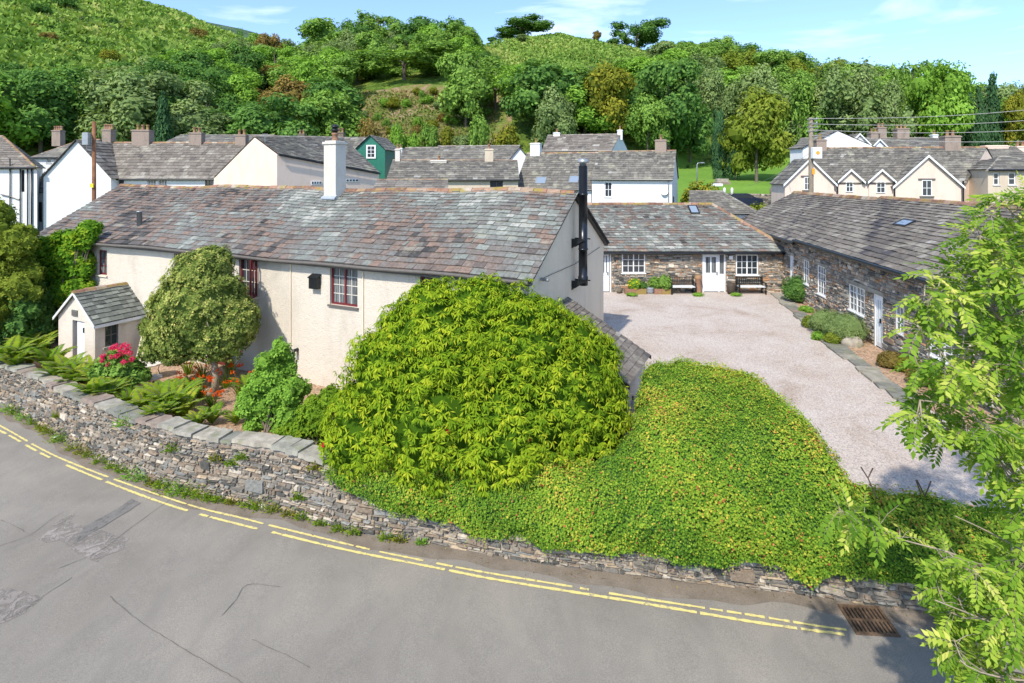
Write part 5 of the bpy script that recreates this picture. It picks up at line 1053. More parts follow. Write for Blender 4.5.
def base_py(px, Y): p = terr_pt(px, Y); return HOR-(p.z-CAMH)*F/Y
KEY = []
def key(px, top, Y, w, kind, col, label, group='trees on the wooded hill'): KEY.append((px, Y, w)); ptree(px, top, Y, w, kind, col, label, group)
key(325, 17, 205, 66, 'round1', 'mid', 'broad green tree at the left end of the skyline clump above the rust coloured trees')
key(378, 9, 205, 52, 'loose1', 'mid', 'tallest open crowned tree on the skyline above the cottage chimney')
key(352, 18, 200, 48, 'round2', 'dark', 'dark round tree on the skyline between two taller crowns above the chimney')
key(422, 15, 205, 54, 'round3', 'dark', 'full skyline tree third from the left above the scree')
key(454, 16, 205, 42, 'loose2', 'dark', 'rightmost tree of the skyline clump, standing before the gap of sky')
key(405, 44, 158, 92, 'wide3', 'mid', 'largest spreading tree above the bare scree, pale trunks showing')
key(466, 46, 120, 66, 'round1', 'mid', 'full green tree on the right of the bare scree')
key(322, 86, 128, 32, 'round3', 'bright', 'small bright green tree standing alone left of the scree')
key(300, 72, 145, 38, 'round2', 'bright', 'bright green round tree below the rusty trees')
key(271, 112, 112, 26, 'bush1', 'dark', 'dark bush low on the slope above the lopsided cream gable')
key(293, 122, 106, 40, 'bush2', 'grey', 'grey green willow bush just above the cream gable roof')
key(265, 62, 160, 40, 'loose1', 'rust', 'rust coloured tree on the upper left of the wood')
key(255, 88, 140, 34, 'wide1', 'rust', 'brownish bush-like tree halfway up the wood at left')
key(262, 108, 120, 36, 'wide2', 'rust', 'rusty low crown above the long terrace at left')
key(163, 81, 90, 30, 'spruce1', 'conifer', 'lone dark pointed conifer standing above the white terrace at left', None)
key(522, 17, 200, 58, 'wide2', 'dark', 'dark airy tree on the bare hilltop left of centre', 'trees on the bare hilltop')
key(637, 17, 196, 46, 'wide3', 'dark', 'dark spreading tree on the right shoulder of the bare hilltop', 'trees on the bare hilltop')
key(597, 30, 200, 11, 'round1', 'rust', 'tiny round brownish tree alone on the hilltop skyline', 'trees on the bare hilltop')
key(492, 41, 200, 11, 'round3', 'dark', 'tiny dark tree on the left end of the hilltop skyline', 'trees on the bare hilltop')
key(613, 38, 199, 14, 'bush1', 'dark', 'low dark bush on the hilltop skyline beside the spreading tree', 'trees on the bare hilltop')
key(522, 47, 185, 15, 'round1', 'grey', 'small pale tree on the hillside below the hilltop', 'trees on the bare hilltop')
key(726, 36, 190, 40, 'round2', 'mid', 'rounded skyline tree right of the hilltop above the lawn')
key(540, 58, 112, 88, 'round3', 'dark', 'massive dark green tree behind the big grey roof, left of the golden one')
key(606, 61, 110, 68, 'round1', 'gold', 'golden green sunlit tree in the middle of the wood')
key(556, 86, 106, 52, 'round2', 'grey', 'greyish round tree in front of the massive dark one')
key(668, 58, 114, 84, 'wide1', 'dark', 'broad dark green tree right of the golden tree')
key(690, 86, 117, 58, 'round1', 'dark', 'dark dense tree at the upper left edge of the lawn')
key(648, 92, 107, 52, 'round3', 'mid', 'medium green tree low behind the right end of the big white house')
key(719, 72, 128, 36, 'birch1', 'grey', 'pale weeping birch above the dark column shaped cypress')
key(764, 64, 125, 64, 'round2', 'grey', 'pale green full tree on the slope above the lawn')
key(800, 66, 112, 58, 'birch2', 'mid', 'mid green birch above the right side of the lawn')
key(852, 61, 108, 84, 'birch1', 'grey', 'large pale weeping birch in the middle of the right hand wood')
key(893, 74, 104, 52, 'birch2', 'grey', 'second pale birch right of the largest one')
key(913, 55, 112, 46, 'loose1', 'mid', 'loose crowned tree left of the dark sycamore at right')
key(940, 57, 106, 62, 'round3', 'bright', 'tall dense sycamore with bright crown at right')
key(967, 62, 110, 26, 'spruce1', 'conifer', 'left one of the two tall spruces at right', 'tall spruces at right')
key(992, 62, 108, 30, 'spruce2', 'conifer', 'right one of the two tall spruces, tallest conifer near the right edge', 'tall spruces at right')
key(979, 78, 104, 24, 'pine1', 'conifer', 'shorter spruce between and in front of the two tall ones', 'tall spruces at right')
key(1020, 88, 104, 34, 'round1', 'gold', 'yellowish green tree at the right edge of the picture')
key(1012, 132, 66, 32, 'bush3', 'grey', 'pale round bushy tree beside the far right chimney')
key(757, 85, 88, 74, 'round1', 'lime', 'big light green tree with visible trunk standing on the lawn', None)
key(719, 110, 92, 21, 'cypress1', 'conifer', 'dark green column shaped cypress on the lawn', None)
key(735, 133, 90, 22, 'round2', 'conifer', 'dark small round conifer tucked under the light green lawn tree', None)
key(702, 179, 56, 42, 'bush1', 'gold', 'yellow green shrub right of the large white house', None)
key(768, 196, 50, 44, 'bush2', 'lime', 'light green hedge bush beyond the long barn roof', None)
for i, (px, top, w, col, lab) in enumerate([(397, 122, 16, 'bright', 'left bright green bush on the bare scree'), (412, 126, 18, 'bright', 'right bright green bush on the bare scree'), (430, 118, 20, 'mid', 'green bush on the right side of the scree'), (367, 116, 22, 'rust', 'brown bush at the left foot of the scree'), (345, 122, 20, 'mid', 'green bush between the rocks left of the scree'), (449, 122, 18, 'gold', 'yellowish bush at the right edge of the scree'), (479, 112, 22, 'mid', 'feathery green tree at the right foot of the scree'), (505, 118, 26, 'gold', 'golden bush under the massive dark tree'), (461, 132, 24, 'grey', 'low grey green bush above the mossy ridge house')]):
    key(px, top, 104+i % 3*2, w, 'bush%d' % (1+i % 3), col, lab, 'bushes on the bare scree')

# wood fill: single trees on a jittered grid
def landmark(px):
    for lim, s in ((45, 'above the house at the far left edge'), (110, 'above the white gable at left'), (170, 'above the left half of the long terrace'), (240, 'above the right half of the long terrace'), (310, 'above the lopsided cream gable'), (370, 'above the cottage chimney'), (430, 'above the mossy ridge house'), (510, 'above the long grey roof left of centre'), (575, 'above the left end of the big grey roof'), (640, 'above the middle of the big grey roof'), (690, 'above the right end of the big white house'), (745, 'above the left side of the lawn'), (800, 'above the right side of the lawn'), (860, 'above the left gable of the pink house'), (915, 'above the dormers of the pink house'), (965, 'above the right gable of the pink house')):
        if px < lim: return s
    return 'above the cream houses at the far right'
rr = random.Random(42); fill = []
for i in range(34):
    px = rr.uniform(338, 486); py = rr.uniform(98, 138); Yb = next((y for y in range(97, 190, 2) if base_py(px, y) <= py), 150); c = rr.choice(['mid', 'bright', 'gold', 'rust', 'grey', 'mid'])
    ptree(px, py-rr.uniform(5, 12), Yb, rr.uniform(8, 18), 'bush%d' % (1+i % 3), c, {'mid': 'green', 'bright': 'bright green', 'gold': 'golden', 'rust': 'rusty', 'grey': 'pale'}[c]+' scrub bush '+('high' if py < 112 else 'halfway down' if py < 126 else 'low')+' on the scree '+landmark(px), 'bushes on the bare scree')
Y = 84.0
while Y < 215:
    stepx = 8.2; x = -1.02*Y+rr.random()*9
    while x < 1.02*Y:
        X = x+rr.uniform(-3, 3); YY = Y+rr.uniform(-4, 4); px = 512+F*X/YY; x += stepx*rr.uniform(.85, 1.25)
        fy = float(np.interp(px, EPX, FY)); yr = float(np.interp(px, EPX, EY))
        if YY < fy+2 or YY > yr+4: continue
        b = base_py(px, YY)
        if px < 262 and b < float(np.interp(px, [0, 50, 100, 150, 200, 262], [104, 98, 88, 78, 68, 56])): continue
        if 478 < px < 655 and b < float(np.interp(px, [478, 520, 600, 655], [64, 78, 78, 66])): continue
        if 335 < px < 490 and b > 103: continue
        if 672 < px < 800 and b > 132: continue
        if any(abs(px-k[0]) < k[2]*.28 and abs(YY-k[1]) < 7 for k in KEY): continue
        if any(abs(px-k[0]) < k[2]*.5+(12 if k[0] in (163, 606, 852, 405, 757) else 0) and -2 < k[1]-YY < (40 if k[0] in (163, 405, 757) else 12) for k in KEY): continue
        fill.append((px, YY, b))
    Y += 9+Y*.01
print('fill trees', len(fill))
for (px, YY, b) in fill:
    if px < 255: cols = ['mid', 'dark', 'bright', 'mid', 'dark', 'grey']
    elif px < 480: cols = ['mid', 'dark', 'bright', 'mid', 'rust' if px < 300 else 'mid', 'grey']
    elif px < 700: cols = ['dark', 'mid', 'mid', 'grey', 'bright']
    else: cols = ['grey', 'grey', 'mid', 'bright', 'lime', 'mid']
    kinds = ['round1', 'round2', 'round3', 'wide1', 'wide2', 'round2', 'wide3', 'birch1' if px > 700 else 'round1']
    if px > 690 and b < 98 and rr.random() < .3: kinds = ['spruce1', 'pine1', 'loose2']; cols = ['conifer', 'dark']
    k = rr.choice(kinds); c = rr.choice(cols); h = rr.uniform(10, 15); w = rr.uniform(11.5, 16) if not k[:3] in ('spr', 'pin') else rr.uniform(5, 6.5)
    row = 'on the skyline' if b < float(np.interp(px, EPX, [HOR-F*e for e in EE]))+9 else ('high on the slope' if b < 95 else ('halfway up the wood' if b < 122 else 'at the foot of the wood'))
    zt_ = terrain((px-512)/F*YY, YY)+h*1.0; tpy = HOR-(zt_-CAMH)*F/YY
    lim_ = float(np.interp(px, [0, 130, 200, 255, 290, 330, 470, 490, 520, 600, 640, 660, 720, 800, 950, 1024], [70, 62, 44, 36, 26, 12, 20, 60, 66, 66, 56, 40, 42, 54, 62, 80]))
    if tpy < lim_:
        h = h-(lim_-tpy)*YY/F
        if h < 4.5: continue
        w = min(w, h*1.25)
    cn_ = {'mid': 'mid green', 'dark': 'dark green', 'bright': 'bright green', 'grey': 'pale grey green', 'lime': 'yellow green', 'gold': 'golden', 'rust': 'rust brown', 'conifer': 'blackish green'}[c]
    sh = {'rou': 'round', 'wid': 'spreading', 'loo': 'open crowned', 'bir': 'weeping', 'spr': 'pointed', 'pin': 'narrow'}[k[:3]]
    ptree_o = tree(k, c, terr_pt(px, YY), h, w, f'{cn_} {sh} tree {row} {landmark(px)}', 'trees on the wooded hill')
# bushes scattered over the open fell
FB = [(38, 10, 15, 'dark'), (62, 2, 16, 'dark'), (48, 38, 13, 'rust'), (14, 24, 8, 'mid'), (43, 13, 6, 'dark'), (112, 22, 12, 'dark'), (112, 58, 15, 'gold'), (80, 20, 9, 'grey'), (33, 27, 9, 'rust'), (94, 28, 7, 'mid'), (150, 30, 9, 'mid'), (200, 34, 14, 'rust'), (210, 42, 12, 'mid'), (190, 30, 9, 'dark'), (110, 44, 8, 'mid'), (240, 30, 7, 'dark'), (12, 70, 18, 'dark'), (5, 80, 16, 'mid'), (25, 82, 14, 'dark'), (70, 55, 7, 'mid'), (140, 45, 7, 'bright')]
def py_to_Y(px, py):
    best = None
    for Y in range(84, 420, 2):
        b = base_py(px, Y)
        if b <= py: return Y
    return 400
for i, (px, py, w, col) in enumerate(FB):
    Yb = py_to_Y(px, py+w*.5); ptree(px, py-w*.6, Yb, w*1.3, 'bush%d' % (1+i % 3), col, None, 'bushes dotted over the open fell')
    o = TREES[-1][0]; o['label'] = f"{ {'dark':'dark green','mid':'green','rust':'brownish','gold':'golden','grey':'pale','bright':'bright green'}[col]} {'large' if w > 13 else 'small' if w < 9 else 'round'} bush on the open fell {'near the top edge' if py < 25 else 'halfway down' if py < 50 else 'low down'} {landmark(px)}"
for i, px in enumerate((118, 124, 129, 135)):
    ptree(px, -4 - i % 2*3, 418, 9, 'loose%d' % (1+i % 2), 'dark', ['leftmost', 'second', 'third', 'rightmost'][i]+' of four small dark trees on the fell crest at the top edge', 'trees on the fell crest')
# make labels unique inside a group of twins: left to right order
from collections import defaultdict
dd_ = defaultdict(list)
for o, k, c in TREES:
    dd_[o['label']].append(o)
ORD = ['leftmost', 'second from the left', 'third from the left', 'fourth from the left', 'fifth from the left', 'sixth from the left', 'seventh from the left', 'eighth from the left']
for lab, os_ in dd_.items():
    if len(os_) < 2: continue
    os_.sort(key=lambda o: o.location.x/o.location.y)
    for i, o in enumerate(os_): o['label'] = (ORD[i] if i < len(os_)-1 or i == 0 else 'rightmost')+' '+lab
for o, k, c in TREES:
    w = o['label'].split()
    if len(w) > 16: o['label'] = ' '.join(x for x in w if x not in ('the', 'of'))
    w = o['label'].split()
    if len(w) > 16: o['label'] = ' '.join(w[:16])
# bare pale trunks and poles standing on the scree slope
# ------------------------------------------------------------------ big rhododendron by the gable
def rosettes(P, A, nl, ln, wd, droop=.35, tb=None):
    """nl leaves round each tip P, axis A"""
    n = len(P); A = unit(A); U = unit(np.cross(A, rsph(n))); V_ = np.cross(A, U); Ps = []; Ds = []; Ns = []; Ls = []; Ws = []; Ts = []
    tb = RNG.random(n) if tb is None else tb
    for k in range(nl):
        a = 2*np.pi*k/nl+RNG.random(n)*1.1; rad = U*np.cos(a)[:, None]+V_*np.sin(a)[:, None]; D = unit(rad+A*(.15+.5*RNG.random((n, 1)))-np.array([0, 0, 1])*droop*(.5+RNG.random((n, 1))))
        N = unit(A*1.0+rad*.3+np.array([0, 0, .4])+rsph(n)*.15); Ps.append(P+D*.01); Ds.append(D); Ns.append(N); Ls.append(ln*(.7+.5*RNG.random(n))); Ws.append(wd*(.8+.4*RNG.random(n))); Ts.append(tb*.55+.5*RNG.random(n)*.8)
    return leafquads(np.concatenate(Ps), np.concatenate(Ds), np.concatenate(Ns), np.concatenate(Ls), np.concatenate(Ws), .5), np.concatenate(Ts)
def surf_points(lobes, n, inner=.2, tuft=40, spread=.16, deep=.7, uni=.45):
    lobes = np.array(lobes, float); w = lobes[:, 3]*lobes[:, 5]; w = w/w.sum(); li = RNG.choice(len(lobes), n, p=w)
    tufts = rsph(len(lobes)*tuft).reshape(len(lobes), tuft, 3); pk = RNG.integers(0, tuft, n); d = unit(tufts[li, pk]+RNG.normal(size=(n, 3))*spread); d = np.where(RNG.random((n, 1)) < uni, rsph(n), d)
    rr_ = (.88+.18*RNG.random((len(lobes), tuft)))[li, pk]; rr_ = np.where(RNG.random(n) < inner, rr_*(.6+.35*RNG.random(n)), rr_*(.96+.06*RNG.random(n))); tt = RNG.random((len(lobes), tuft))[li, pk]
    W3 = lobes[li, :3]+d*lobes[li, 3:6]; rr_ = rr_*(.96+.05*np.sin(W3[:, 0]*6.1+np.sin(W3[:, 2]*4.3)*1.5)+.05*np.sin(W3[:, 2]*7.3+W3[:, 1]*3+np.sin(W3[:, 0]*5)))
    P = lobes[li, :3]+d*lobes[li, 3:6]*rr_[:, None]; keep = np.ones(n, bool)
    for k in range(len(lobes)):
        q = np.linalg.norm((P-lobes[k, :3])/lobes[k, 3:6], axis=1); keep &= ~((q < deep) & (li != k))
    return P[keep], d[keep], tt[keep]
def lobe_at(px, py, Y, r, ry=None, rz=None): p = at(px, py, Y); return (p.x, p.y, p.z, r, ry or r, rz or r)
gx, gy = -.9, 13.6
bush = thing('rhododendron', 'huge rounded light green rhododendron in front of the cottage gable corner', 'shrub', (gx, gy, gz(gx, gy)-.0)); o_ = np.array(bush.location)
LB = [lobe_at(450, 352, 13.7, 1.75), lobe_at(515, 350, 13.8, 1.65), lobe_at(405, 372, 13.7, 1.45), lobe_at(545, 392, 13.7, 1.75), lobe_at(378, 425, 13.6, 1.35), lobe_at(440, 415, 13.3, 1.7), lobe_at(505, 425, 13.2, 1.7), lobe_at(575, 428, 13.5, 1.35), lobe_at(450, 460, 13.3, 1.2), lobe_at(540, 465, 13.2, 1.15), lobe_at(480, 320, 13.9, 1.15), lobe_at(590, 385, 13.9, .9), lobe_at(352, 405, 13.9, .55), lobe_at(430, 312, 13.9, .85), lobe_at(570, 348, 14.0, .95), lobe_at(592, 362, 14.1, .8), lobe_at(600, 410, 13.7, .8), lobe_at(410, 335, 13.8, .9), lobe_at(535, 325, 13.9, .8), lobe_at(365, 450, 13.3, .8), lobe_at(495, 478, 13.0, .9)]
P, d, tt = surf_points(LB, 27000, .12, 260, .09, .9, .6)
keep = (P[:, 2] > -.55); hole = (np.abs(P[:, 0]+.02) < -1) & (np.abs(P[:, 2]-2.0) < .3) & (P[:, 1] < 13.3); keep &= ~(hole & (RNG.random(len(P)) < .93))
P, d, tt = P[keep], d[keep], tt[keep]
V, T = rosettes(P-o_, d+np.array([0, -.05, .35]), 6, .155, .038, 1.0, tt); T = T*.97; V2, T2 = cores([(l[0]-o_[0], l[1]-o_[1], l[2]-o_[2], l[3], l[4], l[5]) for l in LB], .8, 14, 9); npmesh('foliage', np.concatenate([V, V2]), np.concatenate([T, T2*0]), LM['rhodo'], bush)  # cores use the darkest tint, painting shade between the leaves
mb = MB(); q = random.Random(4)
for i in range(16):
    l = LB[i % len(LB)]; e = Vector(l[:3])-Vector(o_)+Vector((q.uniform(-.6, .6), q.uniform(-.6, .3), q.uniform(-.3, .5))); b0 = Vector((q.uniform(-.4, .4), q.uniform(-.3, .3), -.1)); mb.tube([b0, b0.lerp(e, .5)+Vector((0, 0, -.3)), e], [.08, .055, .02], 6)
mb.build('branches', M['bark'], bush)
k = RNG.choice(len(P), 60); k = [i for i in k if P[i][1] < 12.6][:4]
V, T = rosettes(P[k]-o_+np.array([0, -.05, 0]), d[k], 7, .06, .05, .1); npmesh('flowers', V, T, LM['rhodo_flower'], bush)

# ------------------------------------------------------------------ ivy hedge on top of the wall
hg = thing('hedge', 'ivy hedge spilling over the road wall and swelling into a high hump beside the courtyard', 'hedge', (2, 12, -1)); ho = np.array(hg.location)
HX = np.array([-4.3, -3.9, -3.2, -2, -.5, .8, 1.7, 2.2, 2.7, 3.1, 3.45, 4.4, 5.5, 6.05, 6.35, 6.5, 7.6, 8.6, 9.6, 10.3, 10.8])
HB = np.array([.3, .7, 1.0, 1.1, 1.1, 1.1, 1.0, 1.0, 1.4, 2.7, 3.9, 4.6, 4.5, 3.8, 2.9, 1.2, 1.1, 1.0, .95, .9, .3])       # depth back
HT = np.array([-.15, .1, .25, .3, .3, .3, .35, .55, 1.0, 1.4, 1.58, 1.65, 1.62, 1.5, 1.2, .4, .28, .18, .1, .0, -.3])        # top
HL_ = np.array([-.3, -.5, -.72, -.86, -.96, -.98, -.93, -.92, -.88, -.88, -.88, -.86, -.84, -.84, -.84, -.84, -.8, -.75, -.7, -.66, -.5])  # lower front edge
HF = np.array([.0, -.12, -.2, -.22, -.22, -.22, -.22, -.24, -.25, -.25, -.25, -.25, -.25, -.25, -.22, -.2, -.2, -.2, -.18, -.15, .1])
lumps = RNG.normal(size=(60, 4))
def hsec(x, v):
    """point on the hedge section at x, v in 0..1 from the front foot over the top to the back foot"""
    b_, t_, l_, f_ = (np.interp(x, HX, a) for a in (HB, HT, HL_, HF)); yw_ = np.interp(x, WX[WO_], WY[WO_])
    z1 = l_+(t_-l_)*.45; lean = min(.9, b_*.2)
    K = np.array([0, .16, .34, .5, .72, .88, 1.0]); Yk = np.array([f_, f_-.06, f_+.12+lean*.15, f_+.35+lean*.6, b_*.62, b_*.93, b_]); Zk = np.array([l_, l_+(t_-l_)*.3, l_+(t_-l_)*.62, l_+(t_-l_)*.86, t_, t_-.12, -.35])
    y = np.interp(v, K, Yk)+yw_; z = np.interp(v, K, Zk)
    z = z+.05*math.sin(x*3.1+v*9)+.04*math.sin(x*5.3-v*14+1)+.03*math.sin(x*9+v*20); y = y+.05*math.sin(x*2.7+v*11+2)+.035*math.sin(x*7.7-v*17)
    z += .04*math.sin(x*4.1+1.7) if v < .2 else 0
    return np.array([x, y, z])


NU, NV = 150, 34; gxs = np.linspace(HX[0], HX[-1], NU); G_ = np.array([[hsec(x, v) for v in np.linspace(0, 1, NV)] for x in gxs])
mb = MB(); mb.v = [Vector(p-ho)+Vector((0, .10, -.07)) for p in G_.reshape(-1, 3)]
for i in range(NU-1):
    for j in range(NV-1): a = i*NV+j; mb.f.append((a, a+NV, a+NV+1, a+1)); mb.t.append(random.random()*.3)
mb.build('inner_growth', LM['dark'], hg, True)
A00 = G_[:-1, :-1]; A10 = G_[1:, :-1]; A01 = G_[:-1, 1:]; nr = np.cross(A10-A00, A01-A00); ar = np.linalg.norm(nr, axis=2); nrm = nr/np.maximum(ar[..., None], 1e-9)
pr_ = ar.ravel()/ar.sum(); NL = 150000; ci = RNG.choice(len(pr_), NL, p=pr_); ii, jj = np.unravel_index(ci, ar.shape); u = RNG.random((NL, 1)); v = RNG.random((NL, 1))
P = A00[ii, jj]+(A10[ii, jj]-A00[ii, jj])*u+(A01[ii, jj]-A00[ii, jj])*v; Nn = nrm[ii, jj]; Nn = np.where((Nn[:, 1:2] > 0) & (Nn[:, 2:3] < 0), -Nn, Nn)
cell = (np.floor(P[:, 0]*4.5)*7.3+np.floor(P[:, 2]*4.5+P[:, 1]*3)*3.1); ct = (np.sin(cell*12.9898)*43758.5453) % 1; ct2 = .5+.5*np.sin(P[:, 0]*1.7+P[:, 2]*2.3+np.sin(P[:, 1]*1.9))
P = P+Nn*(-.06+.13*RNG.random((NL, 1))*(.5+ct[:, None])); N = unit(Nn+rsph(NL)*.55+np.array([0, -.15, .35])); D = unit(rsph(NL)+np.array([0, 0, -.4])); D = unit(D-N*np.sum(D*N, 1, keepdims=True))
top_lit = np.clip((Nn[:, 2]-.2)*1.0, 0, 1); T = .05+.5*RNG.random(NL)+.26*(ct-.5)+.22*ct2+.16*top_lit+np.where(RNG.random(NL) < .05, .45, 0)  # upward faces get a lighter tint, painting light onto the hedge top
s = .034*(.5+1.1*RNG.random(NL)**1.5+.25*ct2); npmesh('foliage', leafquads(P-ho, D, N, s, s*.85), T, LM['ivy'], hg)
# trailing shoots that break the clipped outline
k_ = RNG.choice(NL, 900); SP = P[k_]; SD = unit(Nn[k_]*.6+rsph(900)*.8+np.array([0, 0, .3])); VV = []; TT = []
for j in range(7):
    q_ = SP+SD*(.03+.03*j)+np.array([0, 0, -.004])*j*j; D_ = unit(rsph(900)+SD*.4); N_ = unit(Nn[k_]+rsph(900)*.6); s_ = np.full(900, .05-.003*j); VV.append(leafquads(q_-ho, D_, N_, s_, s_*.8)); TT.append(.45+.4*RNG.random(900))
npmesh('shoots', np.concatenate(VV), np.concatenate(TT), LM['ivy'], hg)
# stray stems at the edge of the hedge
mb = MB()
for (px, py, Y, pts) in [(868, 492, 10.2, [(877, 498), (868, 478), (861, 467)]), (0, 0, 10.2, [(868, 478), (873, 468)]), (0, 0, 9.9, [(925, 496), (917, 480)]), (0, 0, 9.9, [(925, 496), (931, 481)]), (0, 0, 9.9, [(921, 494), (916, 480)])]:
    mb.tube([at(a, b_, Y)-Vector(ho) for a, b_ in pts], .012, 5)
mb.build('stems', M['dead_stick'], hg)
# soil between wall and courtyard behind the hedge
mb = MB(); xs = np.linspace(-4.2, 14, 50)
for x in xs: w = wall_y(x); mb.v += [Vector((x, w+.15, -.66)), Vector((x, max(w+.9, 11.6 if x > 3 else w+1.2), -.06 if x > 2.4 else -.5)), Vector((x, max(w+1.6, 12.4), -.07 if x > 2.4 else -.6))]
for i in range(49):
    for j in (0, 1): mb.f.append((i*3+j, (i+1)*3+j, (i+1)*3+j+1, i*3+j+1)); mb.t.append(.5)
mb.build('bank', M['soil'], smooth=True)['kind'] = 'structure'

# ------------------------------------------------------------------ garden plants
def gpt(px, py):
    z = -.7
    for _ in range(12): p = on_z(px, py, z); z = .5*z+.5*gz(p.x, p.y)
    return Vector((p.x, p.y, gz(p.x, p.y)))
# clipped round tree
p = gpt(215, 391); rt = thing('round_holly_tree', 'round headed variegated holly on a bare trunk in the front garden', 'tree', p); o_ = Vector(p)
mb = MB(); mb.tube([(0, 0, -.1), (.02, 0, .5), (-.03, 0, 1.1), (0, 0, 1.9)], [.14, .105, .095, .08], 10, .7)
for a in range(6): mb.tube([(0, 0, 1.4), (math.cos(a)*.6, math.sin(a)*.6, 2.1), (math.cos(a)*1.1, math.sin(a)*1.1, 2.6)], [.05, .035, .012], 6, .6)
mb.build('trunk', M['bark_pale'], rt, True)
cz = at(203, 308, p.y); L0 = [lobe_at(203, 303, p.y, 1.45, 1.4, 1.45), lobe_at(184, 330, p.y, 1.15, 1.1, 1.05), lobe_at(222, 332, p.y, 1.0, 1.1, .95), lobe_at(200, 274, p.y, 1.0, 1.0, .8), lobe_at(158, 346, p.y-.1, .55, .6, .5), lobe_at(238, 318, p.y, .7, .8, .8), lobe_at(212, 262, p.y, .7, .7, .6), lobe_at(170, 305, p.y, .7, .7, .7)]
P, d, tt = surf_points(L0, 9500, .12, 160, .12, .86); P -= np.array(o_); V, T = rosettes(P, d+np.array([0, 0, .2]), 6, .1, .05, .15, tt); V2, T2 = cores([(l[0]-o_[0], l[1]-o_[1], l[2]-o_[2], l[3], l[4], l[5]) for l in L0], .84, 12, 8); npmesh('foliage', np.concatenate([V, V2]), np.concatenate([T*.95+.08, T2]), LM['holly'], rt)
# general leafy shrub
def sublobes(L_, k=5, f=.42):
    out = [tuple(l[:3])+tuple(v*.88 for v in l[3:]) for l in L_]
    for l in L_:
        for d in rsph(k): out.append((l[0]+d[0]*l[3]*.78, l[1]+d[1]*l[4]*.78, l[2]+d[2]*l[5]*.78, l[3]*f, l[4]*f, l[5]*f*1.1))
    return out
def shrub(name, label, base, lobes, n, ln, wd, mat, nl=6, droop=.2, cat='shrub', group=None, stems=6, sh=.5, deep=.7, inner=.25):
    o = thing(name, label, cat, base, 0, group); ov_ = np.array(o.location); lobes = sublobes(lobes); P, d, tt = surf_points(lobes, n, inner, 30, .2, deep); P = P-ov_
    V, T = rosettes(P, d+np.array([0, 0, .35]), nl, ln*1.12, wd*1.2, droop, tt); V2, T2 = cores([(l[0]-ov_[0], l[1]-ov_[1], l[2]-ov_[2], l[3], l[4], l[5]) for l in lobes], .75, 9, 6); npmesh('foliage', np.concatenate([V, V2]), np.concatenate([T*.95, T2]), LM[mat], o)
    if stems:
        mb = MB(); q = random.Random(len(P))
        for i in range(stems): l = lobes[i % len(lobes)]; e = Vector(l[:3])-Vector(base); mb.tube([(q.uniform(-.15, .15), q.uniform(-.1, .1), -.08), e*.5+Vector((q.uniform(-.1, .1), 0, 0)), e], [.035, .025, .01], 5)
        mb.build('stems', M['bark'], o)
    return o
p = gpt(268, 432); Y = p.y+.3
shrub('leafy_shrub', 'bright green leafy shrub standing up against the cream wall', p, [lobe_at(270, 372, Y, .62, .5, .6), lobe_at(292, 388, Y, .5, .5, .5), lobe_at(262, 405, Y, .65, .5, .6), lobe_at(282, 352, Y, .34, .3, .35), lobe_at(290, 415, Y, .6, .5, .5), lobe_at(258, 425, Y, .45, .4, .4)], 2300, .085, .045, 'bright')
p = gpt(318, 446); Y = p.y+.2
shrub('leafy_shrub', 'lower green shrub between the leafy shrub and the huge rhododendron', p, [lobe_at(315, 412, Y, .55, .5, .45), lobe_at(330, 398, Y, .35, .35, .3), lobe_at(300, 430, Y, .5, .4, .35), lobe_at(335, 435, Y, .5, .4, .4), lobe_at(285, 440, Y-.2, .35, .3, .25)], 1700, .085, .042, 'fern')
p = gpt(146, 372); Y = p.y+1.2
shrub('small_holly', 'small greyish holly sprig bush left of the round headed tree', (p.x, Y, -.8), [lobe_at(146, 328, Y, .35, .3, .4), lobe_at(152, 342, Y, .3, .3, .4)], 320, .08, .04, 'holly')
p = gpt(118, 392); Y = p.y+.1
hy = shrub('hydrangea', 'hydrangea bush with bright pink flower heads beside the porch', p, [lobe_at(120, 368, Y, .62, .5, .5), lobe_at(108, 377, Y, .5, .45, .4), lobe_at(132, 375, Y, .45, .4, .4)], 900, .12, .075, 'mid', 6)
q = random.Random(3); V_ = []; T_ = []
for (px, py) in [(124, 345), (120, 349), (128, 347), (122, 353), (112, 348), (103, 356), (112, 357), (103, 361), (126, 351), (117, 356), (130, 353), (116, 346), (132, 359), (108, 365), (124, 362)]:
    c = np.array(at(px, py, Y-.35))-np.array(hy.location); n = 70; dd2 = rsph(n)*.075; V2 = leafquads(c+dd2, rsph(n), unit(dd2)+rsph(n)*.2, np.full(n, .045), np.full(n, .045)); V_.append(V2); T_.append(RNG.random(n)*.6+q.random()*.4)
npmesh('flower_heads', np.concatenate(V_), np.concatenate(T_), LM['pink_flower'], hy)
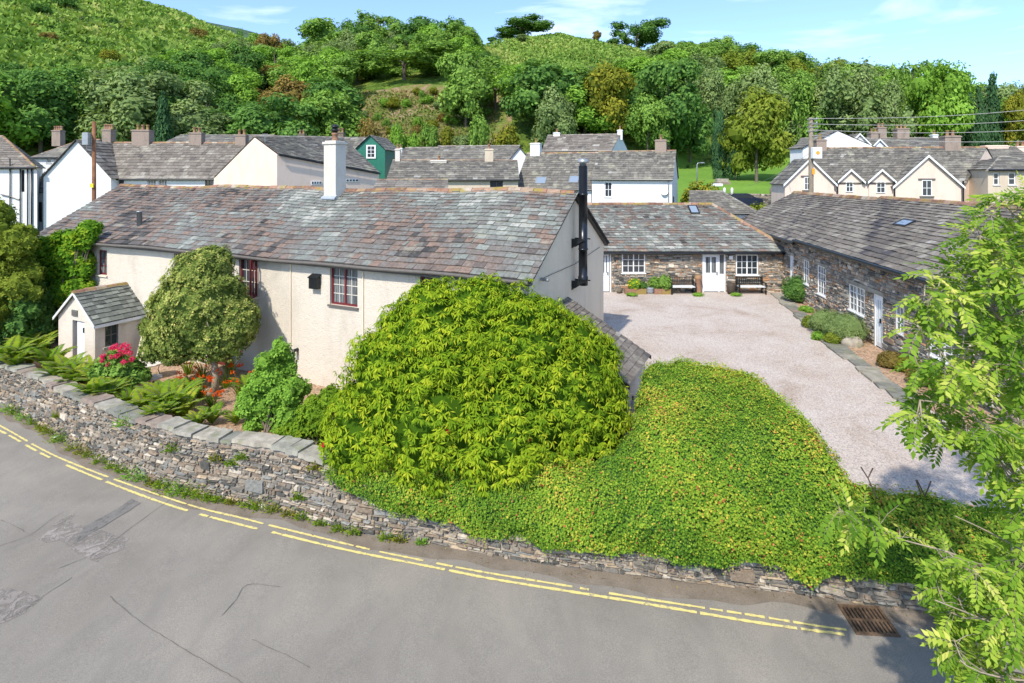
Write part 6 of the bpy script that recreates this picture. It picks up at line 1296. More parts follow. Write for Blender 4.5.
# ferns
def fern(base, label, size=.8, n=15, group='ferns and crocosmia along the garden wall', mat='fern', lean=0):
    o = thing('fern', label, 'fern', base, random.uniform(0, 6), group); Ps, Ds, Ns, Ls, Ws, Ts = [], [], [], [], [], []; mb = MB()
    for i in range(n):
        a = 6.283*i/n+random.uniform(-.3, .3); l = size*random.uniform(.75, 1.15); el = random.uniform(.95, 1.42); pts = []; x = 0; z = 0; m_ = 12; tcol = random.random()
        for k in range(m_+1): pts.append(Vector((math.cos(a)*x, math.sin(a)*x, z))); an = el-1.15*(k/m_)**1.6*el; x += l/m_*math.cos(an); z += l/m_*math.sin(an)
        mb.tube(pts, [.006]*m_+[.002], 4, .5, False)
        for k in range(1, m_):
            dr = (pts[k+1]-pts[k]).normalized(); sd = dr.cross(Vector((0, 0, 1))).normalized(); ll = l*.2*math.sin(math.pi*(k/m_)**.75)+.015
            for s_ in (-1, 1):
                for hf in (0, .5): Ps.append(pts[k].lerp(pts[k+1], hf)); Ds.append(sd*s_+dr*.45+Vector((0, 0, -.12))); Ns.append(sd.cross(dr)*-1+Vector((0, 0, .1))); Ls.append(ll); Ws.append(l*.06); Ts.append(.15+tcol*.6+random.random()*.3)
    mb.build('stalks', M['bark'], o); npmesh('fronds', leafquads(np.array([tuple(v) for v in Ps]), np.array([tuple(v) for v in Ds]), np.array([tuple(v) for v in Ns]), np.array(Ls), np.array(Ws)), np.array(Ts), LM[mat], o); return o
FP = [(8, 362, 1.0, 'at the far left end of the bed'), (30, 362, 1.0, 'second from the far left of the bed'), (50, 366, .95, 'just left of the porch'), (66, 376, .9, 'in front of the left corner of the porch'), (84, 381, .9, 'in front of the porch door'), (100, 388, .85, 'right of the porch door, near the wall'), (40, 350, .9, 'behind the others left of the porch'), (24, 349, .9, 'under the dark bush at far left'), (94, 397, .75, 'hanging over the coping below the porch'), (146, 412, .75, 'yellowish, left of the big lime fern'), (170, 411, 1.05, 'big and lime green in the middle of the garden'), (184, 402, .8, 'behind the big lime fern near the table'), (128, 402, .6, 'low, at the wall in front of the hydrangea'), (212, 421, .55, 'low and bright at the coping below the round tree'), (198, 424, .5, 'smallest, at the coping left of the round tree'), (252, 395, .8, 'dark, against the wall right of the round tree'), (236, 421, .45, 'tiny, on the bare soil right of the round tree'), (16, 366, .8, 'between the two leftmost ferns'), (58, 378, .75, 'at the coping left of the porch'), (74, 384, .7, 'low, at the coping below the porch'), (110, 399, .7, 'between the coping and the hydrangea'), (160, 420, .7, 'at the coping left of the big lime fern'), (182, 416, .8, 'right of the big lime fern'), (158, 404, .8, 'behind and left of the big lime fern'), (92, 378, .8, 'beside the right corner of the porch')]
for (px, py, s_, w) in FP: fern(gpt(px, py+3), 'green fern '+w, s_*1.2, 19 if s_ > .6 else 13)
def crocosmia(base, label, size=.75, fl=9):
    o = thing('crocosmia', label, 'flowering plant', base, random.uniform(0, 6), 'ferns and crocosmia along the garden wall'); V = []; T = []; FV = []; FT = []
    for i in range(46):
        a = random.uniform(0, 6.28); l = size*random.uniform(.6, 1.1); el = random.uniform(.95, 1.45); x = random.uniform(0, .12); z = 0; w = .014; m_ = 5; sd = np.array([-math.sin(a), math.cos(a), 0]); pr0 = None; tcol = random.random()
        for k in range(m_+1):
            c = np.array([math.cos(a)*x, math.sin(a)*x, z]); ww = w*math.sin(math.pi*(.15+.8*k/m_)); cur = (c-sd*ww, c+sd*ww)
            if pr0: V.append([pr0[0], pr0[1], cur[1], cur[0]]); T.append(tcol*.7+.2)
            pr0 = cur; an = el-1.3*(k/m_)**2; x += l/m_*math.cos(an); z += l/m_*math.sin(an)
    npmesh('leaves', np.array(V).reshape(-1, 3), np.array(T), LM['fern'], o); mb = MB()
    for i in range(fl):
        a = random.uniform(0, 6.28); tip = Vector((math.cos(a)*size*.45, math.sin(a)*size*.45, size*random.uniform(.75, 1.05))); mb.tube([(0, 0, 0), tip*.6+Vector((0, 0, .12)), tip], .004, 4)
        for k in range(9):
            c = np.array(tip)+np.array([math.cos(a), math.sin(a), 0])*.02*k+RNG.normal(size=3)*.02; n = 4; FV.append(leafquads(np.repeat(c[None], n, 0), rsph(n)+[0, 0, .5], rsph(n), np.full(n, .045), np.full(n, .028))); FT.append(RNG.random(n))
    mb.build('stalks', M['bark'], o); npmesh('flowers', np.concatenate(FV), np.concatenate(FT), LM['orange_flower'], o); return o
for (px, py, s_, fl, w) in [(188, 375, .8, 9, 'behind the others, under the ground floor window'), (203, 382, .8, 12, 'left of the round tree trunk'), (226, 388, .75, 12, 'just right of the round tree trunk'), (240, 396, .7, 8, 'rightmost, before the leafy shrub'), (200, 400, .6, 14, 'in the foreground below the trunk'), (190, 390, .6, 10, 'between the lime fern and the trunk'), (230, 374, .7, 5, 'beside the black downpipe'), (212, 406, .4, 8, 'low one close to the coping')]:
    crocosmia(gpt(px, py), 'orange flowered crocosmia '+w, s_, fl)
# stone table and stools
def disc_seat(name, label, px, py, rad, hgt, cat, group=None, Yo=0):
    p = at(px, py, 1); z = 0
    g0 = gpt(px, py+14); zt = g0.z+hgt; c = on_z(px, py, zt); base = Vector((c.x, c.y, gz(c.x, c.y))); h = zt-base.z
    o = thing(name, label, cat, base, random.random()*6, group); q = random.Random(px); mb = MB(); n = 22; rs = [rad*q.uniform(.93, 1.05) for _ in range(n)]; vs = []
    for (k, z) in ((.94, h-.07), (1, h-.05), (1, h-.02), (.93, h)): vs += [(rs[i]*k*math.cos(6.283*i/n), rs[i]*k*math.sin(6.283*i/n), z) for i in range(n)]
    fs = [list(range(n))[::-1], [3*n+i for i in range(n)]]
    for l in range(3): fs += [(l*n+i, l*n+(i+1) % n, (l+1)*n+(i+1) % n, (l+1)*n+i) for i in range(n)]
    mb.add(vs, fs, .95); mb.build('stone_top', M['pale_stone'], o)
    for i in range(3): a = i*2.094; mb = MB(); mb.tube([(math.cos(a)*rad*.75, math.sin(a)*rad*.75, 0), (math.cos(a)*rad*.45, math.sin(a)*rad*.45, h*.55), (math.cos(a)*rad*.62, math.sin(a)*rad*.62, h-.06)], .014, 6); mb.build('leg', M['dark_metal'], o)
disc_seat('garden_table', 'round pale stone topped garden table between the hydrangea and the round tree', 152, 362, .42, .66, 'table')
disc_seat('garden_stool', 'left round stone topped stool beside the hydrangea', 135, 371, .27, .42, 'stool', 'stone stools')
disc_seat('garden_stool', 'front right round stone topped stool below the stone table', 153.5, 376.5, .28, .42, 'stool', 'stone stools')
# left creeper over the cottage end and the big bushes at the left edge
cr_ = MH.hit(60, 330, 1, -.15)
cp = thing('creeper', 'lime green creeper climbing over the left end of the cottage up to the eaves', 'climbing plant', MH.m @ Vector((2.2, -.3, .2))); o_ = np.array(cp.location)
LBc = []
for (px, py, r_) in [(88, 229, .55), (70, 240, .7), (55, 245, .7), (84, 240, .5), (62, 258, 1.3), (74, 262, 1.0), (50, 285, 1.3), (80, 288, .7), (66, 290, 1.1), (40, 262, 1.1), (45, 312, 1.3), (36, 335, 1.1), (25, 300, 1.2)]:
    w = MH.m @ Vector((MH.hit(px, py, 1, -.3).x, -.3, 0)); Yb = w.y; LBc.append(lobe_at(px, py, Yb, r_, r_*.6, r_*.85))
LBc = sublobes(LBc, 4, .35); P, d, tt = surf_points(LBc, 7500, .2, 40, .2, .62); V, T = rosettes(P-o_, d+np.array([0, -.1, .3]), 5, .17, .11, .5, tt); V2, T2 = cores([(l[0]-o_[0], l[1]-o_[1], l[2]-o_[2], l[3], l[4], l[5]) for l in LBc], .78, 9, 6); npmesh('foliage', np.concatenate([V, V2]), np.concatenate([T, T2]), LM['creeper'], cp)
mb = MB()
for l in LBc[::2]: mb.tube([(0, 0, 0), (Vector(l[:3])-Vector(o_))*.6, Vector(l[:3])-Vector(o_)], [.06, .04, .015], 6)
mb.build('stems', M['bark'], cp)
p = on_z(6, 352, -.9); Y = 20.6
Y = 23.5
shrub('edge_bush', 'tall pale grey green bush at the left edge beside the road wall', (at(0, 350, Y).x, Y, -1.0), [lobe_at(-8, 235, Y, 1.1), lobe_at(16, 245, Y, .85), lobe_at(-10, 275, Y, 1.4), lobe_at(18, 285, Y, .9), lobe_at(-5, 312, Y, 1.2), lobe_at(-30, 260, Y, 1.4), lobe_at(4, 215, Y+.3, .6)], 4200, .11, .055, 'lime', 6, .3)
shrub('dark_bush', 'dark green glossy bush low at the left edge under the pale bush', (at(18, 350, 24).x, 24, -1.0), [lobe_at(22, 318, 24, 1.1), lobe_at(2, 330, 24, 1.1), lobe_at(36, 330, 24.3, .8), lobe_at(26, 295, 24, 1.0)], 1600, .13, .07, 'dark', 6, .4)
# weeds growing from the wall and its foot
WD = [(12, 412, .3), (18, 409, .34), (28, 412, .3), (44, 425, .22), (48, 431, .2), (63, 430, .36), (64, 440, .3), (78, 448, .3), (92, 452, .22), (116, 466, .22), (137, 470, .34), (145, 475, .24), (156, 480, .2), (176, 470, .32), (184, 488, .34), (192, 490, .26), (203, 492, .3), (212, 494, .2), (222, 499, .18), (235, 502, .18), (250, 503, .2), (262, 501, .24), (275, 508, .2), (304, 510, .2), (322, 518, .14), (356, 528, .16), (388, 534, .18), (400, 537, .16), (422, 541, .12), (127, 426, .3), (60, 418, .18), (174, 452, .2), (218, 462, .2), (232, 466, .16), (243, 460, .18), (316, 470, .16), (300, 500, .14), (36, 428, .22), (52, 436, .24), (86, 452, .3), (104, 462, .26), (125, 470, .22), (165, 484, .28), (290, 512, .18), (340, 526, .16)]
WD2 = [(px, py, s_, px > 0 and (px, py) in ((127, 426), (60, 418), (174, 452), (218, 462), (232, 466), (243, 460), (316, 470), (300, 500))) for px, py, s_ in WD]
for i, (px, py, s_, onw) in enumerate(WD2):
    # stand it against the wall face: find the wall point under this pixel column
    r_ = (px-512)/F; lo_, hi_ = -25., 10.
    for _ in range(40):
        m_ = (lo_+hi_)/2
        if m_/wall_y(m_) < r_: lo_ = m_
        else: hi_ = m_
    y = wall_y(m_)-.06; z = CAMH-(py-HOR)/F*y if onw else RA+RB*m_; base = Vector((m_, y-(.04 if not onw else 0), z))
    o = thing('wall_weed', None, 'weed', base, 0, 'weeds on the road wall'); n = int(60+s_*380); P = np.stack([RNG.normal(size=n)*s_*.42, -np.abs(RNG.normal(size=n))*s_*.22, np.abs(RNG.normal(size=n))*s_*.42+.01], 1)
    D = unit(P*[1, 1, .6]+rsph(n)*.05+[0, -.02, .06]); N = unit(rsph(n)*.6+[0, -.6, .7]); s2 = .06*(.6+.8*RNG.random(n))
    mt_ = random.choice(['fern', 'fern', 'lime', 'gold', 'bright']); npmesh('leaves', leafquads(P, D, N, s2, s2*.5), RNG.random(n)*.8+.1, LM[mt_], o)
    where = 'growing out of the stone face' if onw else 'at the foot of the road wall'
    ref = 'below the left corner bed' if px < 40 else 'below the porch' if px < 100 else 'below the hydrangea' if px < 150 else 'below the lime fern' if px < 200 else 'below the round tree' if px < 250 else 'below the leafy shrub' if px < 330 else 'near the start of the hedge'
    o['label'] = f"{ {'fern':'green','lime':'yellow green','gold':'golden','bright':'bright green'}[mt_]} {'large' if s_ > .3 else 'small' if s_ < .2 else 'middling'} weed tuft {where} {ref}"
wd_ = defaultdict(list)
for o in COL.objects:
    if o.get('category') == 'weed': wd_[o['label']].append(o)
for lab, os_ in wd_.items():
    if len(os_) > 1:
        os_.sort(key=lambda o: o.location.x/o.location.y)
        for i, o in enumerate(os_): o['label'] = (['leftmost', 'second', 'third', 'fourth'][min(i, 3)] if i < len(os_)-1 else 'rightmost')+' '+lab
for o in COL.objects:
    if o.get('category') == 'weed': o['label'] = ' '.join([x for x in o['label'].split() if x not in ('the', 'of')][:16])

# ------------------------------------------------------------------ ash tree at the right edge
tz = RA+RB*8.6
ash = thing('ash_tree', 'ash tree with feathery bright green leaves reaching in from the right edge', 'tree', (8.6, 8.2, -1.3)); ao = Vector(ash.location)
limbs = []
def limb(pts, r0, r1): P = interp_path([at(*p) for p in pts], .12); limbs.append((P, r0, r1)); return P
trunkP = [Vector((8.6, 8.2, -1.5)), Vector((8.5, 8.1, 1)), Vector((8.3, 7.9, 3.2)), Vector((8.1, 7.7, 5.2)), Vector((7.9, 7.5, 6.6))]
limbs.append((interp_path(trunkP, .2), .16, .05))
for pts, r0 in (([(1160, 600, 7.3), (1085, 590, 7.0), (1024, 576, 6.8), (978, 564, 6.7), (948, 552, 6.7), (900, 539, 6.9), (878, 530, 7.0)], .035), ([(1140, 610, 7.2), (1060, 570, 7.0), (1024, 551, 6.9), (985, 530, 6.9), (955, 516, 6.9)], .022), ([(1150, 400, 7.4), (1070, 350, 7.1), (1017, 329, 6.8), (985, 312, 6.6), (950, 299, 6.5), (925, 285, 6.5)], .03),
                ([(1150, 420, 7.3), (1070, 380, 7.0), (1006, 359, 6.7), (961, 348, 6.5), (930, 350, 6.5), (912, 348, 6.6)], .026), ([(1120, 420, 7.3), (1040, 360, 7.0), (989, 306, 6.7), (980, 250, 6.6), (978, 215, 6.6)], .024), ([(1140, 480, 7.2), (1060, 450, 7.0), (1000, 420, 6.7), (950, 405, 6.6), (920, 400, 6.6)], .026),
                ([(1140, 640, 7.0), (1060, 640, 6.6), (1000, 625, 6.4), (960, 610, 6.3), (935, 600, 6.3)], .022), ([(1150, 330, 7.4), (1080, 270, 7.1), (1030, 230, 6.8), (1000, 200, 6.7)], .022), ([(1140, 660, 6.8), (1040, 680, 6.3), (980, 672, 6.2), (960, 660, 6.2)], .02), ([(1150, 520, 7.3), (1070, 500, 7.0), (1010, 470, 6.8), (970, 440, 6.7), (935, 425, 6.7)], .022)):
    limb(pts, r0, .006)
mb = MB()
for P, r0, r1 in limbs: mb.tube([q-ao for q in P], [r0+(r1-r0)*i/(len(P)-1) for i in range(len(P))], 7, .6)
nodes = [q for P, _, _ in limbs[1:] for q in P[len(P)//4:]]
# sprig targets (px, py) polygons with density
def inpoly(x, y, poly):
    c = False; j = len(poly)-1
    for i in range(len(poly)):
        if (poly[i][1] > y) != (poly[j][1] > y) and x < (poly[j][0]-poly[i][0])*(y-poly[i][1])/(poly[j][1]-poly[i][1])+poly[i][0]: c = not c
        j = i
    return c
POL = [([(990, 198), (1040, 188), (1048, 460), (1040, 505), (1000, 462), (948, 448), (915, 435), (905, 405), (922, 380), (912, 360), (908, 338), (925, 318), (915, 300), (926, 272), (950, 268), (962, 250), (968, 215)], 140, .5),
       ([(935, 590), (960, 575), (1010, 560), (1040, 540), (1045, 700), (1000, 700), (962, 660), (940, 640), (925, 610)], 66, .5), ([(826, 500), (850, 495), (890, 508), (905, 530), (880, 545), (840, 540)], 6, .9), ([(925, 555), (950, 545), (1000, 545), (1024, 560), (1000, 590), (930, 585)], 16, .5), ([(1004, 470), (1040, 480), (1040, 560), (1010, 540)], 12, .5), ([(1062, 110), (1180, 60), (1230, 300), (1200, 520), (1062, 500)], 45, .5)]
Ps, Ds, Ns, Ls, Ws, Ts = [], [], [], [], [], []; q = random.Random(77); npn = np.array([tuple(v) for v in nodes]); twigs = MB()
for poly, cnt, _ in POL:
    xs_ = [p[0] for p in poly]; ys_ = [p[1] for p in poly]; k = 0
    while k < cnt:
        px, py = q.uniform(min(xs_), max(xs_)), q.uniform(min(ys_), max(ys_))
        if not inpoly(px, py, poly): continue
        k += 1; Yd = q.uniform(6.2, 7.5) if px > 915 else q.uniform(6.8, 7.3); c = at(px, py, Yd); dist = np.linalg.norm(npn-np.array(c), axis=1); nb = nodes[int(dist.argmin())]
        mid = nb.lerp(c, .5)+Vector((0, 0, -.04)); twigs.tube([nb-ao, mid-ao, c-ao], [.009, .007, .004], 5, q.random())
        ax = (c-nb); ax = ax.normalized() if ax.length > .05 else Vector((-1, 0, 0)); ax = (ax+Vector((-.4, -.2, .25))).normalized(); tb = q.random()
        for l in range(q.randint(5, 8)):
            a = l*2.4+q.random(); u = ax.cross(Vector((0, 0, 1))).normalized(); w = ax.cross(u); rad = u*math.cos(a)+w*math.sin(a); D = (ax*q.uniform(.2, .9)+rad+Vector((0, 0, -.05))).normalized(); ln = q.uniform(.2, .36); st = c-ax*q.uniform(0, .12); pp = 5; prev = st; tcol = .05+tb*.45+q.random()*.45
            Nrm = (Vector((0, 0, 1))+rad*.4+Vector((-.1, -.35, 0))).normalized(); pts = [st]
            for s_ in range(pp+2): D = (D+Vector((0, 0, -.13))).normalized(); pts.append(pts[-1]+D*ln/(pp+1))
            twigs.tube([pts[0]-ao, pts[3]-ao, pts[-2]-ao], [.003, .0025, .0015], 3, .9, False)
            for s_ in range(2, pp+2):
                dr = (pts[s_]-pts[s_-1]).normalized(); sd = dr.cross(Nrm).normalized()
                for sg in (-1, 1):
                    Ps.append(pts[s_]-ao); Ds.append(sd*sg+dr*.75+Vector((0, 0, q.uniform(-.25, .05)))); Ns.append(Nrm+Vector((q.uniform(-.2, .2), q.uniform(-.2, .2), 0))+sd*sg*-.25); Ls.append(ln*q.uniform(.28, .36)); Ws.append(ln*.15); Ts.append(tcol+q.uniform(-.22, .22))
            Ps.append(pts[-1]-ao); Ds.append(dr); Ns.append(Nrm); Ls.append(ln*.33); Ws.append(ln*.15); Ts.append(tcol)
mb.build('trunk', M['bark_pale'], ash, True); twigs.build('twigs', M['bark_pale'], ash)
AR = lambda L_: np.array([tuple(v) for v in L_]); npmesh('foliage', leafquads(AR(Ps), AR(Ds), AR(Ns), np.array(Ls), np.array(Ws), .4), np.array(Ts), LM['ash'], ash)
# ------------------------------------------------------------------ courtyard furniture and plants
def bench(label, p0, p1, seatmat='door_white', fancy=False):
    a = on_z(p0, 293.5, 0); b_ = on_z(p1, 293.5, 0); w = b_.x-a.x; o = thing('garden_bench', label, 'bench', ((a.x+b_.x)/2, YB-.45, 0), 0, 'benches in the courtyard'); h = w/2
    for s in (-1, 1):
        mb = MB(); x = s*(h-.04); mb.bx(x-.03, x+.03, -.28, -.22, 0, .62); mb.bx(x-.03, x+.03, .2, .26, 0, .92); mb.bx(x-.035, x+.035, -.3, .26, .6, .64); mb.bx(x-.025, x+.025, -.22, .2, .34, .39); mb.build('end_frame', M['dark_metal'], o)
    mb = MB()
    for k in range(4): mb.bx(-h+.07, h-.07, -.29+k*.13, -.19+k*.13, .40, .43)
    mb.build('seat', M[seatmat], o); mb = MB(); mb.bx(-h+.07, h-.07, .2, .24, .84, .9); mb.bx(-h+.07, h-.07, .2, .24, .5, .55)
    n = 13
    for k in range(n): x = -h+.12+(2*h-.24)*k/(n-1); mb.bx(x-.015, x+.015, .21, .235, .55, .84)
    mb.build('backrest', M['dark_wood'] if not fancy else M['dark_metal'], o)
bench('dark garden bench with pale seat left of the white courtyard door', 669.5, 694.5); bench('garden bench with lattice back under the right window of the courtyard cottage', 736.5, 764, fancy=True)
def lathe_thing(name, label, px, py, prof, mat, cat, group=None, n=18):
    p = on_z(px, py, 0); o_m = MB(); o_m.lathe(prof, 0, 0, n); o = o_m.build(name, M[mat], None, True); o.location = (p.x, min(p.y, YB-.3), 0); return tag(o, label, cat, group)
lathe_thing('chimney_pot_planter', 'tall orange clay chimney pot standing left of the white courtyard door', 698.2, 293.5, [(.2, 0), (.21, .06), (.17, .1), (.155, .75), (.2, .82), (.2, .9), (.16, .93), (.16, 1.0), (.12, 1.0)], 'terracotta', 'planter')
lathe_thing('barrel', 'small dark brown tub right of the white courtyard door', 731, 294, [(.17, 0), (.22, .2), (.22, .42), (.18, .6), (.1, .6)], 'dark_wood', 'tub')
lathe_thing('plant_pot', 'blue grey glazed pot between two flower troughs at the cottage wall', 648.5, 292.5, [(.2, 0), (.27, .12), (.29, .3), (.31, .33), (.26, .34)], 'lead', 'pot')
lathe_thing('plant_pot', 'small dark pot near the left corner of the courtyard cottage', 618, 292, [(.12, 0), (.17, .25), (.15, .26)], 'bark', 'pot')
def trough(label, p0, p1, plants):
    a = on_z(p0, 293, 0); b_ = on_z(p1, 293, 0); w = b_.x-a.x; o = thing('flower_trough', label, 'planter', ((a.x+b_.x)/2, YB-.42, 0)); mb = MB(); h = w/2
    mb.bx(-h, h, -.2, -.16, 0, .3, .5); mb.bx(-h, h, .16, .2, 0, .3, .5); mb.bx(-h, -h+.04, -.16, .16, 0, .3, .6); mb.bx(h-.04, h, -.16, .16, 0, .3, .4); mb.build('box', M['terracotta'], o); mb = MB(); mb.bx(-h+.04, h-.04, -.16, .16, .1, .25); mb.build('soil', M['dark_wood'], o)
    return o
t1 = trough('left terracotta flower trough with yellow flowers under the left window', 624, 645, 0); t2 = trough('terracotta trough of green shrubs between blue pot and bench', 653, 669, 0)
def smallplant(name, label, base, r, h, n, mat, ln=.07, wd=.04, flower=None, group=None, cat='shrub', zf=.5):
    o = thing(name, label, cat, base, 0, group); lob = [(0, 0, h*.55, r, r*.9, h*.5), (r*.35, 0, h*.45, r*.7, r*.7, h*.42), (-r*.4, .05, h*.45, r*.65, r*.6, h*.4)]
    P, d, tt = surf_points(lob, n, .25, 20, .25, .6); P[:, 2] = np.maximum(P[:, 2], .02); V, T = rosettes(P, d+np.array([0, 0, .4]), 6, ln, wd, .15, tt); V2, T2 = cores(lob, .8, 9, 6); npmesh('foliage', np.concatenate([V, V2]), np.concatenate([T, T2]), LM[mat], o)
    if flower: 
        k = RNG.choice(len(P), min(len(P), 40)); V, T = rosettes(P[k]+d[k]*.04, d[k]+np.array([0, 0, .5]), 6, .06, .05, 0); npmesh('flowers', V, T, LM[flower], o)
    mb = MB(); mb.tube([(0, 0, -.05), (0, 0, h*.6)], [.03, .01], 5); mb.build('stem', M['bark'], o); return o
p = t1.location; smallplant('yellow_flowers', 'clump of yellow flowers in the left terracotta trough', (p.x-.02, p.y, .22), .36, .6, 260, 'bright', .08, .03, 'yellow_flower'); smallplant('trough_plant', 'low dark green plant at the right end of the left trough', (p.x+.45, p.y, .22), .2, .45, 120, 'dark')
p = t2.location; smallplant('box_shrub', 'round green shrub growing in the second trough', (p.x+.12, p.y, .22), .42, .8, 420, 'mid'); smallplant('box_shrub', 'smaller green shrub in the second trough beside the blue pot', (p.x-.42, p.y, .22), .3, .7, 240, 'mid')
for (px, w) in ((631, 'in front of the left trough'), (697, 'at the foot of the clay chimney pot'), (735, 'beside the dark brown tub')):
    p = on_z(px, 295.5, 0); smallplant('grass_tuft', 'low bright green tuft '+w, (p.x, p.y-.15, 0), .3, .18, 90, 'bright', .06, .02, cat='grass tuft')
p = on_z(798, 303, 0); smallplant('round_box_bush', 'tight round dark green bush at the corner of the stone barn', (p.x, p.y+.1, 0), .72, 1.35, 1500, 'dark', .06, .035)
for (px, py, r, h, m_, lab) in [(825, 333, .62, .95, 'grey', 'left of two feathery lavender bushes along the stone barn'), (845, 342, .8, 1.1, 'grey', 'right and larger of two feathery lavender bushes along the stone barn'), (811, 328, .32, .5, 'lime', 'small yellow green plant left of the lavender bushes'), (833, 344, .28, .4, 'lime', 'low lime plant at the edge below the lavender bushes'), (818, 340, .2, .3, 'bright', 'tiny green plant at the slab edge'), (893, 368, .45, .5, 'rust', 'orange tinged heather clump right of the barn door'), (910, 372, .45, .45, 'gold', 'golden clump under the ash leaves at the barn wall'), (806, 312, .3, .25, 'bright', 'low green cover plant beside the round bush'), (925, 385, .5, .5, 'rust', 'reddish clump furthest right along the barn wall')]:
    p = on_z(px, py, 0); smallplant('border_plant', lab, (p.x, p.y, 0), r, h, int(1300*r), m_, .085 if m_ != 'grey' else .12, .03 if m_ != 'grey' else .018, group='plants along the stone barn', cat='plant')
# soil border and slab path along the barn
B = [on_z(*p, .012) for p in [(786, 293), (800, 309), (815, 323), (835, 339), (857, 355), (884, 376), (920, 402), (960, 430)]]
bedr = [SB.m @ Vector((SB.hit(px, 320, 1, -.02).x, -.04, .012)) for px in (786, 800, 822, 850, 880, 905, 960, 1010)]
mb = MB()
for i in range(8): mb.v += [B[i], bedr[i]]
for i in range(7): mb.f.append((i*2, i*2+2, i*2+3, i*2+1)); mb.t.append(.5)
mb.build('border_soil', M['soil'])['kind'] = 'structure'
PA = interp_path([on_z(*p, .02) for p in [(777, 294), (788, 305), (803, 317), (818, 332), (838, 347), (858, 362), (882, 382), (905, 400), (930, 420)]], .1); mb = MB(); r = RNDS(8); i = 0
while i < len(PA)-8:
    n_ = r.randint(5, 9); j = min(i+n_, len(PA)-1); d1 = (PA[j]-PA[i]).normalized(); nn = Vector((-d1.y, d1.x, 0)); wL = r.uniform(.22, .42); wR = r.uniform(.22, .4); jt = lambda: Vector((r.uniform(-.05, .05), r.uniform(-.05, .05), 0))
    P_ = [PA[i]+nn*wL+jt(), PA[i]-nn*wR+jt(), PA[j]-nn*wR+jt()-d1*.04, PA[j]+nn*wL+jt()-d1*.04]; mb.prism([q-Vector((0, 0, .015)) for q in P_], (0, 0, .05+r.uniform(0, .02)), r.random()*.5); i = j
mb.build('slab_path', M['coping'])['kind'] = 'structure'
p = on_z(852, 346, 0); mb = MB(); r = RNDS(3)
vs = []; n = 12
for (k, z) in ((.9, -.03), (1, .12), (.85, .27), (.5, .36)): vs += [(math.cos(6.28*i/n)*.42*k*r.uniform(.85, 1.1), math.sin(6.28*i/n)*.28*k*r.uniform(.85, 1.1), z+r.uniform(-.03, .03)) for i in range(n)]
fs = [[3*n+i for i in range(n)]]; 
for l in range(3): fs += [(l*n+i, l*n+(i+1) % n, (l+1)*n+(i+1) % n, (l+1)*n+i) for i in range(n)]
mb.add(vs, fs, 1); o = mb.build('boulder', M['coping'], None, True); o.location = p; tag(o, 'pale rounded boulder below the right lavender bush', 'rock')
# drain grate in the road
c = [on_road(*q) for q in ((845, 607), (878, 607), (894, 638), (856, 634))]; cen = sum(c, Vector())/4; gr = thing('drain_grate', 'rusty iron drain grate set in the road below the hedge', 'drain', cen); u = ((c[1]-c[0])+(c[2]-c[3])).normalized(); v = Vector((-u.y, u.x, 0)); ww, hh = (c[1]-c[0]).length/2, (c[0]-c[3]).length/2
ww, hh = .36, .33
M['rust_iron'] = flat('rust_iron', (.13, .085, .055), .85, .3, .3, .3, 20); M['pit'] = flat('drain_pit', (.02, .017, .015), .95)
mt = Matrix(((u.x, v.x, 0, 0), (u.y, v.y, 0, 0), (RB*u.x, RB*v.x, 1, .02), (0, 0, 0, 1))); mb = MB()
mb.bx(-ww, ww, -hh, -hh+.045, -.015, .012); mb.bx(-ww, ww, hh-.045, hh, -.015, .012); mb.bx(-ww, -ww+.045, -hh+.045, hh-.045, -.015, .012); mb.bx(ww-.045, ww, -hh+.045, hh-.045, -.015, .012); mb.xf(mt).build('rim', M['rust_iron'], gr)
mb = MB()
for k in range(9): x = -ww+.09+k*(2*ww-.18)/8; mb.bx(x-.016, x+.016, -hh+.045, hh-.045, -.012, .008)
mb.bx(-ww+.045, ww-.045, -.02, .02, -.012, .006); mb.xf(mt).build('bars', M['rust_iron'], gr); mb = MB(); mb.bx(-ww+.03, ww-.03, -hh+.03, hh-.03, -.016, -.0135); mb.xf(mt).build('pit', M['pit'], gr)
# litter
p = on_road(56, 438); mb = MB(); mb.add([(-.06, -.04, .0), (.05, -.05, .03), (.07, .04, .0), (0, .06, .04), (-.07, .03, .01)], [(0, 1, 3), (1, 2, 3), (0, 3, 4)], .5); o = mb.build('paper_scrap', M['door_white']); o.location = p+Vector((0, 0, .015)); tag(o, 'crumpled white scrap of paper on the road by the wall foot', 'litter')
# fallen leaves along the wall foot
n = 700; s = RNG.random(n)*(ST-6)+4; off = -.06-np.abs(RNG.normal(size=n))*.22; P = np.array([tuple(on_wall(a, b_, 0)) for a, b_ in zip(s, off)]); P[:, 2] = RA+RB*P[:, 0]+.014+.02*RNG.random(n)
N = unit(rsph(n)*.4+[0, 0, 1]); D = rsph(n); D[:, 2] *= .2; s2 = .03*(.6+.9*RNG.random(n)); o = npmesh('fallen_leaves', leafquads(P, D, N, s2, s2*.6), RNG.random(n), leafmat('dead_leaves', [(0, (.1, .07, .03)), (.5, (.22, .14, .05)), (1, (.3, .26, .06))], .1)); tag(o, 'dry leaves scattered along the foot of the road wall', 'fallen leaves', None, 'stuff')

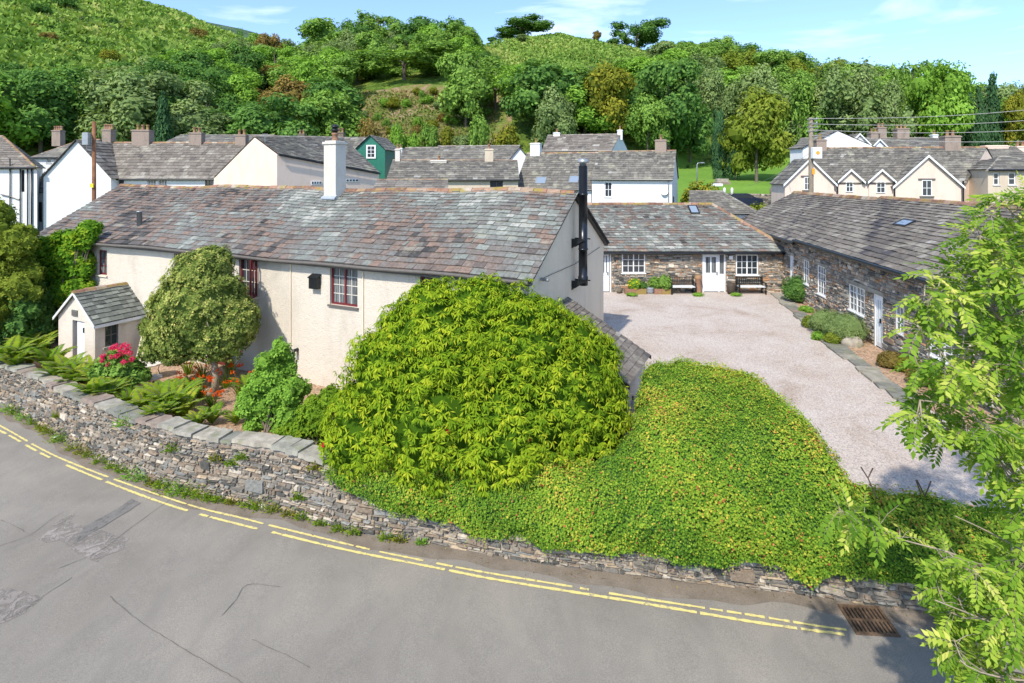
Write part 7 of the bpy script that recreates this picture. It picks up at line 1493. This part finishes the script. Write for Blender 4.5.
# ------------------------------------------------------------------ poles, wires, lamp, monument, car
pl = at(94, 170, 33.5); pb = Vector((pl.x, pl.y, -.8)); o = thing('utility_pole', 'brown wooden pole with grey transformer box in front of the white gable at left', 'pole', pb); zt = at(94, 121.5, 33.5).z+.8
mb = MB(); mb.tube([(0, 0, 0), (0, 0, zt)], [.13, .1], 12, .5); mb.build('post', M['pole_wood'], o, True)
zb = at(91, 145, 33.5).z+.8; mb = MB(); mb.cbx(-.4, -.06, -.42, -.13, zb, zb+.72, .03); mb.tube([(-.22, -.29, zb), (-.22, -.29, zb-.25), (-.05, -.2, zb-.35)], .02, 5); mb.build('transformer_box', M['grey_metal'], o)
mb = MB(); z = at(94, 185.5, 33.5).z+.8; mb.bx(-.1, .1, -.2, -.16, z-.12, z+.12); mb.build('warning_plate', M['yellow_sign'], o)
Yp = 39.0; pr_ = at(811, 170, Yp); o = thing('utility_pole', 'weathered pole carrying wires and a white box with an orange dot at right', 'pole', (pr_.x, pr_.y, -.3)); zt = at(811, 117.5, Yp).z+.3; mb = MB(); mb.tube([(0, 0, 0), (0, 0, zt)], [.19, .14], 12); mb.build('post', M['pole_grey'], o, True)
for py in (118, 122, 126, 130):
    z = at(811, py, Yp).z+.3; mb = MB(); mb.tube([(-.35, -.14, z-.1), (.38, -.14, z-.1)], .03, 5); mb.lathe([(.045, z-.1), (.06, z-.04), (.035, z), (.05, z+.04)], .32, -.14, 8); mb.build('insulator_bracket', M['grey_metal'], o)
z0, z1 = at(811, 158.5, Yp).z+.3, at(811, 147.5, Yp).z+.3; mb = MB(); mb.cbx(-.12, .5, -.5, -.2, z0, z1, .03); bx_ = mb.build('white_box', M['door_white'], o); mb = MB(); mb.lathe([(.13, 0), (.13, .012)], 0, 0, 16); mb.xf(Matrix.Translation((.2, -.515, (z0+z1)/2)) @ Matrix.Rotation(R(90), 4, 'X')); mb.build('orange_dot', M['orange_sign'], bx_)
mb = MB(); z = at(811, 171.5, Yp).z+.3; mb.bx(-.02, .16, -.22, -.19, z-.2, z+.2); mb.build('warning_plate', M['orange_sign'], o)
M['wire'] = flat('wire', (.35, .35, .34), .6)
for k, (a, b_) in enumerate((((812, 118.5), (1024, 103)), ((812, 124), (1024, 113.5)), ((812, 130), (1024, 123)), ((812, 135.5), (1024, 134)))):
    A_ = at(a[0], a[1], Yp-.2); B_ = at(b_[0], b_[1], 36); B_ = A_+(B_-A_)*1.6; pts = [A_.lerp(B_, t_)-Vector((0, 0, .5*math.sin(math.pi*t_))) for t_ in np.linspace(0, 1, 16)]; mb = MB(); mb.tube([p-A_ for p in pts], .018, 5); o2 = mb.build('overhead_wire', M['wire']); o2.location = A_; tag(o2, ['topmost', 'second from the top', 'third from the top', 'lowest'][k]+' of four overhead wires running right from the weathered pole', 'wire', 'overhead wires')
mb = MB(); A_ = at(811, 152, Yp-.2); B_ = at(748, 186, 58); mb.tube([(A_.lerp(B_, t_)-Vector((0, 0, .35*math.sin(math.pi*t_))))-A_ for t_ in np.linspace(0, 1, 12)], .014, 5); o2 = mb.build('service_wire', M['wire']); o2.location = A_; tag(o2, 'single thin wire dropping left from the weathered pole across the lawn', 'wire')
mb = MB(); A_ = at(822, 135, 43); 
p = terr_pt(697, 66); p.z = at(697, 183, 66).z; o = thing('street_lamp', 'grey street lamp standing at the near edge of the lawn', 'street lamp', p-Vector((0, 0, 1.2))); h = at(697, 163, 66).z-p.z+1.2; mb = MB(); mb.tube([(0, 0, 0), (0, 0, h-.2), (.12, 0, h), (.5, 0, h+.03)], [.09, .06, .05, .04], 8); mb.build('post', M['grey_metal'], o, True); mb = MB(); mb.cbx(.4, .85, -.1, .1, h-.02, h+.1, .02); mb.build('lamp_head', M['grey_metal'], o)
p = at(722, 181, 72); mb = MB(); mb.cbx(-.9, .9, -.5, .5, 0, .35, .04, .6); mb.cbx(-.75, .75, -.35, .35, .34, .75, .04, .9); o = mb.build('stone_memorial', M['coping']); o.location = p-Vector((0, 0, .45)); tag(o, 'low pale stone slab on the lawn below the cypress', 'memorial')
p = at(717, 184, 68); mb = MB(); mb.cbx(-.6, .6, -.3, .3, 0, .3, .03, .95); o = mb.build('stone_slab', M['door_white']); o.location = p-Vector((0, 0, .25)); tag(o, 'white flat slab in front of the low stone memorial', 'slab')
for px, w in ((724.5, 'left'), (732, 'right')):
    p = at(px, 192.5, 62); mb = MB(); mb.lathe([(.16, -.4), (.15, .35), (.1, .5), (.02, .55)], 0, 0, 10); o = mb.build('gate_bollard', M['render_bright'], None, True); o.location = p; tag(o, w+' of two short white posts at the lawn edge', 'bollard', 'white posts')
p = at(771, 190.5, 60); mb = MB(); mb.lathe([(.14, -.8), (.12, .3), (.02, .35)], 0, 0, 10); o = mb.build('timber_post', M['bark'], None, True); o.location = p; tag(o, 'dark wooden post on the lane in front of the lawn', 'post')
# low wall and lane in front of the lawn
mb = MB(); a = at(722, 193, 63); b_ = at(800, 194.5, 57)
d1 = (b_-a); L_ = Vector((d1.x, d1.y)).length; o = thing('low_stone_wall', 'low dry stone wall along the near edge of the lawn', 'stone wall', (a.x, a.y, a.z-.6), math.atan2(d1.y, d1.x)); stones(mb, 0, L_, -.6, .62, (), None, .14, .35, .05, 70); mb.build('stones', M['wallstone'], o); mb = MB(); mb.bx(0, L_, .01, .4, -.8, .6); mb.build('wall_core', M['mortar'], o)
# parked car, mostly hidden
p = at(739, 198, 54); o = thing('parked_car', 'dark blue parked car partly hidden behind the slate roofs, near the lawn', 'car', (p.x, p.y, p.z-1.0), R(-14)); M['car_paint'] = flat('car_paint', (.02, .03, .06), .25, .6, .3)
prof = [(-2.0, .35), (-2.05, .75), (-1.55, .92), (-.95, 1.0), (-.35, 1.42), (.75, 1.45), (1.45, 1.05), (1.95, .98), (2.05, .6), (2.0, .35)]
mb = MB(); mb.prism([(x, -.82, z) for x, z in prof], (0, 1.64, 0)); mb.build('body', M['car_paint'], o)
mb = MB(); mb.prism([(-.85, -.835, 1.0), (-.32, -.835, 1.36), (.7, -.835, 1.38), (1.25, -.835, 1.04)], (0, .01, 0)); mb.prism([(-.93, -.7, 1.025), (-.36, -.62, 1.43), (-.36, .62, 1.43), (-.93, .7, 1.025)], (-.02, 0, .01)); mb.build('windows', M['glass'], o)
for x in (-1.25, 1.25):
    for y in (-.8, .72): mb = MB(); mb.lathe([(.1, 0), (.31, 0), (.33, .04), (.33, .14), (.1, .18)], 0, 0, 16); mb.xf(Matrix.Translation((x, y+.0, .33)) @ Matrix.Rotation(R(90), 4, 'X')); mb.build('wheel', M['dark_metal'], o, True)
